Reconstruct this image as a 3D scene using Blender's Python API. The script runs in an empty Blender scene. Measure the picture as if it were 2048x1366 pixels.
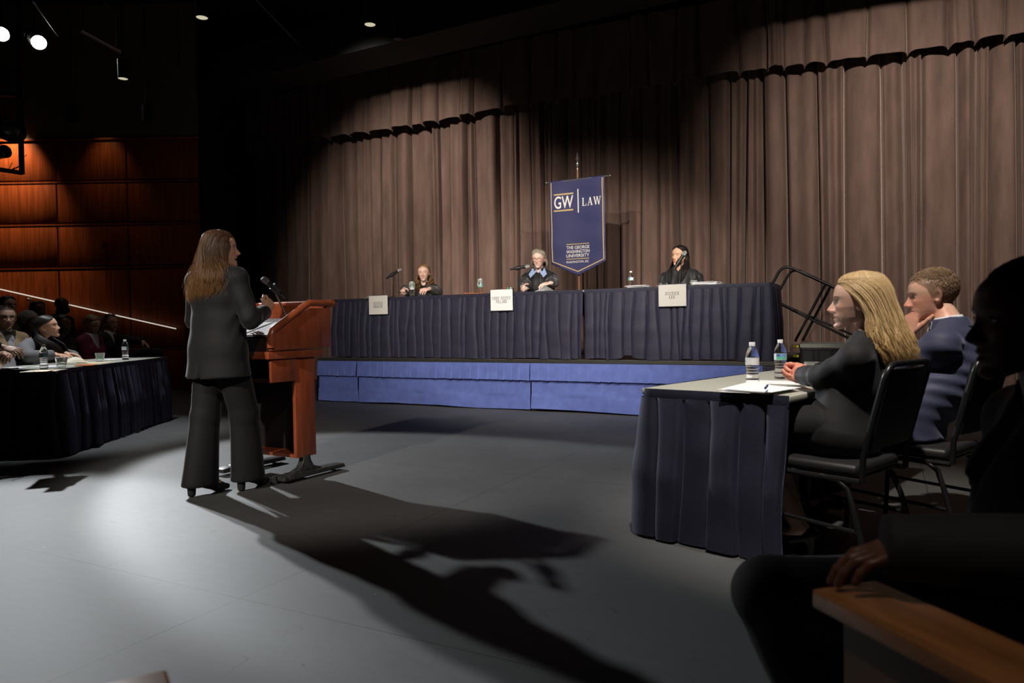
import bpy, bmesh, math, random
import numpy as np
from mathutils import Vector, Matrix

random.seed(7)
rng = np.random.default_rng(7)
scene = bpy.context.scene
COL = scene.collection
PI = math.pi

# ------------------------------------------------------------------ camera
CAM_H = 1.04
FPX = 1422.0
HOR = 650.0
ROLL = 0.016
PITCH = math.atan((683.0 - HOR) / FPX)
_fw = Vector((0, math.cos(PITCH), -math.sin(PITCH)))
_r0 = Vector((1, 0, 0))
_u0 = _r0.cross(_fw)
_rt = _r0 * math.cos(ROLL) - _u0 * math.sin(ROLL)
_up = _u0 * math.cos(ROLL) + _r0 * math.sin(ROLL)
CAM_P = Vector((0, 0, CAM_H))


def ray(px, py):
    return _fw + _rt * ((px - 1024) / FPX) + _up * ((683 - py) / FPX)


def on_z(px, py, z=0.0):
    d = ray(px, py)
    t = (z - CAM_H) / d.z
    return CAM_P + d * t


def at_y(px, py, y):
    d = ray(px, py)
    return CAM_P + d * (y / d.y)


def on_plane(px, py, p0, n):
    d = ray(px, py)
    t = (Vector(p0) - CAM_P).dot(Vector(n)) / d.dot(Vector(n))
    return CAM_P + d * t


cd = bpy.data.cameras.new('camera')
cam = bpy.data.objects.new('camera', cd)
COL.objects.link(cam)
cd.sensor_width = 36.0
cd.lens = FPX / 2048 * 36.0
cd.clip_start = 0.05
cd.clip_end = 100
M = Matrix((( _rt.x, _up.x, -_fw.x, 0), (_rt.y, _up.y, -_fw.y, 0), (_rt.z, _up.z, -_fw.z, CAM_H), (0, 0, 0, 1)))
cam.matrix_world = M
scene.camera = cam
cd.dof.use_dof = True
cd.dof.focus_distance = 7.0
cd.dof.aperture_fstop = 4.0

# ------------------------------------------------------------------ objects
def thing(name, label, cat, loc=(0, 0, 0), yaw=0.0, group=None):
    o = bpy.data.objects.new(name, None)
    COL.objects.link(o)
    o.empty_display_size = 0.1
    o.location = loc
    o.rotation_euler = (0, 0, yaw)
    o['label'] = label
    o['category'] = cat
    if group:
        o['group'] = group
    return o


def tag(o, label, cat, group=None):
    o['label'] = label
    o['category'] = cat
    if group:
        o['group'] = group
    return o


def structure(o):
    o['kind'] = 'structure'
    return o


def dup(root, loc, yaw=0.0, label=None):
    r = root.copy()
    COL.objects.link(r)
    r.location = loc
    r.rotation_euler = (0, 0, yaw)
    if label:
        r['label'] = label
    for ch in list(root.children):
        c = ch.copy()
        COL.objects.link(c)
        c.parent = r
        for g in list(ch.children):
            d = g.copy()
            COL.objects.link(d)
            d.parent = c
    return r


class MB:
    """collects geometry and links it as one mesh object"""
    def __init__(self):
        self.v = []
        self.f = []
        self.c = None

    def add(self, vs, fs):
        b = len(self.v)
        self.v.extend([tuple(p) for p in vs])
        self.f.extend([tuple(i + b for i in f) for f in fs])
        return self

    def box(self, c, s, rz=0.0, rot=None, bev=0.0, seg=2):
        bm = bmesh.new()
        bmesh.ops.create_cube(bm, size=1.0)
        for v in bm.verts:
            v.co = Vector((v.co.x * s[0], v.co.y * s[1], v.co.z * s[2]))
        if bev > 0:
            bmesh.ops.bevel(bm, geom=list(bm.edges), offset=bev, segments=seg, profile=0.5, affect='EDGES')
        R = rot if rot is not None else Matrix.Rotation(rz, 3, 'Z')
        self._bm(bm, lambda p: R @ p + Vector(c))
        return self

    def _bm(self, bm, fn):
        bm.verts.index_update()
        vs = [fn(v.co) for v in bm.verts]
        fs = [tuple(v.index for v in f.verts) for f in bm.faces]
        self.add(vs, fs)
        bm.free()

    def prism(self, poly, ax, h0, h1, bev=0.0, seg=2):
        """poly of 2-d points extruded along axis ax ('x','y','z') from h0 to h1"""
        bm = bmesh.new()
        def P(a, b, h):
            return {'x': (h, a, b), 'y': (a, h, b), 'z': (a, b, h)}[ax]
        vv = [bm.verts.new(P(a, b, h0)) for a, b in poly]
        f = bm.faces.new(vv)
        r = bmesh.ops.extrude_face_region(bm, geom=[f])
        d = Vector(P(0, 0, h1 - h0)) if ax != 'x' else Vector((h1 - h0, 0, 0))
        if ax == 'y':
            d = Vector((0, h1 - h0, 0))
        if ax == 'z':
            d = Vector((0, 0, h1 - h0))
        for e in r['geom']:
            if isinstance(e, bmesh.types.BMVert):
                e.co += d
        bmesh.ops.recalc_face_normals(bm, faces=list(bm.faces))
        if bev > 0:
            bmesh.ops.bevel(bm, geom=list(bm.edges), offset=bev, segments=seg, profile=0.5, affect='EDGES')
        self._bm(bm, lambda p: Vector(p))
        return self

    def tube(self, pts, r, n=10, caps=True, closed=False):
        pts = [Vector(p) for p in pts]
        m = len(pts)
        rs = r if isinstance(r, (list, tuple)) else [r] * m
        prev = None
        vs, fs = [], []
        for i, p in enumerate(pts):
            if closed:
                t = pts[(i + 1) % m] - pts[i - 1]
            else:
                t = pts[min(i + 1, m - 1)] - pts[max(i - 1, 0)]
            if t.length < 1e-9:
                t = Vector((0, 0, 1))
            t.normalize()
            if prev is None:
                a = Vector((0, 0, 1)) if abs(t.z) < 0.9 else Vector((1, 0, 0))
                s = t.cross(a).normalized()
            else:
                s = (prev - t * prev.dot(t))
                s = s.normalized() if s.length > 1e-6 else t.orthogonal().normalized()
            prev = s
            w = t.cross(s)
            for k in range(n):
                a = 2 * PI * k / n
                vs.append(p + (s * math.cos(a) + w * math.sin(a)) * rs[i])
        for i in range(m if closed else m - 1):
            for k in range(n):
                a, b = i * n + k, i * n + (k + 1) % n
                j = ((i + 1) % m) * n
                fs.append((a, b, j + (k + 1) % n, j + k))
        if caps and not closed:
            fs.append(tuple(range(n))[::-1])
            fs.append(tuple((m - 1) * n + k for k in range(n)))
        self.add(vs, fs)
        return self

    def lathe(self, prof, c=(0, 0, 0), n=24, rot=None, caps=True):
        """prof: list of (radius, z)"""
        vs, fs = [], []
        R = rot if rot is not None else Matrix.Identity(3)
        for r, z in prof:
            for k in range(n):
                a = 2 * PI * k / n
                vs.append(R @ Vector((r * math.cos(a), r * math.sin(a), z)) + Vector(c))
        m = len(prof)
        for i in range(m - 1):
            for k in range(n):
                fs.append((i * n + k, i * n + (k + 1) % n, (i + 1) * n + (k + 1) % n, (i + 1) * n + k))
        if caps:
            fs.append(tuple(range(n))[::-1])
            fs.append(tuple((m - 1) * n + k for k in range(n)))
        self.add(vs, fs)
        return self

    def ball(self, c, r, n=16, rot=None):
        r = r if isinstance(r, (tuple, list)) else (r, r, r)
        bm = bmesh.new()
        bmesh.ops.create_uvsphere(bm, u_segments=n, v_segments=max(6, n // 2), radius=1.0)
        R = rot if rot is not None else Matrix.Identity(3)
        self._bm(bm, lambda p: R @ Vector((p.x * r[0], p.y * r[1], p.z * r[2])) + Vector(c))
        return self

    def grid(self, fn, nu, nv, two=False):
        vs = [fn(i / (nu - 1), j / (nv - 1)) for j in range(nv) for i in range(nu)]
        fs = [(j * nu + i, j * nu + i + 1, (j + 1) * nu + i + 1, (j + 1) * nu + i) for j in range(nv - 1) for i in range(nu - 1)]
        self.add(vs, fs)
        return self

    def build(self, name, mat, parent=None, smooth=None, solid=0.0):
        me = bpy.data.meshes.new(name)
        me.from_pydata(self.v, [], self.f)
        me.validate()
        bm = bmesh.new()
        bm.from_mesh(me)
        bmesh.ops.recalc_face_normals(bm, faces=list(bm.faces))
        bm.to_mesh(me)
        bm.free()
        me.materials.append(mat)
        o = bpy.data.objects.new(name, me)
        COL.objects.link(o)
        if parent is not None:
            o.parent = parent
        if smooth is None:
            smooth = 40
        if smooth:
            me.polygons.foreach_set('use_smooth', [True] * len(me.polygons))
            if smooth < 180:
                me.set_sharp_from_angle(angle=math.radians(smooth))
        if solid:
            md = o.modifiers.new('thick', 'SOLIDIFY')
            md.thickness = solid
            md.offset = 0
        return o


def np_mesh(name, V, F, mat, parent=None, colors=None, smooth=True):
    me = bpy.data.meshes.new(name)
    V = np.asarray(V, dtype=np.float32)
    F = np.asarray(F, dtype=np.int32)
    k = F.shape[1]
    me.vertices.add(len(V))
    me.vertices.foreach_set('co', V.ravel())
    me.loops.add(F.size)
    me.loops.foreach_set('vertex_index', F.ravel())
    me.polygons.add(len(F))
    me.polygons.foreach_set('loop_start', np.arange(0, F.size, k, dtype=np.int32))
    me.polygons.foreach_set('loop_total', np.full(len(F), k, dtype=np.int32))
    if smooth:
        me.polygons.foreach_set('use_smooth', np.ones(len(F), dtype=bool))
    me.update()
    me.validate()
    if colors is not None:
        at = me.color_attributes.new('tint', 'FLOAT_COLOR', 'POINT')
        c = np.ones((len(V), 4), dtype=np.float32)
        c[:, :3] = colors
        at.data.foreach_set('color', c.ravel())
    me.materials.append(mat)
    o = bpy.data.objects.new(name, me)
    COL.objects.link(o)
    if parent is not None:
        o.parent = parent
    return o


def join_np(parts):
    V, F, C = [], [], []
    b = 0
    for p in parts:
        V.append(np.asarray(p[0]))
        F.append(np.asarray(p[1]) + b)
        b += len(p[0])
        if len(p) > 2:
            C.append(np.asarray(p[2]))
    return np.concatenate(V), np.concatenate(F), (np.concatenate(C) if C else None)


# ------------------------------------------------------------------ materials
MATS = {}


def mat(name, col, rough=0.5, metal=0.0, spec=0.5, sheen=0.0, bump=0.0, bscale=80.0, var=0.0, vscale=5.0,
        emit=None, estr=0.0, attr=False, trans=0.0, ior=1.45, coat=0.0, sss=0.0, aniso=0.0, stretch=None, sheen_tint=None, alpha=1.0, sheen_rough=0.4):
    if name in MATS:
        return MATS[name]
    m = bpy.data.materials.new(name)
    m.use_nodes = True
    nt = m.node_tree
    b = nt.nodes['Principled BSDF']
    I = b.inputs
    I['Base Color'].default_value = (*col, 1)
    I['Roughness'].default_value = rough
    I['Metallic'].default_value = metal
    I['Specular IOR Level'].default_value = spec
    I['IOR'].default_value = ior
    I['Sheen Weight'].default_value = sheen
    I['Sheen Roughness'].default_value = sheen_rough
    if sheen_tint:
        I['Sheen Tint'].default_value = (*sheen_tint, 1)
    I['Transmission Weight'].default_value = trans
    I['Coat Weight'].default_value = coat
    I['Alpha'].default_value = alpha
    if sss:
        I['Subsurface Weight'].default_value = sss
        I['Subsurface Radius'].default_value = (0.012, 0.005, 0.003)
        I['Subsurface Scale'].default_value = 0.6
    if emit:
        I['Emission Color'].default_value = (*emit, 1)
        I['Emission Strength'].default_value = estr
    src = None
    if attr:
        a = nt.nodes.new('ShaderNodeAttribute')
        a.attribute_name = 'tint'
        src = a.outputs['Color']
    tc = nt.nodes.new('ShaderNodeTexCoord')
    vec = tc.outputs['Object']
    if stretch:
        mp = nt.nodes.new('ShaderNodeMapping')
        mp.inputs['Scale'].default_value = stretch
        nt.links.new(vec, mp.inputs['Vector'])
        vec = mp.outputs['Vector']
    if var > 0:
        n = nt.nodes.new('ShaderNodeTexNoise')
        n.inputs['Scale'].default_value = vscale
        n.inputs['Detail'].default_value = 6
        nt.links.new(vec, n.inputs['Vector'])
        mr = nt.nodes.new('ShaderNodeMapRange')
        mr.inputs[1].default_value = 0.3
        mr.inputs[2].default_value = 0.7
        mr.inputs[3].default_value = 1 - var
        mr.inputs[4].default_value = 1 + var
        nt.links.new(n.outputs['Fac'], mr.inputs[0])
        mx = nt.nodes.new('ShaderNodeVectorMath')
        mx.operation = 'SCALE'
        if src:
            nt.links.new(src, mx.inputs[0])
        else:
            mx.inputs[0].default_value = col
        nt.links.new(mr.outputs[0], mx.inputs['Scale'])
        src = mx.outputs['Vector']
    if src:
        nt.links.new(src, I['Base Color'])
    if bump > 0:
        n = nt.nodes.new('ShaderNodeTexNoise')
        n.inputs['Scale'].default_value = bscale
        n.inputs['Detail'].default_value = 4
        nt.links.new(vec, n.inputs['Vector'])
        bp = nt.nodes.new('ShaderNodeBump')
        bp.inputs['Strength'].default_value = bump
        bp.inputs['Distance'].default_value = 0.01
        nt.links.new(n.outputs['Fac'], bp.inputs['Height'])
        nt.links.new(bp.outputs['Normal'], I['Normal'])
    MATS[name] = m
    return m


def wave(seed, n, kmin, kmax):
    """smooth pseudo-noise in 3-d from a sum of sines"""
    r = np.random.default_rng(seed)
    K = r.normal(size=(n, 3))
    K /= np.linalg.norm(K, axis=1)[:, None]
    K *= r.uniform(kmin, kmax, size=(n, 1))
    ph = r.uniform(0, 6.28, n)
    def f(X, Y, Z):
        o = 0
        for i in range(n):
            o = o + np.sin(K[i, 0] * X + K[i, 1] * Y + K[i, 2] * Z + ph[i])
        return o / n
    return f
# ------------------------------------------------------------------ grid frame of the stage
TH = math.radians(-27.6)
GU = Vector((math.cos(TH), math.sin(TH), 0))
GV = Vector((-math.sin(TH), math.cos(TH), 0))

# shared materials
m_navy = mat('navy_skirt_cloth', (0.018, 0.018, 0.036), rough=0.62, spec=0.4, sheen=0.25, sheen_tint=(0.35, 0.36, 0.6), bump=0.12, bscale=180, var=0.15, vscale=6)
m_blue = mat('blue_skirt_cloth', (0.092, 0.128, 0.36), rough=0.75, spec=0.25, sheen=0.15, sheen_tint=(0.4, 0.5, 0.9), bump=0.25, bscale=30, var=0.12, vscale=9)
m_velvet = mat('brown_velvet', (0.155, 0.100, 0.081), rough=0.85, spec=0.15, sheen=0.7, sheen_tint=(0.62, 0.47, 0.40), bump=0.10, bscale=60, var=0.22, vscale=3, stretch=(2.5, 2.5, 0.5), sheen_rough=0.35)
m_black = mat('black_paint', (0.006, 0.006, 0.006), rough=0.6)
m_blackmetal = mat('black_metal', (0.010, 0.010, 0.011), rough=0.32, spec=0.5)
m_blackplastic = mat('black_plastic', (0.012, 0.012, 0.013), rough=0.45)
m_vinyl = mat('black_vinyl', (0.012, 0.012, 0.013), rough=0.5, bump=0.1, bscale=200)
m_steel = mat('brushed_steel', (0.42, 0.41, 0.39), rough=0.35, metal=0.9)
m_tabletop = mat('grey_laminate', (0.40, 0.40, 0.345), rough=0.4, var=0.05, vscale=20)
m_paper = mat('white_paper', (0.78, 0.78, 0.80), rough=0.8, spec=0.2)
m_ceiling = mat('black_ceiling', (0.012, 0.012, 0.013), rough=0.9)
m_wallpaint = mat('beige_wall', (0.20, 0.165, 0.105), rough=0.85)
m_white = mat('white_plastic', (0.75, 0.75, 0.74), rough=0.4)

# floor: grey painted hardboard sheets laid on the stage grid
def floor_material():
    m = bpy.data.materials.new('grey_stage_floor')
    m.use_nodes = True
    nt = m.node_tree
    L = nt.links.new
    b = nt.nodes['Principled BSDF']
    tc = nt.nodes.new('ShaderNodeTexCoord')
    br = nt.nodes.new('ShaderNodeTexBrick')
    br.offset = 0.0
    br.inputs['Scale'].default_value = 1.0
    br.inputs['Brick Width'].default_value = 2.44
    br.inputs['Row Height'].default_value = 2.44
    br.inputs['Mortar Size'].default_value = 0.0035
    br.inputs['Mortar Smooth'].default_value = 0.3
    br.inputs['Color1'].default_value = (1, 1, 1, 1)
    br.inputs['Color2'].default_value = (1, 1, 1, 1)
    br.inputs['Mortar'].default_value = (0.35, 0.33, 0.31, 1)
    L(tc.outputs['Object'], br.inputs['Vector'])
    def noise(scale, detail, lo, hi, stretch=None):
        n = nt.nodes.new('ShaderNodeTexNoise')
        n.inputs['Scale'].default_value = scale
        n.inputs['Detail'].default_value = detail
        v = tc.outputs['Object']
        if stretch:
            mp = nt.nodes.new('ShaderNodeMapping')
            mp.inputs['Scale'].default_value = stretch
            mp.inputs['Rotation'].default_value = (0, 0, 0.5)
            L(v, mp.inputs['Vector'])
            v = mp.outputs['Vector']
        L(v, n.inputs['Vector'])
        r = nt.nodes.new('ShaderNodeMapRange')
        r.inputs[1].default_value = lo
        r.inputs[2].default_value = hi
        L(n.outputs['Fac'], r.inputs[0])
        return r.outputs[0]
    big = noise(1.1, 6, 0.3, 0.7)
    scuff = noise(7, 7, 0.35, 0.68, (1, 4, 1))
    # specks of chipped paint
    vo = nt.nodes.new('ShaderNodeTexVoronoi')
    vo.inputs['Scale'].default_value = 7.0
    vo.inputs['Randomness'].default_value = 1.0
    L(tc.outputs['Object'], vo.inputs['Vector'])
    lt = nt.nodes.new('ShaderNodeMath'); lt.operation = 'LESS_THAN'; lt.inputs[1].default_value = 0.035
    L(vo.outputs['Distance'], lt.inputs[0])
    vo2 = nt.nodes.new('ShaderNodeTexVoronoi')
    vo2.inputs['Scale'].default_value = 4.3
    L(tc.outputs['Object'], vo2.inputs['Vector'])
    lt2 = nt.nodes.new('ShaderNodeMath'); lt2.operation = 'LESS_THAN'; lt2.inputs[1].default_value = 0.022
    L(vo2.outputs['Distance'], lt2.inputs[0])
    # long thin scratches
    n3 = nt.nodes.new('ShaderNodeTexNoise'); n3.inputs['Scale'].default_value = 2.2; n3.inputs['Detail'].default_value = 2
    L(tc.outputs['Object'], n3.inputs['Vector'])
    sb = nt.nodes.new('ShaderNodeMath'); sb.operation = 'SUBTRACT'; sb.inputs[1].default_value = 0.5
    L(n3.outputs['Fac'], sb.inputs[0])
    ab = nt.nodes.new('ShaderNodeMath'); ab.operation = 'ABSOLUTE'; L(sb.outputs[0], ab.inputs[0])
    sc = nt.nodes.new('ShaderNodeMath'); sc.operation = 'LESS_THAN'; sc.inputs[1].default_value = 0.0012
    L(ab.outputs[0], sc.inputs[0])
    msk = noise(3.1, 2, 0.56, 0.6)
    scm = nt.nodes.new('ShaderNodeMath'); scm.operation = 'MULTIPLY'
    L(sc.outputs[0], scm.inputs[0]); L(msk, scm.inputs[1])
    c1 = nt.nodes.new('ShaderNodeMix'); c1.data_type = 'RGBA'
    c1.inputs['A'].default_value = (0.060, 0.061, 0.061, 1)
    c1.inputs['B'].default_value = (0.086, 0.088, 0.088, 1)
    L(big, c1.inputs['Factor'])
    c2 = nt.nodes.new('ShaderNodeMix'); c2.data_type = 'RGBA'; c2.blend_type = 'MULTIPLY'
    c2.inputs['Factor'].default_value = 1
    L(c1.outputs['Result'], c2.inputs['A'])
    sr = nt.nodes.new('ShaderNodeMapRange'); sr.inputs[3].default_value = 0.92; sr.inputs[4].default_value = 1.04
    L(scuff, sr.inputs[0])
    L(sr.outputs[0], c2.inputs['B'])
    c3 = nt.nodes.new('ShaderNodeMix'); c3.data_type = 'RGBA'; c3.blend_type = 'MULTIPLY'; c3.inputs['Factor'].default_value = 1
    L(c2.outputs['Result'], c3.inputs['A']); L(br.outputs['Color'], c3.inputs['B'])
    c4 = nt.nodes.new('ShaderNodeMix'); c4.data_type = 'RGBA'; c4.inputs['B'].default_value = (0.3, 0.29, 0.28, 1)
    L(lt2.outputs[0], c4.inputs['Factor']); L(c3.outputs['Result'], c4.inputs['A'])
    c5 = nt.nodes.new('ShaderNodeMix'); c5.data_type = 'RGBA'; c5.inputs['B'].default_value = (0.02, 0.02, 0.02, 1)
    L(lt.outputs[0], c5.inputs['Factor']); L(c4.outputs['Result'], c5.inputs['A'])
    c6 = nt.nodes.new('ShaderNodeMix'); c6.data_type = 'RGBA'; c6.inputs['B'].default_value = (0.028, 0.028, 0.028, 1)
    L(scm.outputs[0], c6.inputs['Factor']); L(c5.outputs['Result'], c6.inputs['A'])
    L(c6.outputs['Result'], b.inputs['Base Color'])
    rr = nt.nodes.new('ShaderNodeMapRange'); rr.inputs[3].default_value = 0.60; rr.inputs[4].default_value = 0.60
    L(scuff, rr.inputs[0]); L(rr.outputs[0], b.inputs['Roughness'])
    b.inputs['Specular IOR Level'].default_value = 0.38
    bp = nt.nodes.new('ShaderNodeBump'); bp.inputs['Strength'].default_value = 0.05; bp.inputs['Distance'].default_value = 0.0006
    fn = nt.nodes.new('ShaderNodeTexNoise'); fn.inputs['Scale'].default_value = 60; fn.inputs['Detail'].default_value = 5
    L(tc.outputs['Object'], fn.inputs['Vector'])
    ad = nt.nodes.new('ShaderNodeMath'); ad.operation = 'MULTIPLY_ADD'; ad.inputs[1].default_value = 0.0
    L(fn.outputs['Fac'], ad.inputs[0]); L(br.outputs['Fac'], ad.inputs[2])
    L(ad.outputs[0], bp.inputs['Height'])
    bp.invert = True
    L(bp.outputs['Normal'], b.inputs['Normal'])
    return m

_x = on_z(480, 1197, 0)
fl = MB().add([(-14, -12, 0), (14, -12, 0), (14, 16, 0), (-14, 16, 0)], [(0, 1, 2, 3)])
Rm = Matrix.Rotation(-TH, 3, 'Z')
fl.v = [tuple(Rm @ (Vector(p) - Vector((_x.x, _x.y, 0)))) for p in fl.v]
floor = structure(fl.build('floor', floor_material(), smooth=0))
floor.location = (_x.x, _x.y, 0)
floor.rotation_euler = (0, 0, TH)

CEIL = 6.7
structure(MB().box((0, 2, CEIL + 0.05), (28, 28, 0.1)).build('ceiling', m_ceiling, smooth=0))

# header beam over the stage front, parallel to the riser
_b = on_z(900, 56, 5.2)
bc = Vector((_b.x, _b.y, 0)) + GU * 4.0 + GV * 0.38
structure(MB().box((bc.x, bc.y, 5.2 + 0.275), (26, 0.75, 0.55), rz=TH).build('trim_header', mat('dark_grey_paint', (0.012, 0.012, 0.0125), rough=0.8), smooth=0))

# side wall of the house: cherry panels below, beige paint above
WY = 12.4
m_cherry = mat('cherry_panel', (0.40, 0.085, 0.022), rough=0.38, spec=0.5, var=0.35, vscale=2.0, stretch=(14, 14, 0.9), bump=0.03, bscale=30)
m_gap = mat('panel_gap', (0.02, 0.006, 0.003), rough=0.7)
def wall_pt(px, py):
    return at_y(px, py, WY)
wx1 = wall_pt(398, 400).x
wl = MB()
wl.box(((-14 + wx1) / 2, WY + 0.15, 3.35), (wx1 + 14, 0.2, 6.7))
structure(wl.build('wall_left', m_wallpaint, smooth=0))
structure(MB().box((wx1 + 0.05, WY + 2.2, 3.35), (0.1, 4.3, 6.7)).build('wall_return', m_black, smooth=0))
zt = [wall_pt(180, 281).z, wall_pt(180, 361).z, wall_pt(180, 366).z, wall_pt(180, 446).z, wall_pt(180, 450).z, wall_pt(180, 533).z, wall_pt(180, 537).z, 0.75, 0.72, 0.0]
xs_edges = [wall_pt(113 - 143 * k, 400).x for k in range(6, -1, -1)] + [wall_pt(254, 400).x, wx1]
pan = MB()
pan.box(((xs_edges[0] + wx1) / 2, WY + 0.04, zt[0] / 2), (wx1 - xs_edges[0], 0.02, zt[0]))
bk = structure(pan.build('wall_panelling', m_gap, smooth=0))
for r in range(5):
    z1, z0 = zt[2 * r], zt[2 * r + 1]
    for k in range(len(xs_edges) - 1):
        a, b2 = xs_edges[k] + 0.012, xs_edges[k + 1] - 0.012
        p = MB().box(((a + b2) / 2, WY + 0.02, (z0 + z1) / 2 - 0.0), (b2 - a, 0.03, z1 - z0 - 0.03), bev=0.004)
        q = structure(p.build('wall_panel', m_cherry, smooth=30))
        q.parent = bk
    if r < 4:
        rl = structure(MB().box(((xs_edges[0] + wx1) / 2, WY + 0.015, z0 - 0.022), (wx1 - xs_edges[0], 0.03, 0.03)).build('panel_rail', m_cherry, smooth=0))
        rl.parent = bk
cap = MB().box(((xs_edges[0] + wx1) / 2, WY + 0.01, zt[0] + 0.02), (wx1 - xs_edges[0], 0.06, 0.04), bev=0.006)
structure(cap.build('trim_panel_cap', m_cherry))

# dark walls that close the house off
structure(MB().box((-13.9, 2, 3.35), (0.2, 28, 6.7)).build('wall_house', m_black, smooth=0))
structure(MB().box((0, -11.9, 3.35), (28, 0.2, 6.7)).build('wall_rear', m_black, smooth=0))
structure(MB().box((0, 15.9, 3.35), (28, 0.2, 6.7)).build('wall_backstage', m_black, smooth=0))
structure(MB().box((13.9, 2, 3.35), (0.2, 28, 6.7)).build('wall_right', m_black, smooth=0))

# ------------------------------------------------------------------ curtain
hem = [(500, 305), (640, 285), (735, 265), (900, 235), (1200, 188), (1407, 159), (1614, 132), (1821, 99), (2048, 70)]
HEMZ = 4.6
hp = [on_z(a, b, HEMZ) for a, b in hem]
co = np.polyfit([p.x for p in hp], [p.y for p in hp], 2)
cx = np.linspace(-7.4, 9.2, 1500)
cy = np.polyval(co, cx)
cs = np.concatenate([[0], np.cumsum(np.hypot(np.diff(cx), np.diff(cy)))])

def path_at(s):
    x = np.interp(s, cs, cx)
    y = np.interp(s, cs, cy)
    sl = 2 * co[0] * x + co[1]
    n = np.stack([sl, -np.ones_like(sl)], -1)
    n /= np.linalg.norm(n, axis=1)[:, None]
    t = np.stack([-n[:, 1], n[:, 0]], -1)
    return x, y, n, t

def pleats(total, wmin, wmax, seed):
    r = np.random.default_rng(seed)
    e = [0.0]
    while e[-1] < total:
        w = r.uniform(wmin, wmax)
        if r.random() < 0.25:
            w *= 0.55
        e.append(e[-1] + w)
    e = np.array(e)
    return e, r.uniform(0.6, 1.25, len(e)), r.uniform(-1, 1, len(e)), r.uniform(0, 6.28, len(e))

def drape_sheet(z_top, z_bot, wmin, wmax, amp, back, seed, nu, nv, hemwave=0.0, lean=0.05):
    L = cs[-1]
    ed, am, sk, ph = pleats(L, wmin, wmax, seed)
    s = np.linspace(0, L, nu)
    zz = np.linspace(0, 1, nv)
    V = np.zeros((nv, nu, 3), dtype=np.float32)
    fold_noise = wave(seed + 3, 8, 1.0, 5.0)
    for j, t in enumerate(zz):
        # each fold drifts sideways on its way down
        ed_j = ed + lean * sk * t + 0.012 * np.sin(3.0 * t + ph)
        ed_j = np.maximum.accumulate(ed_j)
        idx = np.clip(np.searchsorted(ed_j, s, side='right') - 1, 0, len(ed) - 2)
        w = np.maximum(ed_j[idx + 1] - ed_j[idx], 0.02)
        f = np.clip((s - ed_j[idx]) / w, 0, 1)
        bulge = 1 - np.abs(2 * f - 1) ** (3.2 + 1.0 * sk[idx])
        small = 0.16 * np.sin(2 * PI * f * (1 + (idx % 3)) + ph[idx]) * bulge
        a = amp * am[idx] * (0.85 + 0.3 * t)
        off = a * (bulge + small) + 0.02 * fold_noise(s * 0 + s, s * 0 + t * (z_top - z_bot), s * 0)
        sh = -0.115 * w * np.sin(2 * PI * f) * (0.6 + 0.4 * am[idx]) + 0.04 * w * sk[idx] * bulge
        x, y, n, tv = path_at(s)
        V[j, :, 0] = x + n[:, 0] * (off - back) + tv[:, 0] * sh
        V[j, :, 1] = y + n[:, 1] * (off - back) + tv[:, 1] * sh
        V[j, :, 2] = z_top + (z_bot - z_top) * t + (hemwave * t ** 3 * (bulge - 0.5 + 0.4 * np.sin(s * 1.7)) if hemwave else 0)
    I = np.arange(nu * nv).reshape(nv, nu)
    F = np.stack([I[:-1, :-1], I[1:, :-1], I[1:, 1:], I[:-1, 1:]], -1).reshape(-1, 4)
    return V.reshape(-1, 3), F

V, F = drape_sheet(5.7, 0.02, 0.20, 0.50, 0.26, 0.50, 11, 3000, 40, lean=0.08)
cur = np_mesh('stage_curtain', V, F, m_velvet)
tag(cur, 'full-height brown velvet stage curtain hanging in deep folds behind the judges', 'curtain')
V, F = drape_sheet(5.7, HEMZ, 0.26, 0.55, 0.12, 0.10, 23, 2200, 14, hemwave=0.05, lean=0.02)
val = np_mesh('curtain_valance', V, F, m_velvet)
tag(val, 'short brown velvet valance hanging across the top of the stage curtain', 'curtain')
hv = V.reshape(14, 2200, 3)[-1]
hm = MB().tube([tuple(p + np.array([0, 0, 0.0])) for p in hv[::3]], 0.008, n=5)
hm.build('hem', m_velvet, val)
# ------------------------------------------------------------------ draped skirts
def resample(path, step, closed=False):
    P = [np.array(p, float) for p in path]
    out = []
    for a, b in zip(P[:-1], P[1:]):
        n = max(1, int(np.linalg.norm(b - a) / step))
        for i in range(n):
            out.append(a + (b - a) * i / n)
    out.append(P[-1])
    return np.array(out)


def round_path(path, r):
    P = [np.array(p, float) for p in path]
    out = [P[0]]
    for i in range(1, len(P) - 1):
        a, b, c = P[i - 1], P[i], P[i + 1]
        u = (a - b) / np.linalg.norm(a - b)
        w = (c - b) / np.linalg.norm(c - b)
        p0, p1 = b + u * r, b + w * r
        for t in np.linspace(0, 1, 7):
            out.append((1 - t) ** 2 * p0 + 2 * t * (1 - t) * b + t * t * p1)
    out.append(P[-1])
    return out


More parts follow.
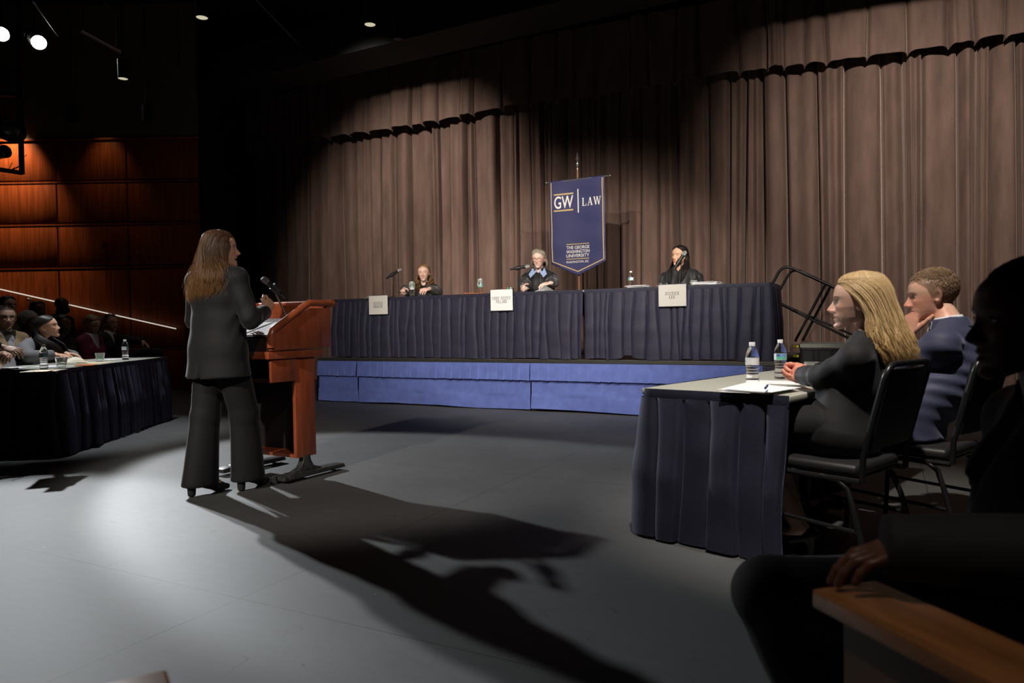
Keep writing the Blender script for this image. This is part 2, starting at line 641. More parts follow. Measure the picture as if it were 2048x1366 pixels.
def skirt(name, parent, path, z1, z0, mt, pleat=0.13, depth=0.035, flare=0.02, seed=1, side=1, band=0.05, sag=0.0, lift=None, r=0.03, rows=26):
    P = resample(round_path(path, r), 0.008)
    n = len(P)
    T = np.gradient(P, axis=0)
    T /= np.linalg.norm(T, axis=1)[:, None]
    N = np.stack([T[:, 1], -T[:, 0]], -1) * side
    # soften normals at the corners
    k = np.ones(9) / 9
    N = np.stack([np.convolve(np.pad(N[:, i], 4, mode='edge'), k, mode='valid') for i in range(2)], -1)
    N /= np.linalg.norm(N, axis=1)[:, None]
    s = np.concatenate([[0], np.cumsum(np.linalg.norm(np.diff(P, axis=0), axis=1))])
    ed, am, sk, ph = pleats(s[-1], pleat * 0.75, pleat * 1.25, seed)
    nz = wave(seed + 77, 7, 2, 9)
    crs = wave(seed + 5, 9, 14, 40)
    sagv = sag * nz(s * 0.6, s * 0, s * 0 + 1.0)
    rws = []
    # band
    bz = np.linspace(0, 1, 4)
    for t in bz:
        o = 0.006 + 0.002 * np.sin(t * PI)
        z = z1 + sagv - band * t
        rws.append(np.stack([P[:, 0] + N[:, 0] * o, P[:, 1] + N[:, 1] * o, z + 0 * s], -1))
    Vb = np.array(rws)
    rws = []
    tt = np.linspace(0, 1, rows)
    for t in tt:
        e = np.maximum.accumulate(ed + 0.035 * sk * t + 0.01 * np.sin(4 * t + ph))
        i = np.clip(np.searchsorted(e, s, side='right') - 1, 0, len(ed) - 2)
        w = np.maximum(e[i + 1] - e[i], 0.02)
        f = np.clip((s - e[i]) / w, 0, 1)
        b = 1 - np.abs(2 * f - 1) ** (3.2 + sk[i])
        d = depth * am[i] * (0.30 + 0.7 * min(1, t * 1.8))
        o = d * b + flare * t + 0.006 * crs(s, s * 0 + t * 0.8, s * 0) * min(1, 3 * t)
        sh = -0.16 * w * np.sin(2 * PI * f) * min(1, 0.3 + t)
        zb = z0 + 0.008 * np.sin(ph[i] + s * 6)
        if lift is not None:
            zb = zb + lift(s)
        z = z1 + sagv - band * 0.85 + (zb - (z1 - band * 0.85) - sagv) * t
        rws.append(np.stack([P[:, 0] + N[:, 0] * o + T[:, 0] * sh, P[:, 1] + N[:, 1] * o + T[:, 1] * sh, z], -1))
    Vs = np.array(rws)
    def mesh(nm, V, par):
        m, q = V.shape[:2]
        I = np.arange(m * q).reshape(m, q)
        F = np.stack([I[:-1, :-1], I[1:, :-1], I[1:, 1:], I[:-1, 1:]], -1).reshape(-1, 4)
        return np_mesh(nm, V.reshape(-1, 3), F, mt, par)
    o = mesh(name, Vs, parent)
    mesh('skirt_band', Vb, o)
    return o


# ------------------------------------------------------------------ stage riser and the judges' bench
_A = on_z(640, 803, 0)
_B = on_z(1285, 832, 0)
RZ = 0.62
p63 = on_plane(1063, 800, _B, GV)
RO = Vector((p63.x, p63.y, 0))          # riser front at the middle seam

def G(u, v, z=0.0):
    return RO + GU * u + GV * v + Vector((0, 0, z))

def gu(px, v=0.0, py=700):
    p = on_plane(px, py, G(0, v), GV)
    return (p - RO).dot(GU)

def gpx(px, py, v):
    """point on the vertical plane v"""
    return on_plane(px, py, G(0, v), GV)

u0, u1, u2 = gu(637), gu(716), gu(1527)
u3 = gu(1551, 0.06, 563) + 0.05
print('riser u', u0, u1, u2, u3)
riser = thing('stage_riser', 'long low stage riser wrapped in blue skirts carrying the judges\' bench', 'platform', G(0, 0))
rl = lambda p: p - RO
mb = MB()
c = GU * ((u0 + u3) / 2) + GV * 1.25
mb.box((c.x, c.y, RZ - 0.035), (u3 - u0, 2.46, 0.07), rz=TH)
mb.build('deck', mat('deck_grey', (0.10, 0.10, 0.095), rough=0.6), riser, smooth=0)
mb = MB()
c = GU * ((u0 + u3) / 2) + GV * 0.006
mb.box((c.x, c.y, RZ - 0.022), (u3 - u0 + 0.01, 0.02, 0.04), rz=TH, bev=0.003)
mb.build('edge_trim', mat('deck_trim', (0.05, 0.05, 0.045), rough=0.4, metal=0.5), riser, smooth=0)

def riser_skirt(ua, ub, seed):
    nz = wave(seed, 9, 3, 11)
    fn = wave(seed + 1, 9, 14, 40)
    nu, nv = int((ub - ua) / 0.02), 26
    V = np.zeros((nv, nu, 3))
    for j, t in enumerate(np.linspace(0, 1, nv)):
        u = np.linspace(ua + 0.008, ub - 0.008, nu)
        z0 = 0.018 + 0.022 * nz(u, u * 0, u * 0 + 3.0)
        z = (RZ - 0.045) + (np.maximum(z0, 0.004) - (RZ - 0.045)) * t
        o = -0.012 + 0.02 * t + 0.018 * nz(u * 0.8, u * 0, t * 0.9 + u * 0) * t + 0.006 * fn(u, u * 0, u * 0 + t * 0.5) * t + 0.02 * t * t * np.sin(u * 5 + seed) * (t > 0.7)
        V[j] = np.outer(u, np.array(GU)) + np.outer(-o - 0.012, np.array(GV)) + np.outer(z, [0, 0, 1])
    I = np.arange(nu * nv).reshape(nv, nu)
    F = np.stack([I[:-1, :-1], I[1:, :-1], I[1:, 1:], I[:-1, 1:]], -1).reshape(-1, 4)
    sk = np_mesh('riser_skirt', V.reshape(-1, 3), F, m_blue, riser)
    # pleated ruffle over the top of the skirt
    nu, nv = int((ub - ua) / 0.006), 12
    V = np.zeros((nv, nu, 3))
    r = np.random.default_rng(seed)
    ed = [ua]
    while ed[-1] < ub:
        ed.append(ed[-1] + r.uniform(0.10, 0.15))
    ed = np.array(ed)
    hz = r.uniform(-1, 1, len(ed))
    for j, t in enumerate(np.linspace(0, 1, nv)):
        u = np.linspace(ua + 0.006, ub - 0.006, nu)
        i = np.clip(np.searchsorted(ed, u, side='right') - 1, 0, len(ed) - 2)
        f = (u - ed[i]) / (ed[i + 1] - ed[i])
        o = 0.026 + t * (0.02 + 0.022 * f ** 1.3 * (0.7 + 0.3 * hz[i])) + 0.006 * nz(u, u * 0, u * 0 + t) * t
        z = (RZ - 0.042) - t * (0.205 + 0.006 * hz[i] * (f - 0.5) + 0.012 * nz(u * 0.4, u * 0 + 9, u * 0))
        V[j] = np.outer(u, np.array(GU)) + np.outer(-o, np.array(GV)) + np.outer(z, [0, 0, 1])
    I = np.arange(nu * nv).reshape(nv, nu)
    F = np.stack([I[:-1, :-1], I[1:, :-1], I[1:, 1:], I[:-1, 1:]], -1).reshape(-1, 4)
    np_mesh('ruffle', V.reshape(-1, 3), F, m_blue, sk)

riser_skirt(u0, u1, 31)
riser_skirt(u1, 0.0, 32)
riser_skirt(0.0, u2, 33)
# dark side drapes of the riser
def vside(u, sgn, nm, seed):
    a = GU * u + GV * 0.0
    b = GU * u + GV * 2.4
    skirt(nm, riser, [(a.x, a.y), (b.x, b.y)], RZ - 0.01, 0.01, m_navy, seed=seed, side=sgn, depth=0.03, flare=0.02, rows=14)
vside(u0 - 0.012, -1, 'side_drape', 3)
a_ = GU * (u2 + 0.01); b_ = GU * (u3 + 0.005); c_ = b_ + GV * 2.4
skirt('side_drape', riser, [(a_.x, a_.y), (b_.x, b_.y), (c_.x, c_.y)], RZ - 0.045, 0.01, m_navy, seed=4, side=1, depth=0.02, flare=0.0, rows=14)

TT = 1.435            # top of the judges' tables
TV = 0.06             # set back of their front edge
tdepth = 0.75
uj = gu(1168, TV, 572)
ua = gu(668, TV, 598)
ub = gu(1541, TV, 563)
print('table u', ua, uj, ub)

def bench_table(name, label, ul, ur, path_uv, seed, lift=None):
    base = G((ul + ur) / 2, TV + tdepth / 2, RZ)
    t = thing(name, label, 'table', base, 0, 'tables of the judges\' bench')
    T = MB().box((0, 0, TT - RZ - 0.012), (ur - ul - 0.01, tdepth, 0.024), rz=TH, bev=0.004)
    T.build('tabletop', m_tabletop, t)
    L = MB()
    for su in (ul + 0.25, ur - 0.25):
        for v in (TV + 0.1, TV + tdepth - 0.1):
            q = G(su, v) - base
            L = MB().tube([(q.x, q.y, 0.002), (q.x, q.y, TT - RZ - 0.03)], 0.014, n=8)
            L.build('leg', m_blackmetal, t)
    P = []
    for u, v in path_uv:
        q = G(u, v) - base
        P.append((q.x, q.y))
    skirt('table_skirt', t, P, TT - RZ + 0.004, 0.014, m_navy, pleat=0.13, depth=0.055, flare=0.0, seed=seed, side=1, sag=0.006, lift=lift)
    return t

bench_l = bench_table('skirted_table', 'navy skirted table on the riser, the one nearer the lectern', ua, uj, [(ua, TV + tdepth), (ua, TV), (uj - 0.012, TV)], 41)
_ul = gu(1258, TV, 700) - uj
bench_r = bench_table('skirted_table', 'navy skirted table on the riser, the one nearer the metal handrail', uj, ub, [(uj + 0.004, TV), (ub, TV), (ub, TV + tdepth)], 58,
                      lift=lambda s: 0.05 * np.exp(-((s - _ul) / 0.09) ** 2))

# ------------------------------------------------------------------ side tables
def side_table(name, label, origin, ang, length, width, H, path, seed, side, r=0.05):
    """frame: x along the long side, y across, origin at a corner"""
    t = thing(name, label, 'table', origin, ang)
    T = MB().box((length / 2, width / 2, H - 0.014), (length, abs(width), 0.028), bev=0.006)
    T.build('tabletop', m_tabletop, t)
    for x in (0.22, length - 0.22):
        sg_ = 1 if width > 0 else -1
        for y in (sg_ * 0.09, width - sg_ * 0.40):
            MB().tube([(x, y, 0.0), (x, y, H - 0.03)], 0.014, n=8).build('leg', m_blackmetal, t)
    skirt('table_skirt', t, path, H + 0.002, 0.008, m_navy, pleat=0.15, depth=0.062, flare=0.010, seed=seed, side=side, sag=0.010, r=r)
    return t

RT_H = 0.72
rt0 = on_z(1283, 776, RT_H); rt0.z = 0
RA = math.radians(46.5)
RW, RL = 0.734, 2.0
# local frame x = long axis, y must be left of x; people sit on the -y side
right_table = side_table('skirted_table', 'navy skirted table on the floor where the blonde woman rests her hands', rt0, RA, RL, -RW, RT_H,
                         [(RL, 0), (0, 0), (0, -RW)], 71, 1)
def RTp(a, b, z=RT_H):
    return rt0 + Vector((math.cos(RA), math.sin(RA), 0)) * a + Vector((math.sin(RA), -math.cos(RA), 0)) * b + Vector((0, 0, z))

LT_H = 0.73
lt0 = on_z(120, 912, 0)
lt1 = on_z(338, 838, 0)
LL = (lt1 - lt0).length
LA = math.atan2(lt1.y - lt0.y, lt1.x - lt0.x)
LWD = 0.76
left_table = side_table('skirted_table', 'navy skirted table in front of the woman in the grey blazer', lt0, LA, LL, LWD, LT_H,
                        [(LL - 0.3, LWD), (LL, LWD), (LL, 0), (0, 0), (0, LWD - 0.06)], 83, -1)
def LTp(a, b, z=LT_H):
    return lt0 + Vector((math.cos(LA), math.sin(LA), 0)) * a + Vector((-math.sin(LA), math.cos(LA), 0)) * b + Vector((0, 0, z))

# ------------------------------------------------------------------ lectern
LEC = on_z(565, 970, 0)
LYAW = math.radians(-30)
lx = Vector((math.cos(LYAW), math.sin(LYAW), 0))
ly = Vector((-math.sin(LYAW), math.cos(LYAW), 0))
def lec(px, py, x):
    p = on_plane(px, py, LEC + lx * x, lx) - LEC
    return (p.dot(ly), p.z)

m_lecwood = mat('lectern_mahogany', (0.27, 0.062, 0.024), rough=0.30, spec=0.5, var=0.22, vscale=3.0, stretch=(9, 9, 1.2), coat=0.3, bump=0.02, bscale=40)
m_lecedge = mat('lectern_moulding', (0.29, 0.068, 0.026), rough=0.25, spec=0.5, var=0.25, vscale=6.0, coat=0.4)
lect = thing('lectern', 'tall mahogany lectern with an open back and a sloping desk on black feet', 'lectern', LEC, LYAW)
WL = 0.70
XR = 0.03
XL = -WL - 0.03
sidepoly = [lec(543, 664, XR), lec(543, 702, XR), lec(663, 693, XR), lec(661, 616, XR), lec(620, 616, XR)]
for x in (XR, XL + 0.03):
    MB().prism(sidepoly, 'x', x - 0.03, x, bev=0.004).build('side_panel', m_lecwood, lect, smooth=30)
railp = [lec(543, 662, XR), lec(618, 606, XR), lec(668, 607, XR)]
for x in (XR + 0.005, XL - 0.005 + 0.03):
    rp = [(x - 0.015, a, b) for a, b in railp]
    r_ = MB()
    a0 = Vector(rp[0]) + Vector((0, 0.0, -0.11))
    pts = [a0, Vector(rp[0]) + Vector((0, 0.004, -0.03)), Vector(rp[0]) + Vector((0, 0.02, 0.005))]
    for i in range(1, 9):
        pts.append(pts[2].lerp(Vector(rp[1]) - Vector((0, 0.03, 0.02)), i / 8))
    pts += [Vector(rp[1]) + Vector((0, 0.01, 0.0)), Vector(rp[2]) * 0.5 + Vector(rp[1]) * 0.5, Vector(rp[2])]
    r_.tube(pts, 0.024, n=14)
    r_.build('moulding', m_lecedge, lect, smooth=60)
yF = railp[2][0]
zT = railp[2][1]
MB().tube([(XL - 0.005, yF - 0.02, zT), (XR + 0.005, yF - 0.02, zT)], 0.028, n=14).build('moulding', m_lecedge, lect, smooth=60)
fy = sidepoly[2][0]
MB().box(((XR + XL) / 2, fy - 0.02, (sidepoly[2][1] + zT) / 2), (XR - XL - 0.01, 0.02, zT - sidepoly[2][1]), bev=0.003).build('front_panel', m_lecwood, lect, smooth=30)
# sloping desk
y0, z0 = sidepoly[0]
bz0 = z0 - 0.035
mb = MB()
ang = math.atan2(0.11, 0.36)
mb.box(((XR + XL) / 2, y0 + 0.22, bz0 + 0.06), (XR - XL - 0.062, 0.42, 0.018), rot=Matrix.Rotation(ang, 3, 'X'))
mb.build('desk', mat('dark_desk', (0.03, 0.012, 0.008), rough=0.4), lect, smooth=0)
def desk_z(y):
    return bz0 + 0.06 + (y - y0 - 0.22) * math.tan(ang) + 0.012
mb = MB()
mb.box(((XR + XL) / 2, y0 + 0.012, (sidepoly[1][1] + bz0) / 2 - 0.01), (XR - XL - 0.062, 0.02, bz0 - sidepoly[1][1] + 0.01))
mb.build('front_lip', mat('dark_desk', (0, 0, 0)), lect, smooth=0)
# tier under the desk box
ty0, tz1 = lec(537, 704, XR - 0.01)
ty1, tz0 = lec(648, 711, XR - 0.01)
tz0 = lec(541, 719, XR - 0.01)[1]
mb = MB().box(((XR + XL) / 2, (ty0 + ty1) / 2, (tz0 + tz1) / 2), (XR - XL - 0.02, ty1 - ty0, tz1 - tz0), bev=0.004)
mb.build('tier', m_lecwood, lect, smooth=30)
# shelf box with cheeks, open towards the speaker
cy0, cz1 = lec(542, 722, XR - 0.025)
cy1, cz0 = lec(593, 762, XR - 0.025)
for x in (XR - 0.025, XL + 0.05):
    MB().prism([(cy0, tz0), (cy0, lec(545, 766, XR - 0.025)[1]), (cy1, lec(545, 766, XR - 0.025)[1]), (cy1, tz0)], 'x', x - 0.025, x, bev=0.003).build('cheek', m_lecwood, lect, smooth=30)
cb = lec(545, 766, XR - 0.025)[1]
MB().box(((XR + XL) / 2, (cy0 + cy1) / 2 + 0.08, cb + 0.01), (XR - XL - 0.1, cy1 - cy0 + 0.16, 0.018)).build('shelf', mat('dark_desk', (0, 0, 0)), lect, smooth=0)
# columns
ky0, kzb = lec(594, 917, XR - 0.03)
ky1, _ = lec(633, 905, XR - 0.03)
kzb = lec(594, 917, XR - 0.03)[1]
for x in (XR - 0.03, XL + 0.15):
    MB().prism([(ky0, tz0), (ky0, kzb), (ky1, kzb), (ky1, tz0)], 'x', x - 0.03, x, bev=0.003).build('column', m_lecwood, lect, smooth=30)
MB().box(((XR + XL) / 2 + 0.045, ky1 - 0.012, (kzb + tz0) / 2), (XR - XL - 0.21, 0.02, tz0 - kzb)).build('front_panel', m_lecwood, lect, smooth=0)
MB().box(((XR + XL) / 2 + 0.045, (ky0 + ky1) / 2, kzb + 0.012), (XR - XL - 0.21, ky1 - ky0 - 0.01, 0.022)).build('shelf', m_lecwood, lect, smooth=0)
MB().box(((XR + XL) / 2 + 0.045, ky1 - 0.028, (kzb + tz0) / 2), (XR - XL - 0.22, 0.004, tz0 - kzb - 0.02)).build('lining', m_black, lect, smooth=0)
m_foot = mat('scuffed_black_foot', (0.035, 0.035, 0.033), rough=0.38, var=0.5, vscale=30)
for x in (-0.02, -WL + 0.065):
    f_ = MB()
    yc = (ky0 + ky1) / 2
    f_.prism([(-0.0, 0.022), (0.0, 0.05), (0.08, 0.06), (0.56, 0.05), (0.575, 0.022)], 'x', x - 0.045, x + 0.045, bev=0.004)
    prof = [(yc - 0.14, 0.058), (yc - 0.06, 0.085), (yc - 0.032, 0.13), (yc - 0.03, kzb + 0.01), (yc + 0.03, kzb + 0.01), (yc + 0.032, 0.13), (yc + 0.06, 0.085), (yc + 0.14, 0.058)]
    f_.prism(prof, 'x', x - 0.025, x + 0.025, bev=0.003)
    f_.build('foot', m_foot, lect, smooth=30)
    for yy in (-0.004, 0.53):
        MB().lathe([(0.021, -0.012), (0.0225, -0.008), (0.0225, 0.008), (0.021, 0.012)], (x - 0.055, yy, 0.0226), n=20, rot=Matrix.Rotation(PI / 2, 3, 'Y')).build('caster', mat('grey_rubber', (0.12, 0.12, 0.115), rough=0.6), lect)

def LEP(x, y, z):
    return LEC + lx * x + ly * y + Vector((0, 0, z))

# sheets on the lectern
def sheet(name, label, cat, loc, yaw, w, h, n=1, mt=None, tilt=None, curl=0.0, group=None, parent=None, thick=0.0012):
    mb = MB()
    for i in range(n):
        r = random.Random(i + int(abs(loc[0]) * 1000))
        a = r.uniform(-0.12, 0.12) if n > 1 else 0
        dx, dy = (r.uniform(-0.02, 0.02), r.uniform(-0.02, 0.02)) if n > 1 else (0, 0)
        ca, sa = math.cos(a), math.sin(a)
        cu = curl * r.uniform(0.3, 1.0) if n > 1 else curl
        z = i * thick * 1.6
        def fn(u, v, top=0.0):
            x, y = (u - 0.5) * w, (v - 0.5) * h
            zz = z + top + cu * max(0, u - 0.45) ** 2 * (1.2 - v) * 0.55
            return (x * ca - y * sa + dx, x * sa + y * ca + dy, zz)
        b = len(mb.v)
        mb.grid(lambda u, v: fn(u, v, 0), 9, 5)
        mb.grid(lambda u, v: fn(u, v, thick), 9, 5)
        N = 45
        loop = [i2 for i2 in range(9)] + [8 + 9 * k for k in range(1, 5)] + [44 - k for k in range(1, 9)] + [36 - 9 * k for k in range(1, 5)]
        for p, q in zip(loop[:-1], loop[1:]):
            mb.f.append((b + p, b + q, b + N + q, b + N + p))
    o = mb.build(name, mt or m_paper, parent, smooth=20)
    o.location = loc
    o.rotation_euler = (tilt or 0, 0, yaw) if tilt is None else Matrix.Rotation(yaw, 3, 'Z').to_4x4().to_3x3().__matmul__(Matrix.Rotation(tilt, 3, 'X')).to_euler()
    tag(o, label, cat, group)
    return o

p = LEP(-0.16, y0 + 0.17, desk_z(y0 + 0.17) + 0.002)
sheet('paper_sheet', 'white sheet of paper lying on the lectern desk under the microphone base', 'paper', p, LYAW, 0.24, 0.30, tilt=ang)
p = LEP(-0.43, y0 + 0.17, desk_z(y0 + 0.17) + 0.002)
sheet('paper_sheet', 'white sheet of paper lying on the lectern desk beside the speaker', 'paper', p, LYAW, 0.24, 0.30, tilt=ang)

# ------------------------------------------------------------------ microphones
m_grille = mat('mic_grille', (0.55, 0.55, 0.55), rough=0.35, metal=0.8, bump=0.6, bscale=900)
m_grilled = mat('mic_grille_dark', (0.18, 0.18, 0.18), rough=0.4, metal=0.8, bump=0.6, bscale=900)
def microphone(label, tail, head, grille=None, group=None):
    tail, head = Vector(tail), Vector(head)
    d = head - tail
    L = d.length
    q = d.to_track_quat('Z', 'Y').to_matrix()
    t = thing('microphone', label, 'microphone', tail, 0, group)
    k = L / 0.25
    MB().lathe([(0.010 * k, 0), (0.012 * k, 0.002), (0.0125 * k, 0.05 * k), (0.016 * k, 0.06 * k), (0.0165 * k, 0.13 * k), (0.021 * k, 0.185 * k), (0.022 * k, 0.195 * k)], rot=q, n=16).build('handle', m_blackplastic, t)
    MB().lathe([(0.018 * k, 0.193 * k), (0.0255 * k, 0.205 * k), (0.0265 * k, 0.222 * k), (0.0255 * k, 0.226 * k), (0.0235 * k, 0.240 * k), (0.016 * k, 0.250 * k), (0.006 * k, 0.254 * k)], rot=q, n=18).build('grille', grille or m_grille, t)
    return t

ZUP = Vector((0, 0, 1))
def desk_stand(label, base, clip, aim, group=None, dark=None):
    """round base, straight stem, clip that grips the microphone; aim = microphone direction"""
    base, clip = Vector(base), Vector(clip)
    t = thing('desk_microphone_stand', label, 'microphone stand', base, 0, group)
    v = clip - base
    MB().lathe([(0.062, 0), (0.066, 0.004), (0.064, 0.012), (0.03, 0.019), (0.012, 0.024)], n=28).build('base', dark or m_blackmetal, t)
    a = Vector(aim).normalized()
    n_ = (-ZUP - a * (-ZUP).dot(a)).normalized()
    e = v + n_ * 0.036
    MB().tube([(0, 0, 0.02), (e.x * 0.6, e.y * 0.6, e.z * 0.6)], 0.0095, n=10).build('stem', m_blackmetal, t)
    MB().tube([(e.x * 0.58, e.y * 0.58, e.z * 0.58), (e.x, e.y, e.z)], 0.006, n=10).build('upper_stem', m_blackmetal, t)
    q = a.to_track_quat('Z', 'Y').to_matrix()
    m = MB()
    m.lathe([(0.0235, -0.03), (0.0255, -0.03), (0.0255, 0.03), (0.0235, 0.03), (0.0235, -0.03)], tuple(v), n=16, rot=q, caps=False)
    m.tube([tuple(e), tuple(v + n_ * 0.0245)], 0.008, n=8)
    m.build('clip', m_blackplastic, t)
    return t

def stand_with_mic(lab_s, lab_m, base, clip, tail, head, grille=None):
    tail, head = Vector(tail), Vector(head)
    d = (head - tail).normalized()
    L = 0.25
    mid = Vector(clip)
    microphone(lab_m, mid - d * (L * 0.42), mid + d * (L * 0.58), grille, None)
    desk_stand(lab_s, base, clip, d, None)

# bench microphones: base stands on the table 0.14 m behind its front edge
MV = TV + 0.16
for px, pc, pt, ph_, ls, lm in (
    ((786, 592), (787, 549), (771, 558), (790, 542), 'black desk microphone stand in front of the curly haired judge', 'black wireless microphone in the stand before the curly haired judge'),
    ((1037, 582), (1037, 536), (1024, 537), (1046, 532), 'black desk microphone stand beside the timer box', 'black wireless microphone in the stand before the judge in glasses'),
    ((1358, 567), (1358.5, 524), (1353, 530), (1364, 509), 'black desk microphone stand in front of the long haired judge', 'black wireless microphone in front of the long haired judge\'s face')):
    b_ = gpx(px[0], px[1], MV); b_.z = TT + 0.001
    c_ = gpx(pc[0], pc[1], MV)
    c_ = Vector((b_.x, b_.y, c_.z))
    t_ = gpx(pt[0], pt[1], MV); h_ = gpx(ph_[0], ph_[1], MV)
    dd = h_ - t_
    dd = dd + GV * (0.06 if px[0] < 900 else 0.05)
    stand_with_mic(ls, lm, b_, c_, c_ - dd, c_ + dd)
# lectern microphone
lb = LEP(XR - 0.10, y0 + 0.24, 0); lb.z = desk_z(y0 + 0.24) + 0.004
lcl = at_y(551, 578, lb.y + 0.02)
hd = at_y(531, 557, lb.y - 0.03)
tl = at_y(573, 591, lb.y + 0.06)
dd = (hd - tl).normalized()
t = microphone('black wireless microphone tilted up towards the speaker at the lectern', lcl - dd * 0.095, lcl + dd * 0.115, m_grilled)
st = thing('desk_microphone_stand', 'desk microphone stand with a bright round base on the lectern', 'microphone stand', lb)
MB().lathe([(0.06, 0), (0.063, 0.004), (0.06, 0.012), (0.03, 0.02), (0.012, 0.026)], n=28, rot=Matrix.Rotation(LYAW, 3, 'Z') @ Matrix.Rotation(ang, 3, 'X')).build('base', mat('satin_grey', (0.25, 0.25, 0.25), rough=0.3, metal=0.6), st)
v = lcl - lb
MB().tube([(0, 0, 0.02), tuple(v * 0.5), tuple(v - Vector((0, 0, 0.036)))], 0.007, n=10).build('stem', mat('bronze_stem', (0.10, 0.07, 0.055), rough=0.35, metal=0.7), st)
MB().lathe([(0.0235, -0.03), (0.0255, -0.03), (0.0255, 0.03), (0.0235, 0.03), (0.0235, -0.03)], tuple(v), n=16, rot=dd.to_track_quat('Z', 'Y').to_matrix(), caps=False).tube([tuple(v - Vector((0, 0, 0.034))), tuple(v - Vector((0, 0, 0.036)))], 0.008, n=8).build('clip', m_blackplastic, st)

# ------------------------------------------------------------------ chairs
def make_chair(label, loc, yaw, group=None):
    """stacking chair, local +y is the way the sitter faces, origin on the floor under the seat"""
    t = thing('stacking_chair', label, 'chair', loc, yaw, group)
    w, d = 0.215, 0.21
    S = MB().box((0, 0.01, 0.435), (0.42, 0.43, 0.05), bev=0.02, seg=3)
    S.build('seat', m_vinyl, t, smooth=60)
    # back panel, gently curved
    def bp(u, v, off):
        x = (u - 0.5) * 0.37
        z = 0.53 + v * 0.315
        y = -0.235 - v * 0.075 + off - 0.02 * (1 - (2 * u - 1) ** 2)
        return (x, y, z)
    b = MB()
    b.grid(lambda u, v: bp(u, v, 0.018), 12, 8)
    b.grid(lambda u, v: bp(u, v, -0.016), 12, 8)
    n = 96
    for j in range(7):
        for i in (0, 11):
            b.f.append((j * 12 + i, (j + 1) * 12 + i, n + (j + 1) * 12 + i, n + j * 12 + i))
    for i in range(11):
        for j in (0, 7):
            b.f.append((j * 12 + i, j * 12 + i + 1, n + j * 12 + i + 1, n + j * 12 + i))
    b.build('backrest', m_vinyl, t, smooth=50)
    # back frame loop
    def arc(c, r, a0, a1, k=6):
        return [(c[0] + r * math.cos(a0 + (a1 - a0) * i / k), c[1] + r * math.sin(a0 + (a1 - a0) * i / k)) for i in range(k + 1)]
    pts = []
    ztop, xr = 0.865, 0.208
    L = [(-xr, 0.40)] + [(-xr, 0.50)] + arc((-xr + 0.06, ztop - 0.06), 0.06, PI, PI / 2) + arc((xr - 0.06, ztop - 0.06), 0.06, PI / 2, 0) + [(xr, 0.50), (xr, 0.40)]
    for x, z in L:
        y = -0.225 - max(0, (z - 0.48)) * 0.26
        pts.append((x, y, z))
    MB().tube(pts, 0.0125, n=10).build('back_frame', m_blackmetal, t)
    MB().tube([(-w, 0.2, 0.40), (-w, -0.22, 0.40)], 0.0115, n=8).tube([(w, 0.2, 0.40), (w, -0.22, 0.40)], 0.0115, n=8).tube([(-w, 0.15, 0.40), (w, 0.15, 0.40)], 0.009, n=8).tube([(-w, -0.18, 0.40), (w, -0.18, 0.40)], 0.009, n=8).build('seat_frame', m_blackmetal, t)
    for sx in (-1, 1):
        MB().tube([(sx * w, -0.06, 0.402), (sx * w, -0.13, 0.395), (sx * w, -0.17, 0.365), (sx * (w + 0.01), -0.20, 0.28), (sx * (w + 0.02), -0.27, 0.012)], 0.0115, n=10).build('leg', m_blackmetal, t)
        MB().tube([(sx * w, 0.08, 0.402), (sx * w, 0.17, 0.395), (sx * w, 0.20, 0.365), (sx * (w + 0.005), 0.215, 0.28), (sx * (w + 0.01), 0.235, 0.012)], 0.0115, n=10).build('leg', m_blackmetal, t)
        MB().tube([(sx * (w + 0.012), -0.225, 0.20), (sx * (w + 0.007), 0.222, 0.22)], 0.008, n=8).build('stretcher', m_blackmetal, t)
    for ch in list(t.children):
        if ch.name.startswith('leg'):
            q = ch.data.vertices[-1].co
    return t

ch_yaw = math.radians(40)          # faces (-0.64, 0.77)
CH1 = Vector((1.46 - 0.64 * 0.24 + 0.075, 2.83 + 0.77 * 0.24 + 0.08, 0))
CHF = Vector((-0.64, 0.77, 0))
chair1 = make_chair('black padded stacking chair under the blonde woman', CH1 - CHF * 0.004, ch_yaw)
CH2 = CH1 + Vector((0.77, 0.64, 0)).normalized() * 0.62 + Vector((-0.64, 0.77, 0)) * -0.03
chair2 = dup(chair1, CH2 - CHF * 0.085, ch_yaw, 'black padded stacking chair under the man in the navy suit')
# chairs on the riser behind the bench
JV = TV + tdepth + 0.16          # chair centre row
def judge_u(px, v):
    return gu(px, v, 560)
JU = [judge_u(845, JV), judge_u(1078, JV), judge_u(1366, JV)]
jy = TH + PI                     # facing the lectern side
for k, lab in enumerate(('black stacking chair behind the bench under the curly haired judge', 'black stacking chair behind the bench under the judge in glasses', 'black stacking chair behind the bench under the long haired judge')):
    dup(chair1, G(JU[k] + (0.09, 0.0, 0.16)[k], JV - 0.02, RZ), jy, lab)
# chair of the woman in grey and of the man beside her
LCA = LA - PI / 2 + 0.0          # facing across the left table
GIRL = LTp(1.14, LWD + 0.22, 0)
dup(chair1, GIRL, LA + PI, 'black stacking chair under the woman in the grey blazer')
MANL = LTp(0.12, LWD + 0.26, 0)
dup(chair1, MANL, LA + PI, 'black stacking chair under the man at the end of the table')
# ------------------------------------------------------------------ lettering
def arc_strip(cx, cy, rx, ry, a0, a1, w, n=10, wf=None):
    out = []
    for i in range(n):
        q = []
        for t, s_ in ((i / n, -1), ((i + 1) / n, -1), ((i + 1) / n, 1), (i / n, 1)):
            a = math.radians(a0 + (a1 - a0) * t)
            ww = w * (0.45 + 0.55 * abs(math.cos(a))) / 2
            q.append((cx + (rx + s_ * ww) * math.cos(a), cy + (ry + s_ * ww) * math.sin(a)))
        out.append(q)
    return out

def rect(x0, y0, x1, y1):
    return [[(x0, y0), (x1, y0), (x1, y1), (x0, y1)]]

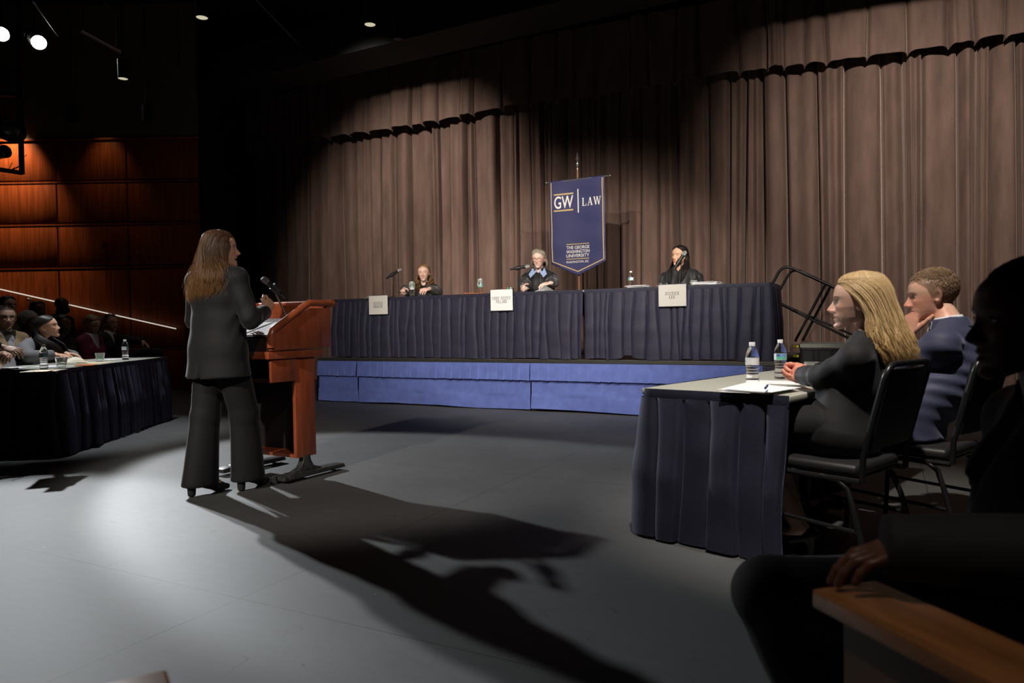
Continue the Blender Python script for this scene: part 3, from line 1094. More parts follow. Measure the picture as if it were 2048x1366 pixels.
def diag(x0, y0, x1, y1, w):
    return [[(x0 - w / 2, y0), (x0 + w / 2, y0), (x1 + w / 2, y1), (x1 - w / 2, y1)]]

def stem(x, w=0.15, y0=0.0, y1=1.0, sb=True, st=True):
    o = rect(x - w / 2, y0, x + w / 2, y1)
    if sb:
        o += rect(x - w, y0, x + w, y0 + 0.05)
    if st:
        o += rect(x - w, y1 - 0.05, x + w, y1)
    return o

SERIF = {
    'J': (0.46, stem(0.30, y0=0.2, sb=False) + arc_strip(0.17, 0.2, 0.13, 0.16, 0, -180, 0.13)),
    'U': (0.82, stem(0.17, y0=0.28, sb=False) + stem(0.66, 0.08, y0=0.28, sb=False) + arc_strip(0.415, 0.28, 0.245, 0.24, 180, 360, 0.13)),
    'S': (0.60, arc_strip(0.30, 0.75, 0.19, 0.21, 30, 270, 0.14) + arc_strip(0.30, 0.25, 0.20, 0.21, 90, -150, 0.14) + rect(0.45, 0.72, 0.49, 1.0) + rect(0.09, 0.0, 0.13, 0.28)),
    'T': (0.76, stem(0.37, st=False) + rect(0.04, 0.93, 0.70, 1.0) + rect(0.04, 0.74, 0.09, 1.0) + rect(0.65, 0.74, 0.70, 1.0)),
    'I': (0.42, stem(0.20)),
    'C': (0.78, arc_strip(0.40, 0.5, 0.30, 0.46, 50, 310, 0.15, 16) + rect(0.58, 0.66, 0.63, 1.0)),
    'E': (0.74, stem(0.17) + rect(0.1, 0.94, 0.62, 1.0) + rect(0.1, 0.0, 0.64, 0.06) + rect(0.2, 0.48, 0.46, 0.54) + rect(0.57, 0.76, 0.62, 1.0) + rect(0.60, 0.0, 0.65, 0.26) + rect(0.43, 0.38, 0.47, 0.64)),
    'K': (0.84, stem(0.17) + diag(0.28, 0.42, 0.66, 0.97, 0.08) + diag(0.66, 0.0, 0.36, 0.56, 0.16) + rect(0.52, 0.95, 0.80, 1.0) + rect(0.52, 0.0, 0.82, 0.05)),
    'R': (0.80, stem(0.17) + rect(0.2, 0.94, 0.40, 1.0) + rect(0.2, 0.47, 0.40, 0.53) + arc_strip(0.38, 0.735, 0.20, 0.235, -90, 90, 0.14) + diag(0.70, 0.0, 0.42, 0.5, 0.15) + rect(0.60, 0.0, 0.82, 0.05)),
    'A': (0.84, diag(0.14, 0.0, 0.42, 1.0, 0.07) + diag(0.66, 0.0, 0.42, 1.0, 0.16) + rect(0.24, 0.30, 0.58, 0.36) + rect(0.02, 0.0, 0.28, 0.05) + rect(0.50, 0.0, 0.82, 0.05)),
    'H': (0.88, stem(0.18) + stem(0.68) + rect(0.2, 0.47, 0.68, 0.53)),
    'F': (0.70, stem(0.17) + rect(0.1, 0.94, 0.60, 1.0) + rect(0.2, 0.48, 0.46, 0.54) + rect(0.55, 0.76, 0.60, 1.0) + rect(0.43, 0.38, 0.47, 0.64)),
    'P': (0.72, stem(0.17) + rect(0.2, 0.94, 0.40, 1.0) + rect(0.2, 0.45, 0.40, 0.51) + arc_strip(0.38, 0.725, 0.20, 0.245, -90, 90, 0.14)),
    'L': (0.70, stem(0.17) + rect(0.1, 0.0, 0.62, 0.06) + rect(0.57, 0.0, 0.62, 0.30)),
    'D': (0.84, stem(0.17) + rect(0.2, 0.94, 0.36, 1.0) + rect(0.2, 0.0, 0.36, 0.06) + arc_strip(0.36, 0.5, 0.33, 0.47, -90, 90, 0.15, 14)),
    'W': (1.12, diag(0.34, 0.0, 0.14, 1.0, 0.14) + diag(0.34, 0.0, 0.52, 0.92, 0.07) + diag(0.78, 0.0, 0.54, 1.0, 0.14) + diag(0.78, 0.0, 0.98, 1.0, 0.07) + rect(0.0, 0.95, 0.28, 1.0) + rect(0.42, 0.95, 0.66, 1.0) + rect(0.86, 0.95, 1.10, 1.0)),
    ' ': (0.4, []),
}

def serif_text(txt, height, centre, ux, uz, mt, parent, width=None, gap=0.05, origin=None, off=0.0015):
    """flat serif capitals; ux, uz are the writing and the up direction"""
    w = sum(SERIF[c_][0] + gap for c_ in txt) - gap
    sx = (width / w) if width else height
    nrm = ux.cross(uz).normalized()
    mb = MB()
    x = 0
    for c_ in txt:
        W_, polys = SERIF[c_]
        for k, pl in enumerate(polys):
            q = []
            for px_, py_ in pl:
                q.append(Vector(centre) + ux * ((px_ + x) * sx - w * sx / 2) + uz * ((py_ - 0.5) * height) + nrm * (off + 0.00003 * (k % 5)))
            mb.add(q, [tuple(range(len(q)))])
        x += W_ + gap
    return mb.build('lettering', mt, parent, smooth=0)

def sans_text(txt, height, centre, ux, uz, mt, parent, width=None, weight=0.0, off=0.0015, name='lettering'):
    cu = bpy.data.curves.new('lettering', 'FONT')
    cu.body = txt
    cu.align_x = 'LEFT'
    cu.size = 1.0
    cu.resolution_u = 6
    cu.offset = weight
    o = bpy.data.objects.new('lettering', cu)
    COL.objects.link(o)
    bpy.context.view_layer.update()
    me = bpy.data.meshes.new_from_object(o.evaluated_get(bpy.context.evaluated_depsgraph_get()))
    bpy.data.objects.remove(o)
    vs = np.array([v.co[:] for v in me.vertices])
    lo, hi = vs.min(0), vs.max(0)
    sy = height / (hi[1] - lo[1])
    sx = (width / (hi[0] - lo[0])) if width else sy
    nrm = ux.cross(uz).normalized()
    for v in me.vertices:
        a = (v.co.x - (lo[0] + hi[0]) / 2) * sx
        b = (v.co.y - (lo[1] + hi[1]) / 2) * sy
        v.co = Vector(centre) + ux * a + uz * b + nrm * off
    me.materials.clear()
    me.materials.append(mt)
    q = bpy.data.objects.new(name, me)
    COL.objects.link(q)
    q.parent = parent
    return q

ZU = Vector((0, 0, 1))
m_ink = mat('black_ink', (0.03, 0.03, 0.035), rough=0.7)
m_card = mat('cream_card', (0.66, 0.65, 0.60), rough=0.75)
m_cardw = mat('white_card', (0.80, 0.80, 0.79), rough=0.75)

def placard(label, px, l1, l2, mt, corners=False):
    x0, y0_, x1, y1 = px
    v = TV - 0.055
    a = gpx((x0 + x1) / 2, y1, v)
    tl = gpx(x0, (y0_ + y1) / 2, v)
    tr = gpx(x1, (y0_ + y1) / 2, v)
    top = gpx((x0 + x1) / 2, y0_, v)
    w = (tr - tl).length
    h = top.z - a.z
    t = thing('name_placard', label, 'name sign', a, 0, 'name placards on the bench')
    m_ = MB().box((0, 0.0, h / 2), (w, 0.006, h), rz=TH, bev=0.001)
    m_.build('backing_board', mat('placard_board', (0.03, 0.03, 0.05), rough=0.5), t, smooth=0)
    MB().box(tuple(-GV * 0.0042 + ZU * (h / 2)), (w * 0.965, 0.002, h * 0.955), rz=TH).build('card', mt, t, smooth=0)
    if corners:
        for sx in (-1, 1):
            for sz in (0, 1):
                cz = h * (0.035 + 0.93 * sz)
                cxx = sx * w * 0.47
                k = 0.035
                q = [GU * cxx + ZU * cz, GU * (cxx - sx * k) + ZU * cz, GU * cxx + ZU * (cz + (k if sz == 0 else -k))]
                MB().add([p - GV * 0.0056 for p in q], [(0, 1, 2)]).build('corner_tab', mat('corner_tab', (0.45, 0.45, 0.46), rough=0.4), t, smooth=0)
    lh = h * 0.135
    n1 = {7: 0.5, 13: 0.84}[len(l1)] * w
    serif_text(l1, lh, -GV * 0.0054 + ZU * h * 0.585, GU, ZU, m_ink, t, width=n1, gap=0.09)
    serif_text(l2, lh, -GV * 0.0054 + ZU * h * 0.425, GU, ZU, m_ink, t, width=w * {3: 0.22, 6: 0.48, 7: 0.48}[len(l2)], gap=0.09)

placard('cream name placard reading JUSTICE KRAUSE hanging on the navy bench skirt', (738, 590.5, 776.5, 629.5), 'JUSTICE', 'KRAUSE', m_card)
placard('white name placard reading CHIEF JUSTICE PILLARD on the navy bench skirt', (981, 578, 1026.5, 622), 'CHIEF JUSTICE', 'PILLARD', m_cardw)
placard('grey name placard with corner tabs reading JUSTICE LEE on the bench skirt', (1316.5, 568, 1373.5, 613.5), 'JUSTICE', 'LEE', mat('grey_card', (0.50, 0.49, 0.44), rough=0.7), True)

# ------------------------------------------------------------------ banner
BV = 1.62
m_banner = mat('navy_satin', (0.035, 0.038, 0.115), rough=0.42, spec=0.5, sheen=0.2, bump=0.15, bscale=14, stretch=(1, 1, 4))
m_gold = mat('gold_print', (0.55, 0.40, 0.17), rough=0.5)
m_cream = mat('cream_print', (0.78, 0.76, 0.70), rough=0.6)
bo = gpx(1156.5, 560, BV); bo.z = RZ + 0.004
ban = thing('banner', 'navy pennant banner with university lettering hanging on a pole behind the bench', 'banner', bo)
def bl(px, py, d=0.0):
    p = gpx(px, py, BV) - bo
    return p - GV * d
bw_l, bw_r = bl(1101.5, 450).dot(GU), bl(1211.5, 450).dot(GU)
bt_l, bt_r = bl(1101, 363).z, bl(1211, 352.5).z
btz = (bt_l + bt_r) / 2
bb = (bl(1103, 527).z + bl(1214, 522.5).z) / 2
tipz = bl(1157, 551).z
bwv = wave(91, 8, 6, 16)
def bcloth(uu, vv, off=0.0):
    x = bw_l + (bw_r - bw_l) * uu
    flat = 1 - abs(2 * uu - 1)
    low = bb - (bb - tipz) * flat
    z = btz + (low - btz) * vv
    d = 0.030 + 0.010 * bwv(x, 0 * x, z * 1.6) + 0.006 * math.cos(2 * PI * uu * 1.0) - 0.02 * vv
    return GU * x - GV * (d + off) + ZU * z
MB().grid(lambda u_, v_: bcloth(u_, v_), 60, 80).build('cloth', m_banner, ban, smooth=180, solid=0.003)
def bstrip(name, pts, w, mt, off=0.0035):
    """ribbon lying on the cloth, pts in (u, v) of the cloth"""
    mb = MB()
    for (ua_, va_), (ub_, vb_) in zip(pts[:-1], pts[1:]):
        n = max(2, int(40 * max(abs(ua_ - ub_), abs(va_ - vb_))) + 2)
        W_ = bw_r - bw_l
        H_ = btz - bb
        dx, dz = (ub_ - ua_) * W_, (vb_ - va_) * H_
        L = math.hypot(dx, dz)
        px_, pz_ = -dz / L * w / 2 / W_, dx / L * w / 2 / H_
        def fn(i, j):
            u_ = ua_ + (ub_ - ua_) * i + px_ * (2 * j - 1)
            v_ = va_ + (vb_ - va_) * i + pz_ * (2 * j - 1)
            return bcloth(min(max(u_, 0), 1), v_, off)
        mb.grid(fn, n, 2)
    return mb.build(name, mt, ban, smooth=0)
bstrip('gold_border', [(0.035, 0.02), (0.035, 0.965), (0.5, 0.958), (0.965, 0.965), (0.965, 0.02)], 0.013, m_gold)
H_ = btz - bb
def bface(px, py, off=0.012):
    """a spot on the cloth seen at a pixel, in the banner's own frame"""
    q = bl(px, py)
    return GU * q.dot(GU) - GV * (0.045 + off) + ZU * q.z
def bwid(px0, px1, py):
    return (bl(px1, py) - bl(px0, py)).length
sans_text('GW', bl(1130, 392).z - bl(1130, 417).z, bface(1129, 405), GU, ZU, m_cream, ban, width=bwid(1110, 1147, 405), weight=0.012)
serif_text('LAW', bl(1185, 394).z - bl(1185, 410).z, bface(1184.5, 402.5), GU, ZU, m_cream, ban, width=bwid(1165, 1204, 402))
def bbar(px0, px1, py, hpx, mt, name):
    a = bface((px0 + px1) / 2, py)
    w = bwid(px0, px1, py)
    h = bl(1150, py - hpx / 2).z - bl(1150, py + hpx / 2).z
    MB().box(tuple(a), (w, 0.002, h), rz=TH).build(name, mt, ban, smooth=0)
bbar(1109.5, 1147.5, 389, 3.0, m_gold, 'gold_bar')
bbar(1109.5, 1147.5, 421.5, 3.0, m_gold, 'gold_bar')
bbar(1156.5, 1158.5, 402, 47, m_cream, 'divider')
bbar(1134, 1179, 488, 1.4, m_gold, 'gold_rule')
bbar(1133.5, 1178.5, 517.5, 1.4, m_gold, 'gold_rule')
for txt, yc, xa, xb, hh in (('THE GEORGE', 494.5, 1134, 1179.5, 6.2), ('WASHINGTON', 502.8, 1133.5, 1179.5, 6.2), ('UNIVERSITY', 511, 1133.5, 1179, 6.2), ('WASHINGTON, DC', 523.8, 1133, 1178, 5.0)):
    sans_text(txt, bl(1150, yc - hh / 2).z - bl(1150, yc + hh / 2).z, bface((xa + xb) / 2, yc), GU, ZU, m_cream, ban, width=bwid(xa, xb, yc), weight=0.008 if hh > 6 else 0.0)
def conform(o, off):
    for v in o.data.vertices:
        x, z = v.co.dot(GU), v.co.z
        uu = (x - bw_l) / (bw_r - bw_l)
        low = bb - (bb - tipz) * (1 - abs(2 * uu - 1))
        p = bcloth(uu, (btz - z) / (btz - low), off + (0.001 if v.co.dot(GV) < -0.0575 else 0.0))
        v.co = GU * x + GV * p.dot(GV) + ZU * z
for o in list(ban.children):
    if o.name.startswith(('lettering', 'gold_bar', 'gold_rule', 'divider')):
        conform(o, 0.0045)
m_polewood = mat('oak_pole', (0.20, 0.085, 0.035), rough=0.4)
MB().tube([tuple(GV * 0.03 + ZU * 0.02), tuple(GV * 0.03 + ZU * bl(1156, 335).z)], 0.016, n=12).build('pole', m_polewood, ban)
ft = bl(1156, 335).z
ft2 = bl(1156, 303).z
MB().lathe([(0.016, ft - 0.02), (0.017, ft), (0.012, ft + 0.01), (0.024, ft + 0.05), (0.026, ft + 0.065), (0.022, ft + 0.08), (0.008, ft + 0.09), (0.012, ft + 0.11), (0.03, ft + 0.13), (0.016, ft + 0.16), (0.012, (ft + ft2) / 2 + 0.06), (0.001, ft2)], tuple(GV * 0.03), n=16).build('finial', m_steel, ban)
cb_l, cb_r = bl(1094, 366), bl(1221.5, 351)
czb = btz - 0.012
MB().tube([tuple(GU * cb_l.dot(GU) - GV * 0.025 + ZU * czb), tuple(GU * cb_r.dot(GU) - GV * 0.025 + ZU * czb)], 0.008, n=10).ball(tuple(GU * cb_l.dot(GU) - GV * 0.025 + ZU * czb), 0.017).ball(tuple(GU * cb_r.dot(GU) - GV * 0.025 + ZU * czb), 0.017).build('crossbar', m_steel, ban)
MB().lathe([(0.16, 0), (0.16, 0.015), (0.06, 0.03), (0.02, 0.06), (0.02, 0.12)], tuple(GV * 0.03), n=28).build('base', m_blackmetal, ban)

# ------------------------------------------------------------------ bottles and cups
m_pet = mat('clear_plastic', (0.98, 0.99, 1.0), rough=0.03, trans=1.0, ior=1.14, spec=1.0, coat=1.0)
m_water = mat('water', (0.97, 0.98, 0.99), rough=0.0, trans=1.0, ior=1.33)
m_label = mat('bottle_label', (0.72, 0.74, 0.75), rough=0.5)
m_lab_blue = mat('label_blue', (0.15, 0.33, 0.62), rough=0.5)
m_lab_green = mat('label_green', (0.10, 0.50, 0.33), rough=0.5)
m_cap = mat('white_cap', (0.72, 0.73, 0.75), rough=0.4)

def bottle(label, loc, turn=0.0, k=1.0, printed=True, wrap=False):
    t = thing('water_bottle', label, 'bottle', loc, turn, 'water bottles on the tables')
    z = lambda a: a * k
    prof = [(0.026, 0), (0.030, 0.004), (0.0315, 0.012)]
    for i in range(6):
        b = 0.018 + i * 0.013
        w = 0.0315 if i < 2 or i > 4 else 0.0285
        prof += [(w, b), (w, b + 0.007), (w - 0.0022, b + 0.010)]
    prof += [(0.0315, 0.098), (0.0315, 0.137), (0.0305, 0.146), (0.026, 0.163), (0.018, 0.180), (0.0125, 0.188), (0.0122, 0.199)]
    prof = [(r * k, h * k) for r, h in prof]
    MB().lathe(prof, n=28).build('body', m_pet, t, smooth=60)
    MB().lathe([(0.0143 * k, 0.1895 * k), (0.0143 * k, 0.206 * k), (0.0132 * k, 0.208 * k)], n=24).build('cap', m_cap, t)
    lb_ = MB().lathe([(0.0321 * k, 0.100 * k), (0.0321 * k, 0.134 * k)], n=32, caps=False).build('label', m_label, t)
    if printed:
        for z0_, z1_, mt_, a0, a1 in ((0.117, 0.133, m_lab_blue, -0.6, 1.1), (0.102, 0.116, m_lab_green, -0.6, 1.1), (0.120, 0.131, mat('label_navy', (0.06, 0.10, 0.25)), -0.45, 0.0)):
            m_ = MB()
            n = 14
            ro = (0.0325 if mt_ is not MATS['label_navy'] else 0.0327) * k
            m_.grid(lambda u_, v_: (ro * math.cos(a0 + (a1 - a0) * u_), ro * math.sin(a0 + (a1 - a0) * u_), (z0_ + (z1_ - z0_) * v_) * k), n, 2)
            m_.build('label_print', mt_, lb_)
    m_ = MB()
    for j, zz in enumerate((0.108, 0.113, 0.118, 0.124)):
        m_.grid(lambda u_, v_: (0.0325 * k * math.cos(2.2 + 0.9 * u_), 0.0325 * k * math.sin(2.2 + 0.9 * u_), (zz + 0.0016 * v_) * k), 8, 2)
    m_.build('label_print', mat('label_grey', (0.35, 0.36, 0.37)), lb_)
    if wrap:
        wn = wave(int(abs(loc[0]) * 100), 10, 40, 130)
        m_ = MB()
        def fn(u_, v_):
            a = u_ * 2 * PI
            zz = 0.122 + 0.082 * v_
            r_ = 0.040 - 0.014 * v_ + 0.012 * float(wn(math.cos(a) * 0.05, math.sin(a) * 0.05, zz)) + 0.008 * math.sin(3 * a)
            return (r_ * k * math.cos(a), r_ * k * math.sin(a), zz * k)
        m_.grid(fn, 36, 14)
        m_.build('plastic_wrap', mat('crinkled_film', (0.55, 0.66, 0.58), rough=0.15, spec=0.8, alpha=0.42), t, smooth=0)
    return t

def facing(loc, off=0.0):
    return math.atan2(-loc[1], -loc[0]) + off

def on_bench(px, py_, v):
    p = gpx(px, py_, v); p.z = TT + 0.002
    return p

q = on_bench(824.5, 585, TV + 0.10); bottle('water bottle with a crinkled film wrap in front of the curly haired judge', q, facing(q, 1.6), 1.0, True, True)
q = on_bench(961, 580, TV + 0.22); bottle('water bottle with a crinkled film wrap beside the orange folder', q, facing(q, -0.2), 1.0, True, True)
q = on_bench(1262, 568, TV + 0.24); bottle('unwrapped water bottle standing on the bench below the banner', q, facing(q, -1.3))
q = on_z(1505, 771, RT_H + 0.002); bottle('water bottle nearest the loose papers on the floor table', q, facing(q, 2.4), 1.03)
q = on_z(1561, 757, RT_H + 0.002); bottle('water bottle behind the blonde woman\'s clasped hands', q, facing(q, -0.1), 1.03)
q = on_z(88, 738, LT_H + 0.002); bottle('water bottle directly in front of the woman in the grey blazer', q, facing(q, -0.1), 1.0)
q = on_z(251, 719.5, LT_H + 0.002); bottle('water bottle near the far end of the table by the audience', q, facing(q, 1.0), 1.05)

m_cupplastic = mat('cup_plastic', (0.95, 0.97, 0.96), rough=0.08, trans=0.9, ior=1.2, spec=0.5)
m_cupgreen = mat('cup_green_print', (0.22, 0.55, 0.30), rough=0.5)
def cup(label, loc, k=1.0):
    t = thing('plastic_cup', label, 'cup', loc, facing(loc), 'clear plastic cups on the tables')
    r0, r1, h = 0.030 * k, 0.043 * k, 0.078 * k
    MB().lathe([(r0, 0), (r1, h), (r1 + 0.002, h + 0.001), (r1 + 0.001, h - 0.002), (r1 - 0.0015, h - 0.002), (r0 - 0.001, 0.003)], n=28).build('cup_wall', m_cupplastic, t)
    g_ = MB()
    for b in (0.25, 0.42):
        def fn(u_, v_):
            a = -1.2 + 2.4 * u_
            hh = (b + 0.12 * math.sin(u_ * 3.0) + 0.07 * v_)
            r_ = r0 + (r1 - r0) * hh + 0.0008
            return (r_ * math.cos(a), r_ * math.sin(a), hh * h)
        g_.grid(fn, 16, 2)
    g_.build('green_print', m_cupgreen, t)
    return t
q = on_bench(1388, 567, TV + 0.39); cup('clear plastic cup with green print beside the long haired judge', q, 1.0)
q = on_z(123, 735, LT_H + 0.002); cup('clear plastic cup beside the wrapped sandwich, nearer the grey blazer', q, 1.15)
q = on_z(200, 723, LT_H + 0.002); cup('clear plastic cup farther along the table from the grey blazer', q, 1.1)
q = on_z(1624, 752, RT_H + 0.002); cup('clear plastic cup half hidden behind the blonde woman\'s sleeve', q, 1.0)

# ------------------------------------------------------------------ papers and small things
def pen(label, loc, yaw, mt, L=0.145, roll=0.0):
    t = thing('pen', label, 'pen', loc, yaw)
    MB().tube([(-L / 2, 0, 0.0055), (L / 2 - 0.012, 0, 0.0055)], 0.0048, n=8).build('barrel', mt, t)
    MB().tube([(L / 2 - 0.012, 0, 0.0055), (L / 2, 0, 0.0055)], [0.0045, 0.001], n=8).build('tip', m_steel, t)
    return t
m_blueplastic = mat('blue_plastic', (0.03, 0.05, 0.22), rough=0.35)

# floor table on the blonde woman's side
q = on_z(1496, 786, RT_H + 0.004)
q = q + Vector((math.cos(RA), math.sin(RA), 0)) * 0.115
papers = thing('paper_stack', 'messy stack of printed white papers at the corner of the table before the blonde woman', 'papers', q, RA)
for i in range(5):
    r = random.Random(i)
    s_ = sheet('page', 'x x x x', 'paper', (r.uniform(-0.02, 0.03), r.uniform(-0.03, 0.03), 0.003 * i), PI / 2 + r.uniform(-0.22, 0.22), 0.216, 0.29, mt=m_paper, curl=0.0 if i < 3 else 0.10, thick=0.0015, tilt=0.0)
    s_.parent = papers
    del s_['label'], s_['category']
pq = on_z(1533, 776, RT_H + 0.033)
pen('blue and silver pen lying on the stack of papers by the clasped hands', pq, RA + 0.35, m_blueplastic)
q = on_z(1512, 775, RT_H + 0.002)
pen('dark pen lying at the foot of the water bottle', q + Vector((0.02, -0.045, 0)), 0.1, m_blackplastic, 0.11)
q = on_z(1594, 760, RT_H + 0.002)
sheet('paper_sheet', 'white sheet of paper lying behind the blonde woman\'s hands', 'paper', RTp(0.62, 0.42, RT_H + 0.002), RA + 0.2, 0.216, 0.28)

# bench
q = on_bench(740, 590, TV + 0.26); sheet('paper_sheet', 'white sheets lying on the bench above the JUSTICE KRAUSE placard', 'paper', q, TH, 0.25, 0.3, n=2, curl=0.3)
q = on_bench(818, 588, TV + 0.3); sheet('paper_sheet', 'white sheet of paper under the curly haired judge\'s hands', 'paper', q, TH, 0.3, 0.22)
q = on_bench(1077, 578, TV + 0.2); sheet('paper_stack', 'white papers being turned by the judge in glasses', 'papers', q, TH + 0.1, 0.30, 0.24, n=4, curl=0.45)
q = on_bench(1276, 570, TV + 0.085); sheet('paper_stack', 'stack of white papers at the foot of the unwrapped bottle', 'papers', q, TH, 0.24, 0.12, n=6, thick=0.003)
q = on_bench(1414, 563, TV + 0.2); sheet('paper_stack', 'thick stack of white papers beside the cup at the long haired judge', 'papers', q, TH - 0.1, 0.27, 0.22, n=9, thick=0.003)
q = on_bench(1456, 561, TV + 0.50); sheet('dark_folder', 'flat dark folder lying on the bench end nearest the handrail', 'folder', q, TH, 0.32, 0.24, n=2, mt=m_blackplastic, thick=0.004)
m_orange = mat('orange_card', (0.55, 0.16, 0.05), rough=0.6)
m_orange2 = mat('orange_bright', (0.80, 0.33, 0.04), rough=0.6)
m_manila = mat('manila_card', (0.72, 0.58, 0.36), rough=0.7)
q = on_bench(956, 582, TV + 0.45)
fold = thing('orange_folder', 'orange accordion folder lying behind the wrapped water bottle', 'folder', q, TH)
MB().box((0, 0, 0.012), (0.34, 0.24, 0.022), bev=0.003).build('cover', m_orange, fold)
MB().box((0.01, -0.01, 0.028), (0.31, 0.23, 0.008), rot=Matrix.Rotation(0.05, 3, 'Y')).build('flap', m_orange, fold)
q = on_bench(1004, 580, TV + 0.12)
sheet('paper_sheet', 'white sheet of paper lying in front of the timer box', 'paper', q, TH, 0.2, 0.16, n=2)
q = on_bench(1014, 579, TV + 0.34)
tim = thing('timer_box', 'small black timer box with red green and white lamps on the bench', 'timer', q, TH)
MB().prism([(-0.05, 0), (-0.05, 0.055), (-0.02, 0.07), (0.05, 0.075), (0.05, 0)], 'x', -0.075, 0.075, bev=0.003).build('case', mat('timer_grey', (0.05, 0.05, 0.052), rough=0.5), tim)
for x, c_ in ((-0.045, (0.75, 0.05, 0.04)), (0.0, (0.05, 0.5, 0.15)), (0.045, (0.5, 0.75, 0.65))):
    MB().lathe([(0.012, 0.07), (0.012, 0.082), (0.006, 0.088)], (x, 0.02, 0), n=14).build('lamp', mat('timer_lamp_%d' % int(x * 1000 + 50), c_, rough=0.25), tim)
MB().box((-0.035, -0.0515, 0.044), (0.04, 0.002, 0.006)).build('label', m_white, tim, smooth=0)
# eyeglasses lying above the Lee placard
for k, (px_, lab) in enumerate(((1325, 'pair of eyeglasses lying on the bench above the JUSTICE LEE placard'),)):
    q = on_bench(px_, 567, TV + 0.04)
    g_ = thing('eyeglasses', lab, 'glasses', q, TH)
    for x in (-0.034, 0.034):
        MB().tube([(x + 0.027 * math.cos(a), -0.01, 0.02 + 0.019 * math.sin(a)) for a in np.linspace(0, 2 * PI, 17)[:-1]], 0.0016, n=6, closed=True).build('rim', m_steel, g_)
        MB().tube([(x * 1.85, -0.01, 0.024), (x * 1.9, 0.05, 0.02), (x * 1.8, 0.12, 0.003)], 0.0016, n=6).build('temple', m_steel, g_)
    MB().tube([(-0.009, -0.01, 0.024), (0, -0.01, 0.028), (0.009, -0.01, 0.024)], 0.0016, n=6).build('bridge', m_steel, g_)

# table by the audience
def lt_sheet(label, px, py_, yaw, w, h, mt=None, n=1, z=0.002, nm='paper_sheet', cat='paper', curl=0.0):
    return sheet(nm, label, cat, on_z(px, py_, LT_H + z), LA - PI / 2 + yaw, w, h, n=n, mt=mt, curl=curl)
lt_sheet('white papers at the near corner of the table by the audience', 12, 737, 0.1, 0.30, 0.25, n=3)
lt_sheet('open manila folder with an orange edge nearest the edge of the table by the audience', 85, 742, 0.2, 0.24, 0.32, mt=m_manila, nm='manila_folder', cat='folder', n=2)
lt_sheet('bright orange envelope lying on the manila folder', 88, 741.5, 0.25, 0.10, 0.26, mt=m_orange2, z=0.010, nm='orange_envelope', cat='envelope')
lt_sheet('white sheet lying before the woman in the grey blazer', 97, 733, 0.0, 0.22, 0.28)
lt_sheet('manila folder under the wrapped sandwich', 190, 726, 0.1, 0.24, 0.40, mt=m_manila, nm='manila_folder', cat='folder')
lt_sheet('tan envelope with an orange edge near the middle of the table', 171, 730, 0.3, 0.16, 0.26, mt=m_orange, z=0.006, nm='orange_envelope', cat='envelope')
lt_sheet('white sheets lying between the far cup and the far water bottle', 222, 719, 0.0, 0.24, 0.32, n=2)
q = on_z(150, 727, LT_H + 0.006)
sw = thing('wrapped_sandwich', 'sandwich half unwrapped from white paper on the table by the audience', 'food', q, LA - PI / 2 + 0.6)
wn = wave(5, 8, 20, 60)
MB().grid(lambda u_, v_: ((u_ - 0.5) * 0.22, (v_ - 0.5) * 0.13, 0.012 + 0.05 * math.sin(PI * u_) * math.sin(PI * v_) ** 0.7 + 0.006 * float(wn(u_ * 0.2, v_ * 0.2, 0))), 16, 10).build('wrapper', mat('wax_paper', (0.72, 0.66, 0.52), rough=0.6), sw, smooth=0, solid=0.002)
MB().box((0.05, -0.03, 0.02), (0.09, 0.04, 0.03), bev=0.01, seg=3).build('bread', mat('bread', (0.62, 0.40, 0.12), rough=0.8), sw)
pen('dark pen on the papers at the near corner of the table by the audience', on_z(27, 738.5, LT_H + 0.012), LA, m_blackplastic)

# ------------------------------------------------------------------ steps and leaning handrail by the curtain
SV = 1.0
st_z = on_plane(1640, 688, G(0, SV), GV).z
sl, sr = max(gu(1578, SV, 690), u3 + 0.09), gu(1800, SV, 690)
steps = thing('step_platform', 'low black skirted step platform with a grey top beside the riser', 'platform', G((sl + sr) / 2, SV))
MB().box(tuple(GV * 0.4 + ZU * (st_z - 0.02)), (sr - sl, 0.8, 0.04), rz=TH).build('deck', mat('step_deck', (0.30, 0.30, 0.25), rough=0.6), steps, smooth=0)
a_ = GU * (-(sr - sl) / 2); b_ = GU * ((sr - sl) / 2)
skirt('side_drape', steps, [((a_ + GV * 0.8).x, (a_ + GV * 0.8).y), (a_.x, a_.y), (b_.x, b_.y), ((b_ + GV * 0.8).x, (b_ + GV * 0.8).y)], st_z - 0.045, 0.006, m_black, seed=12, side=1, depth=0.012, flare=0.0, rows=10, band=0.03)
for dz in (0.03, 0.14):
    MB().box(tuple(GU * (-(sr - sl) / 2 - 0.045) + GV * 0.25 + ZU * (st_z - dz)), (0.06, 0.5, 0.03), rz=TH).build('tread', mat('step_grey', (0.2, 0.2, 0.19), rough=0.7), steps, smooth=0)
    MB().box(tuple(GU * (-(sr - sl) / 2 - 0.045) + GV * -0.003 + ZU * (st_z - dz + 0.003)), (0.06, 0.012, 0.026), rz=TH).build('yellow_edge', mat('yellow_tape', (0.62, 0.48, 0.02), rough=0.5), steps, smooth=0)
RV = SV + 0.30
hr = thing('handrail', 'black tubular handrail unit leaning at a slant in front of the curtain', 'handrail', G(gu(1620, RV, 690), RV, st_z))
def hp_(px, py, dv=0.0):
    return tuple(gpx(px, py, RV + dv) - hr.location)
def loop(pts, r, nm, dv):
    P = round_path([np.array(hp_(*p, dv)) for p in pts], 0.13)
    MB().tube([tuple(p) for p in P], r, n=10).build(nm, m_blackmetal, hr)
loop([(1526, 603), (1566, 528), (1838, 653), (1826, 676)], 0.017, 'rail_loop', 0.0)
loop([(1690, 585), (1585, 534), (1548, 602), (1716, 674)], 0.015, 'rail_loop', 0.16)
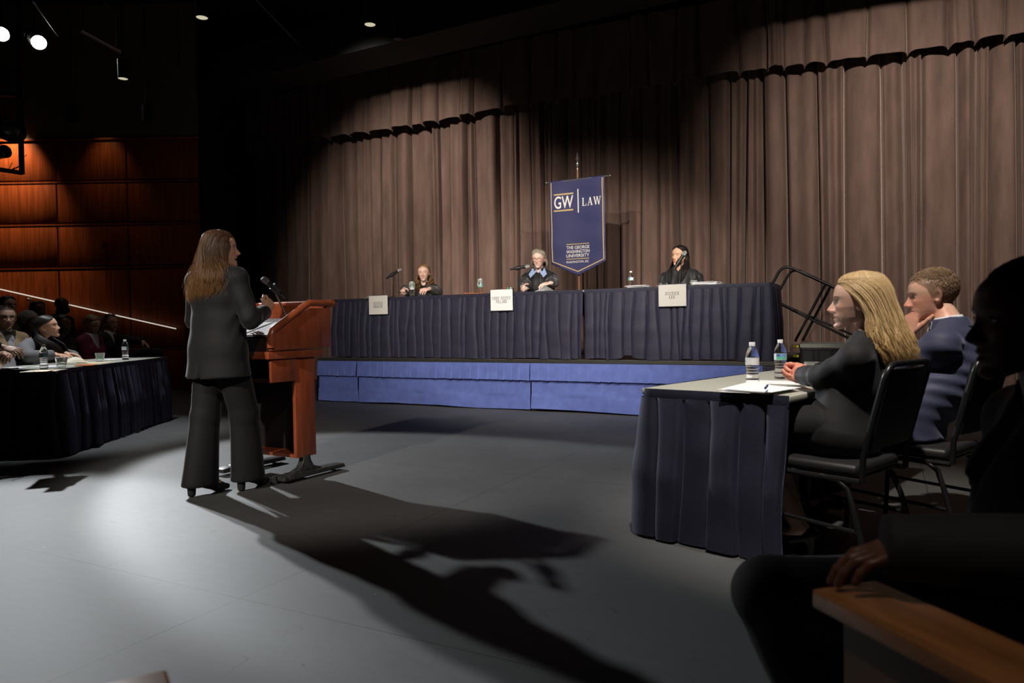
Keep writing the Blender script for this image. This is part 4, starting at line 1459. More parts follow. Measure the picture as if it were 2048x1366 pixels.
loop([(1540, 595), (1545, 600), (1700, 678)], 0.015, 'lower_rail', 0.0)
for a, b, dv in (((1651, 568), (1590, 683), -0.01), ((1661, 573), (1605, 682), 0.16)):
    MB().tube([hp_(*a, dv), hp_(*b, dv)], 0.016, n=10).build('brace', m_blackmetal, hr)

# ------------------------------------------------------------------ lamps overhead
LAMP1 = at_y(75, 82, 11.0)
LAMP2 = at_y(3, 66, 11.0)
LAMP1_AIM = Vector((-0.8, 4.9, 0.2))
LAMP2_AIM = Vector((-2.2, 2.7, 0.0))
m_lens = mat('lit_lens', (1, 1, 1), emit=(1.0, 1.0, 0.98), estr=30)
def stage_light(label, loc, aim, lit=True, k=1.0, group=None, pipe_z=None):
    loc = Vector(loc)
    d = (Vector(aim) - loc).normalized()
    R_ = d.to_track_quat('Z', 'Y').to_matrix()
    t = thing('stage_spotlight', label, 'stage light', loc, 0, group)
    MB().lathe([(0.06, -0.30), (0.075, -0.28), (0.078, -0.12), (0.085, -0.10), (0.085, 0.07), (0.08, 0.07), (0.078, 0.02), (0.0, 0.018)], n=24, rot=R_ * k, caps=False).build('body', m_blackmetal, t)
    MB().lathe([(0.076, 0.030), (0.06, 0.040), (0.0005, 0.045)], n=24, rot=R_ * k, caps=False).build('lens', m_lens if lit else mat('dark_lens', (0.05, 0.05, 0.05), rough=0.1), t)
    s_ = d.cross(ZU).normalized()
    top = (pipe_z - loc.z) if pipe_z else 0.28
    c_ = -d * 0.12 * k
    MB().tube([tuple(c_ + s_ * 0.1 * k), tuple(c_ + s_ * 0.105 * k + ZU * 0.14), tuple(c_ + ZU * 0.18), tuple(c_ - s_ * 0.105 * k + ZU * 0.14), tuple(c_ - s_ * 0.1 * k)], 0.008, n=6).tube([tuple(c_ + ZU * 0.18), tuple(c_ + ZU * (top - 0.09))], 0.012, n=8).build('yoke', m_blackmetal, t)
    return t
stage_light('lit stage spotlight shining down on the lectern, the larger glow of the two', LAMP1, LAMP1_AIM, True, 1.3, None, 6.2)
stage_light('lit stage spotlight cut off by the edge of the view', LAMP2, LAMP2_AIM, True, 1.3, None, 6.2)
pp = MB()
pa, pb = Vector((LAMP2.x - 1.6, LAMP2.y + 0.12, 6.21)), Vector((LAMP1.x + 0.4, LAMP1.y + 0.12, 6.21))
pp.tube([tuple(pa), tuple(pb)], 0.024, n=10)
pipe = pp.build('lighting_pipe', m_black)
tag(pipe, 'black ceiling hung pipe carrying the two lit spotlights', 'pipe')
MB().tube([tuple(pb - Vector((0.35, 0, 0))), tuple(pb - Vector((0.35, 0, -(CEIL - 6.21))))], 0.008, n=6).build('hanger', m_black, pipe)
# hanging ladder at the picture edge
DL = 11.6
lad = thing('lighting_ladder', 'dark rectangular lighting frame hanging in front of the cherry wall', 'lighting frame', at_y(44, 345, DL))
def ld(px, py, dy=0.0):
    return tuple(at_y(px, py, DL + dy) - lad.location)
MB().tube([ld(38, -130), ld(39, 190), ld(44, 348)], 0.04, n=8).build('upright', m_black, lad)
MB().tube([ld(44, 346), ld(-60, 330)], 0.036, n=8).build('bottom_bar', m_black, lad)
MB().tube([ld(39, 190), ld(-60, 185)], 0.036, n=8).build('top_bar', m_black, lad)
MB().tube([ld(46, 200, 0.03), ld(47, 260, 0.03), ld(45, 330, 0.03), ld(20, 341, 0.03), ld(-40, 333, 0.03)], 0.012, n=6).tube([ld(36, 312, 0.02), ld(44, 318, 0.02), ld(53, 310, 0.02)], 0.005, n=5).tube([ld(18, 340, 0.02), ld(24, 325, 0.02)], 0.005, n=5).build('cable', m_black, lad)
stage_light('unlit black stage light with a square shutter on the hanging frame', at_y(22, 262, DL - 0.50), at_y(120, 300, DL - 1.6), False, 2.0, None, at_y(26, 262, DL).z + 0.3)
stage_light('small unlit black stage light low on the hanging frame', at_y(4, 304, DL - 0.15), at_y(90, 290, DL - 0.5), False, 1.2, None, at_y(26, 300, DL).z + 0.3)

# cylinder downlights
m_canin = mat('lit_reflector', (0.8, 0.75, 0.55), emit=(1.0, 0.93, 0.66), estr=0.55)
m_candark = mat('unlit_reflector', (0.03, 0.03, 0.03))
def downlight(label, px, py, lit, z=4.6, length=0.27, dia=0.135, d=None):
    p = on_z(px, py, z) if d is None else at_y(px, py, d)
    t = thing('cylinder_downlight', label, 'ceiling light', p, 0, 'cylinder downlights under the ceiling')
    r = dia / 2
    MB().lathe([(r * 0.93, 0.004), (r, 0), (r, length), (r * 0.9, length + 0.006), (0.001, length + 0.006)], n=28, caps=False).build('housing', mat('satin_black', (0.02, 0.02, 0.021), rough=0.35), t)
    MB().lathe([(r * 0.925, 0.006), (r * 0.5, 0.010), (0.001, 0.011)], n=28, caps=False).build('reflector', m_canin if lit else m_candark, t)
    MB().tube([(0, 0, length), (0, 0, CEIL - 0.03 - p.z)], 0.012, n=8).build('stem', m_black, t)
    MB().lathe([(0.05, CEIL - 0.035 - p.z), (0.05, CEIL - 0.004 - p.z)], n=16).build('canopy', m_black, t)
    return t
downlight('lit cylinder downlight at the end of the pale conduit', 246, 158, True)
downlight('lit cylinder downlight hanging above the standing woman', 404, 36, True)
downlight('lit cylinder downlight nearest the curtain', 740, 50, True)
downlight('unlit cylinder downlight before the beige wall, nearer the spotlights', 145, 247, False, d=11.6, length=0.28, dia=0.17)
downlight('unlit cylinder downlight before the beige wall, nearer the curtain', 294, 246, False, d=11.6, length=0.28, dia=0.17)
downlight('unlit cylinder downlight tucked under the header beam', 797, 80, False, z=4.75, length=0.3)
# conduits under the ceiling
m_pale = mat('pale_conduit', (0.30, 0.30, 0.28), rough=0.4, metal=0.6)
for (a, b, z, r, mt_, lab) in (((66, 2), (116, 72), 5.4, 0.010, m_pale, 'thin pale conduit under the ceiling above the two spotlights'),
                     ((160, 60), (241, 104), 5.1, 0.03, m_pale, 'thick pale conduit leading to a lit downlight'),
                     ((205, 0), (372, 144), 5.5, 0.010, mat('dark_conduit', (0.06, 0.06, 0.06), rough=0.4, metal=0.5), 'long dark conduit running under the ceiling towards the beige wall'),
                     ((510, -3), (596, 86), 5.4, 0.016, mat('dark_conduit', (0, 0, 0)), 'dark conduit running towards the header beam')):
    p0, p1 = on_z(*a, z), on_z(*b, z)
    c_ = MB().tube([tuple(p0), tuple(p1)], r, n=8).build('ceiling_conduit', mt_)
    tag(c_, lab, 'pipe')
    for p in (p0.lerp(p1, 0.08), p0.lerp(p1, 0.9)):
        MB().tube([tuple(p), (p.x, p.y, CEIL - 0.002)], 0.006, n=6).build('hanger', m_black, c_)

# ------------------------------------------------------------------ wall fittings
pl = at_y(215, 489, WY)
ps = thing('fire_alarm_box', 'small red fire alarm pull box on the cherry wall', 'alarm', pl)
MB().box((0, -0.032, 0), (0.12, 0.055, 0.16), bev=0.01, seg=3).build('case', mat('alarm_red', (0.55, 0.02, 0.015), rough=0.35), ps)
MB().box((0, -0.066, -0.02), (0.08, 0.012, 0.05), bev=0.003).build('handle', mat('alarm_dark', (0.12, 0.03, 0.03), rough=0.4), ps)
MB().box((0, -0.064, 0.045), (0.085, 0.008, 0.03), bev=0.002).build('plate', mat('alarm_red', (0, 0, 0)), ps)
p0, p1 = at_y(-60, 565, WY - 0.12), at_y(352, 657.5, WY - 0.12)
hl = thing('wall_handrail', 'thin pale handrail with added glow sloping down the cherry wall above the audience', 'handrail', p1)
d_ = p0 - p1
MB().tube([(0, 0, 0), tuple(d_)], 0.010, n=8).build('glow_painted_rail', mat('added_rail_glow', (0.8, 0.75, 0.65), emit=(1.0, 0.92, 0.80), estr=0.55), hl)  # added emission stands in for light caught by a plain rail
for f in (0.1, 0.4, 0.7, 0.95):
    q = d_ * f
    MB().tube([tuple(q), (q.x, q.y + 0.10, q.z - 0.02)], 0.009, n=6).build('bracket', m_black, hl)
kb = at_y(57, 599, WY - 0.05)
kn = MB().ball((0, 0, 0), 0.028).lathe([(0.035, 0.0), (0.035, 0.01)], (0, 0.045, 0), rot=Matrix.Rotation(PI / 2, 3, 'X'), n=18).build('wall_knob', m_steel)
kn.location = kb
tag(kn, 'small round metal knob on the cherry wall under the sloping pale handrail', 'knob')

# ------------------------------------------------------------------ near armrest panels
m_arm = mat('oak_armrest', (0.26, 0.105, 0.035), rough=0.4, var=0.3, vscale=4, stretch=(1, 8, 8))
def arm_panel(label, p_far, p_near, w, z, length_extra=0.1):
    a, b = Vector((p_far.x, p_far.y, 0)), Vector((p_near.x, p_near.y, 0))
    d = (b - a).normalized()
    n = Vector((-d.y, d.x, 0))
    yaw = math.atan2(d.y, d.x)
    L = (b - a).length + length_extra
    t = thing('armrest_panel', label, 'armrest', a, yaw)
    MB().box((L / 2, w / 2, z - 0.016), (L, abs(w), 0.032), bev=0.006, seg=3).build('cap', m_arm, t)
    MB().box((L / 2 + 0.02, w / 2, (z - 0.04) / 2), (L - 0.06, abs(w) - 0.04, z - 0.042)).build('panel', mat('dark_oak_panel', (0.10, 0.045, 0.02), rough=0.5, var=0.3, vscale=5), t, smooth=0)
    return t
arm_panel('oak capped armrest panel beside the man in the dark suit', on_z(1622, 1177, 0.6), on_z(1995, 1366, 0.6), 0.13, 0.6)
arm_panel('corner of an oak armrest panel on the bare floor side of the front row', on_z(334, 1335, 0.6), on_z(343, 1366, 0.6), -0.15, 0.6, 0.25)
# ------------------------------------------------------------------ implicit surfaces for bodies and cloth
F32 = np.float32

def smin(a, b, k):
    if k <= 0:
        return np.minimum(a, b)
    h = np.clip(0.5 + 0.5 * (b - a) / k, 0, 1)
    return b + (a - b) * h - k * h * (1 - h)


def smax(a, b, k):
    return -smin(-a, -b, k)


def axis(lo, hi, h, fine):
    xs = [lo]
    while xs[-1] < hi:
        x = xs[-1]
        st = h
        for a, b, hf in fine:
            if a - 1e-6 <= x < b:
                st = min(st, hf)
            elif x < a < x + st:
                st = min(st, max(a - x, hf))
        xs.append(x + st)
    return np.array(xs, F32)


class Field:
    def __init__(self, lo, hi, h, fine=((), (), ())):
        self.ax = [axis(lo[i], hi[i], h, fine[i]) for i in range(3)]
        self.D = np.full([len(a) for a in self.ax], 0.08, F32)

    def sub(self, lo, hi):
        sl, X = [], []
        for i in range(3):
            a = max(0, int(np.searchsorted(self.ax[i], lo[i])) - 1)
            b = min(len(self.ax[i]), int(np.searchsorted(self.ax[i], hi[i])) + 1)
            if b <= a:
                return None
            sl.append(slice(a, b))
            sh = [1, 1, 1]
            sh[i] = b - a
            X.append(self.ax[i][a:b].reshape(sh))
        return tuple(sl), X

    def put(self, lo, hi, fn, k=0.02, op='add'):
        m = 0.05 + k
        r = self.sub([v - m for v in lo], [v + m for v in hi])
        if r is None:
            return self
        sl, (X, Y, Z) = r
        d = np.asarray(fn(X, Y, Z), F32)
        if op == 'add':
            self.D[sl] = smin(self.D[sl], d, k)
        elif op == 'cut':
            self.D[sl] = smax(self.D[sl], -d, k)
        elif op == 'and':
            self.D[sl] = smax(self.D[sl], d, k)
        return self

    def seg(self, a, b, ra, rb=None, k=0.02, side=None, q=(1.0, 1.0), op='add'):
        """tapered capsule; q = cross-section scale along side and across it"""
        a, b = np.array(a, F32), np.array(b, F32)
        rb = ra if rb is None else rb
        L = float(np.linalg.norm(b - a)) + 1e-6
        w = (b - a) / L
        s = np.array(side if side is not None else ((1, 0, 0) if abs(w[0]) < 0.9 else (0, 1, 0)), F32)
        s = s - w * s.dot(w)
        s /= np.linalg.norm(s)
        f = np.cross(w, s)
        R = max(ra, rb) * max(q)
        lo, hi = np.minimum(a, b) - R, np.maximum(a, b) + R
        q0, q1 = q
        def fn(X, Y, Z):
            dx, dy, dz = X - a[0], Y - a[1], Z - a[2]
            t = dx * w[0] + dy * w[1] + dz * w[2]
            tc = np.clip(t, 0, L)
            ps = dx * s[0] + dy * s[1] + dz * s[2]
            pf = dx * f[0] + dy * f[1] + dz * f[2]
            pw = t - tc
            r = ra + (rb - ra) * tc / L
            if q0 == 1 and q1 == 1:
                return np.sqrt(ps * ps + pf * pf + pw * pw) - r
            n = np.sqrt((ps / q0) ** 2 + (pf / q1) ** 2 + (pw / min(q0, q1)) ** 2)
            return (n - r) * min(q0, q1) * 1.1
        return self.put(lo, hi, fn, k, op)

    def ell(self, c, r, k=0.02, R=None, op='add'):
        c = np.array(c, F32)
        r = np.array(r, F32)
        Rm = np.array(R, F32) if R is not None else np.eye(3, dtype=F32)   # columns = local axes
        m = float(max(r))
        def fn(X, Y, Z):
            d = (X - c[0], Y - c[1], Z - c[2])
            n = 0
            for i in range(3):
                n = n + ((d[0] * Rm[0, i] + d[1] * Rm[1, i] + d[2] * Rm[2, i]) / r[i]) ** 2
            return (np.sqrt(n) - 1) * float(min(r))
        return self.put(c - m, c + m, fn, k, op)

    def plane(self, p, n, k=0.004):
        """keep the side the normal points away from"""
        p, n = np.array(p, F32), np.array(n, F32)
        n = n / np.linalg.norm(n)
        X, Y, Z = [a.reshape([-1 if i == j else 1 for j in range(3)]) for i, a in enumerate(self.ax)]
        d = (X - p[0]) * n[0] + (Y - p[1]) * n[1] + (Z - p[2]) * n[2]
        self.D = smax(self.D, d.astype(F32), k)
        return self

    def disp(self, fn):
        X, Y, Z = [a.reshape([-1 if i == j else 1 for j in range(3)]) for i, a in enumerate(self.ax)]
        m = np.abs(self.D) < 0.045
        I = np.nonzero(m)
        x, y, z = self.ax[0][I[0]], self.ax[1][I[1]], self.ax[2][I[2]]
        self.D[I] += fn(x, y, z).astype(F32)
        return self

    def mesh(self):
        D = self.D.copy()
        # keep the hull closed at the border
        for i in range(3):
            ix = [slice(None)] * 3
            for e in (0, -1):
                ix[i] = e
                D[tuple(ix)] = np.maximum(D[tuple(ix)], 0.01)
        ins = D < 0
        c = np.zeros([n - 1 for n in D.shape], np.uint8)
        for dx in (0, 1):
            for dy in (0, 1):
                for dz in (0, 1):
                    c += ins[dx:D.shape[0] - 1 + dx, dy:D.shape[1] - 1 + dy, dz:D.shape[2] - 1 + dz]
        act = (c > 0) & (c < 8)
        I, J, K = np.nonzero(act)
        vid = np.full(act.shape, -1, np.int32)
        vid[I, J, K] = np.arange(len(I))
        P = np.zeros((len(I), 3), F32)
        N = np.zeros(len(I), F32)
        cor = [(0, 0, 0), (1, 0, 0), (0, 1, 0), (1, 1, 0), (0, 0, 1), (1, 0, 1), (0, 1, 1), (1, 1, 1)]
        val = [D[I + a, J + b, K + g] for a, b, g in cor]
        pos = [np.stack([self.ax[0][I + a], self.ax[1][J + b], self.ax[2][K + g]], -1) for a, b, g in cor]
        for p, q in ((0, 1), (2, 3), (4, 5), (6, 7), (0, 2), (1, 3), (4, 6), (5, 7), (0, 4), (1, 5), (2, 6), (3, 7)):
            a, b = val[p], val[q]
            m = (a < 0) != (b < 0)
            t = np.where(m, a / np.where(m, a - b, 1), 0)
            P += np.where(m[:, None], pos[p] + (pos[q] - pos[p]) * t[:, None], 0)
            N += m
        P /= N[:, None]
        Fs = []
        nx, ny, nz = D.shape
        s = ins[:-1, 1:-1, 1:-1]; e = ins[1:, 1:-1, 1:-1]
        i, j, k = np.nonzero(s != e); flip = s[i, j, k]; j = j + 1; k = k + 1
        q = np.stack([vid[i, j - 1, k - 1], vid[i, j, k - 1], vid[i, j, k], vid[i, j - 1, k]], -1)
        Fs.append(np.where(flip[:, None], q, q[:, ::-1]))
        s = ins[1:-1, :-1, 1:-1]; e = ins[1:-1, 1:, 1:-1]
        i, j, k = np.nonzero(s != e); flip = s[i, j, k]; i = i + 1; k = k + 1
        q = np.stack([vid[i - 1, j, k - 1], vid[i - 1, j, k], vid[i, j, k], vid[i, j, k - 1]], -1)
        Fs.append(np.where(flip[:, None], q, q[:, ::-1]))
        s = ins[1:-1, 1:-1, :-1]; e = ins[1:-1, 1:-1, 1:]
        i, j, k = np.nonzero(s != e); flip = s[i, j, k]; i = i + 1; j = j + 1
        q = np.stack([vid[i - 1, j - 1, k], vid[i, j - 1, k], vid[i, j, k], vid[i - 1, j, k]], -1)
        Fs.append(np.where(flip[:, None], q, q[:, ::-1]))
        F = np.concatenate(Fs)
        F = F[(F >= 0).all(1)]
        return P, F


def relax(V, F, n=1, w=0.5):
    for _ in range(n):
        S = np.zeros_like(V)
        C = np.zeros(len(V), F32)
        for a in range(4):
            for b in (1, 3):
                np.add.at(S, F[:, a], V[F[:, (a + b) % 4]])
                np.add.at(C, F[:, a], 1)
        m = C > 0
        V = V.copy()
        V[m] = V[m] * (1 - w) + S[m] / C[m][:, None] * w
    return V


def rotm(yaw=0, pitch=0, roll=0):
    """head turn: yaw about z (left positive), pitch up positive, roll to the right shoulder positive"""
    return np.array(Matrix.Rotation(yaw, 3, 'Z') @ Matrix.Rotation(pitch, 3, 'X') @ Matrix.Rotation(roll, 3, 'Y'), F32)


def gz(v, s):
    return np.exp(-(v / s) ** 2)


def head_sdf(x, y, z, p):
    """head facing +y, origin between the ears, about 0.235 m tall"""
    W, nose, lips, jaw, chin, opn = p['w'], p['nose'], p['lips'], p['jaw'], p['chin'], p['open']
    x = x / W
    ax = np.abs(x)
    zz = [-0.122, -0.117, -0.11, -0.10, -0.084, -0.064, -0.045, -0.02, 0.0, 0.012, 0.025, 0.04, 0.06, 0.085, 0.10, 0.12]
    ff = [0.045, 0.070, 0.082, 0.088, 0.0845, 0.087, 0.088, 0.088, 0.087, 0.0875, 0.0915, 0.090, 0.085, 0.069, 0.052, 0.02]
    ww = [0.012, 0.022, 0.030, 0.038, 0.048, 0.0565, 0.0625, 0.0690, 0.0715, 0.0725, 0.0735, 0.0735, 0.070, 0.058, 0.044, 0.02]
    zc = np.clip(z, -0.122, 0.12)
    f = np.interp(zc, zz, ff).astype(F32)
    w = np.interp(zc, zz, ww).astype(F32)
    low = np.clip((-0.02 - z) / 0.07, 0, 1)
    w = w * (1 + (jaw - 1) * low)
    # nose: ridge rising to the tip, quick under-cut
    hn = np.interp(zc, [-0.056, -0.047, -0.042, -0.034, -0.026, -0.010, 0.010, 0.026], [0, 0.006, 0.020, 0.0315, 0.0295, 0.018, 0.006, 0.0]).astype(F32) * nose
    sn = np.interp(zc, [-0.05, -0.034, -0.01, 0.02], [0.0125, 0.0115, 0.0085, 0.0085]).astype(F32)
    b = hn * gz(x, sn)
    b = b + 0.011 * nose * gz(ax - 0.0145, 0.0065) * gz(z + 0.037, 0.0075)
    b = b - 0.012 * gz(ax - 0.031, 0.015) * gz(z - 0.007, 0.0115)
    b = b + 0.0075 * gz(ax - 0.032, 0.012) * gz(z - 0.004, 0.0075)
    b = b + 0.0045 * gz(ax - 0.027, 0.020) * gz(z - 0.024, 0.007)
    b = b + 0.006 * gz(ax - 0.043, 0.018) * gz(z + 0.020, 0.017)
    b = b + 0.0085 * lips * gz(x, 0.021) * gz(z + 0.0575, 0.0060)
    b = b + 0.0090 * lips * gz(x, 0.018) * gz(z + 0.0725 + 0.012 * opn, 0.0065)
    b = b - (0.004 + 0.020 * opn) * gz(x, 0.022 - 0.006 * opn) * gz(z + 0.0648 + 0.006 * opn, 0.0026 + 0.006 * opn)
    b = b + 0.008 * chin * gz(x, 0.018) * gz(z + 0.101 + 0.006 * opn, 0.0125)
    b = b + 0.003 * gz(ax - 0.034, 0.012) * gz(z + 0.06, 0.02)
    fe = f + b * np.clip(y / 0.03, 0, 1)
    yy = np.where(y > 0, y / fe, y / 0.085)
    n = (ax / w) ** 2.25 + np.abs(yy) ** 2.25
    d = (n ** (1 / 2.25) - 1) * 0.062
    # under-side of the jaw and the top of the face block
    zj = -0.118 - 0.006 * opn + np.clip(0.075 - y, 0, 0.12) * 0.52
    d = smax(d, (zj - z) * 0.85, 0.012)
    d = smax(d, z - 0.085, 0.02)
    d = smax(d, (-0.02 - y), 0.02)
    X2 = x / 0.0765
    Y2 = (y + 0.018) / 0.101
    Z2 = (z - 0.032) / 0.0885
    cr = (np.sqrt(X2 * X2 + Y2 * Y2 + Z2 * Z2) - 1) * 0.085
    d = smin(d, cr, 0.022)
    # ears
    ex = (ax - 0.0745) * 0.93 + (y + 0.012) * 0.30
    ey = (y + 0.012) * 0.93 - (ax - 0.0745) * 0.30
    ez = z + 0.004 + 0.25 * ey
    e = (np.sqrt((ex / 0.011) ** 2 + (ey / 0.0185) ** 2 + (ez / 0.031) ** 2) - 1) * 0.011
    e2 = (np.sqrt(((ex - 0.010) / 0.010) ** 2 + ((ey - 0.003) / 0.0115) ** 2 + ((ez - 0.004) / 0.020) ** 2) - 1) * 0.010
    e = smax(e, -e2, 0.004)
    d = smin(d, e, 0.006)
    return d


def head_tint(x, y, z, p):
    x = x / p['w']
    ax = np.abs(x)
    n = len(x)
    base = np.array(p['skin'], F32)
    C = np.repeat(base[None], n, 0)
    fr = np.clip((y - 0.03) / 0.03, 0, 1)
    def mix(m, col):
        nonlocal C
        m = np.clip(m, 0, 1)[:, None]
        C = C * (1 - m) + np.array(col, F32) * m
    red = base * np.array([1.08, 0.78, 0.74])
    mix(0.55 * gz(ax - 0.042, 0.022) * gz(z + 0.025, 0.022) * fr, red)
    mix(0.5 * gz(x, 0.013) * gz(z + 0.034, 0.012) * fr, red)
    mix(0.6 * gz(ax - 0.082, 0.014) * gz(z + 0.004, 0.03), red)
    op = p['open']
    mix(1.3 * fr * ((gz(x, 0.023) ** 2 * gz(z + 0.0578, 0.0058) ** 3) + (gz(x, 0.020) ** 2 * gz(z + 0.0722 + 0.012 * op, 0.0062) ** 3)) * 1.2, p['lip'])
    if op > 0.1:
        mix(1.5 * fr * gz(x, 0.014) * gz(z + 0.0655 + 0.006 * op, 0.003 + 0.004 * op) ** 2, (0.03, 0.008, 0.006))
    else:
        mix(0.7 * fr * gz(x, 0.021) * gz(z + 0.0648, 0.0022), np.array(p['lip']) * 0.45)
    # brows
    bz = 0.0235 + 0.004 * np.cos((ax - 0.030) * 60)
    mix(p['brow'] * fr * np.clip(1.6 - np.abs(ax - 0.030) / 0.014, 0, 1) * gz(z - bz, 0.0028), p['hair'])
    # beard shade
    if p.get('beard', 0) > 0:
        mk = np.clip((-0.03 - z) / 0.02, 0, 1) * np.clip((y + 0.01) / 0.03, 0, 1)
        mk = mk * (1 - np.clip(1.4 * gz(x, 0.024) * gz(z + 0.065, 0.012), 0, 1))
        mix(p['beard'] * mk, p['hair'])
    if p.get('scalp', 0) > 0:
        hl = np.interp(y, [-0.12, -0.08, -0.035, -0.02, 0.015, 0.03, 0.055, 0.08], [-0.075, -0.06, -0.03, -0.025, -0.015, 0.030, 0.055, p.get('hairline', 0.078)])
        mix(p['scalp'] * np.clip((z - hl) / 0.008, 0, 1), p['hair'])
    return C


def hand_parts(side, curl, thumb=(0.75, 0.62, -0.22), tcurl=0.35, spread=0.06):
    """segments of a hand: +y along the fingers, +z the back of the hand, thumb towards +x*side"""
    S = []
    for i, (x, L, r, by) in enumerate(((0.029, 0.040, 0.0088, 0.086), (0.0095, 0.0445, 0.009, 0.090), (-0.0105, 0.041, 0.0086, 0.087), (-0.0290, 0.032, 0.0076, 0.079))):
        a = np.array([x, by, 0.0])
        ang = 0.0
        sp = spread * (1.2 - i * 0.8)
        c = curl[i]
        for j, k in enumerate((1.0, 0.62, 0.50)):
            ang += c[j]
            d = np.array([math.sin(sp) * math.cos(ang), math.cos(sp) * math.cos(ang), -math.sin(ang)])
            b = a + d * L * k
            S.append((a, b, r * (1 - 0.06 * j), r * (1 - 0.06 * (j + 1))))
            a = b
    t = np.array(thumb) / np.linalg.norm(thumb)
    a = np.array([0.022, 0.018, -0.006])
    b = a + t * 0.044
    S.append((a, b, 0.0145, 0.0115))
    t2 = t + np.array([-tcurl * 0.8, tcurl * 0.5, -tcurl * 0.3])
    t2 /= np.linalg.norm(t2)
    c_ = b + t2 * 0.032
    S.append((b, c_, 0.0108, 0.0100))
    t3 = t2 + np.array([-tcurl * 0.6, tcurl * 0.4, -tcurl * 0.3])
    t3 /= np.linalg.norm(t3)
    S.append((c_, c_ + t3 * 0.022, 0.0098, 0.0082))
    return S


RELAX = ((0.35, 0.45, 0.30), (0.40, 0.50, 0.35), (0.45, 0.55, 0.35), (0.50, 0.55, 0.40))
FIST = ((1.25, 1.45, 0.9), (1.35, 1.5, 0.9), (1.4, 1.5, 0.9), (1.4, 1.5, 0.9))
FLAT = ((0.12, 0.18, 0.12), (0.12, 0.2, 0.14), (0.15, 0.22, 0.14), (0.2, 0.25, 0.16))
PINCH = ((0.75, 1.05, 0.55), (1.15, 1.3, 0.8), (1.3, 1.4, 0.8), (1.35, 1.4, 0.8))
CLASP = ((0.85, 1.15, 0.55), (0.9, 1.15, 0.55), (0.95, 1.15, 0.55), (1.0, 1.15, 0.55))


def hand_frame(d, back):
    d = np.array(d, float); d /= np.linalg.norm(d)
    b = np.array(back, float); b = b - d * b.dot(d); b /= np.linalg.norm(b)
    x = np.cross(d, b)
    return np.stack([x, d, b], -1)          # columns: +x, +y (fingers), +z (back)


def ik(a, c, l1, l2, pole):
    a, c = np.array(a, float), np.array(c, float)
    v = c - a
    L = np.linalg.norm(v)
    L2 = min(L, (l1 + l2) * 0.995)
    u = v / L
    x = (l1 * l1 - l2 * l2 + L2 * L2) / (2 * L2)
    h = math.sqrt(max(l1 * l1 - x * x, 0.0))
    p = np.array(pole, float); p = p - u * p.dot(u); p /= np.linalg.norm(p)
    return a + u * x + p * h


def tubes(P, R, sides=4, ref=None):
    """P (n, m, 3) strands, R (n, m) radii -> one mesh of thin tubes"""
    n, m = P.shape[:2]
    T = np.gradient(P, axis=1)
    T /= np.linalg.norm(T, axis=2, keepdims=True) + 1e-9
    ref = np.array([0.31, 0.17, 0.93]) if ref is None else ref
    S = np.cross(T, ref)
    S /= np.linalg.norm(S, axis=2, keepdims=True) + 1e-9
    B = np.cross(T, S)
    V = []
    for k in range(sides):
        a = 2 * PI * k / sides
        V.append(P + (S * math.cos(a) + B * math.sin(a)) * R[:, :, None])
    V = np.stack(V, 2).reshape(-1, 3)          # n, m, sides
    i = np.arange(n)[:, None, None]
    j = np.arange(m - 1)[None, :, None]
    k = np.arange(sides)[None, None, :]
    b = (i * m + j) * sides
    k2 = (k + 1) % sides
    F = np.stack([b + k, b + k2, b + sides + k2, b + sides + k], -1).reshape(-1, 4)
    return V, F


m_skin = mat('skin', (0.6, 0.4, 0.3), rough=0.42, spec=0.4, attr=True, sss=0.12)
m_hair = mat('hair_strands', (0.1, 0.06, 0.03), rough=0.42, spec=0.35, attr=True)
m_eye = mat('eye_white', (0.55, 0.53, 0.50), rough=0.15)
m_lash = mat('lash_dark', (0.012, 0.008, 0.006), rough=0.5)

def iris_mat(name, c):
    return mat('iris_' + name, c, rough=0.1)


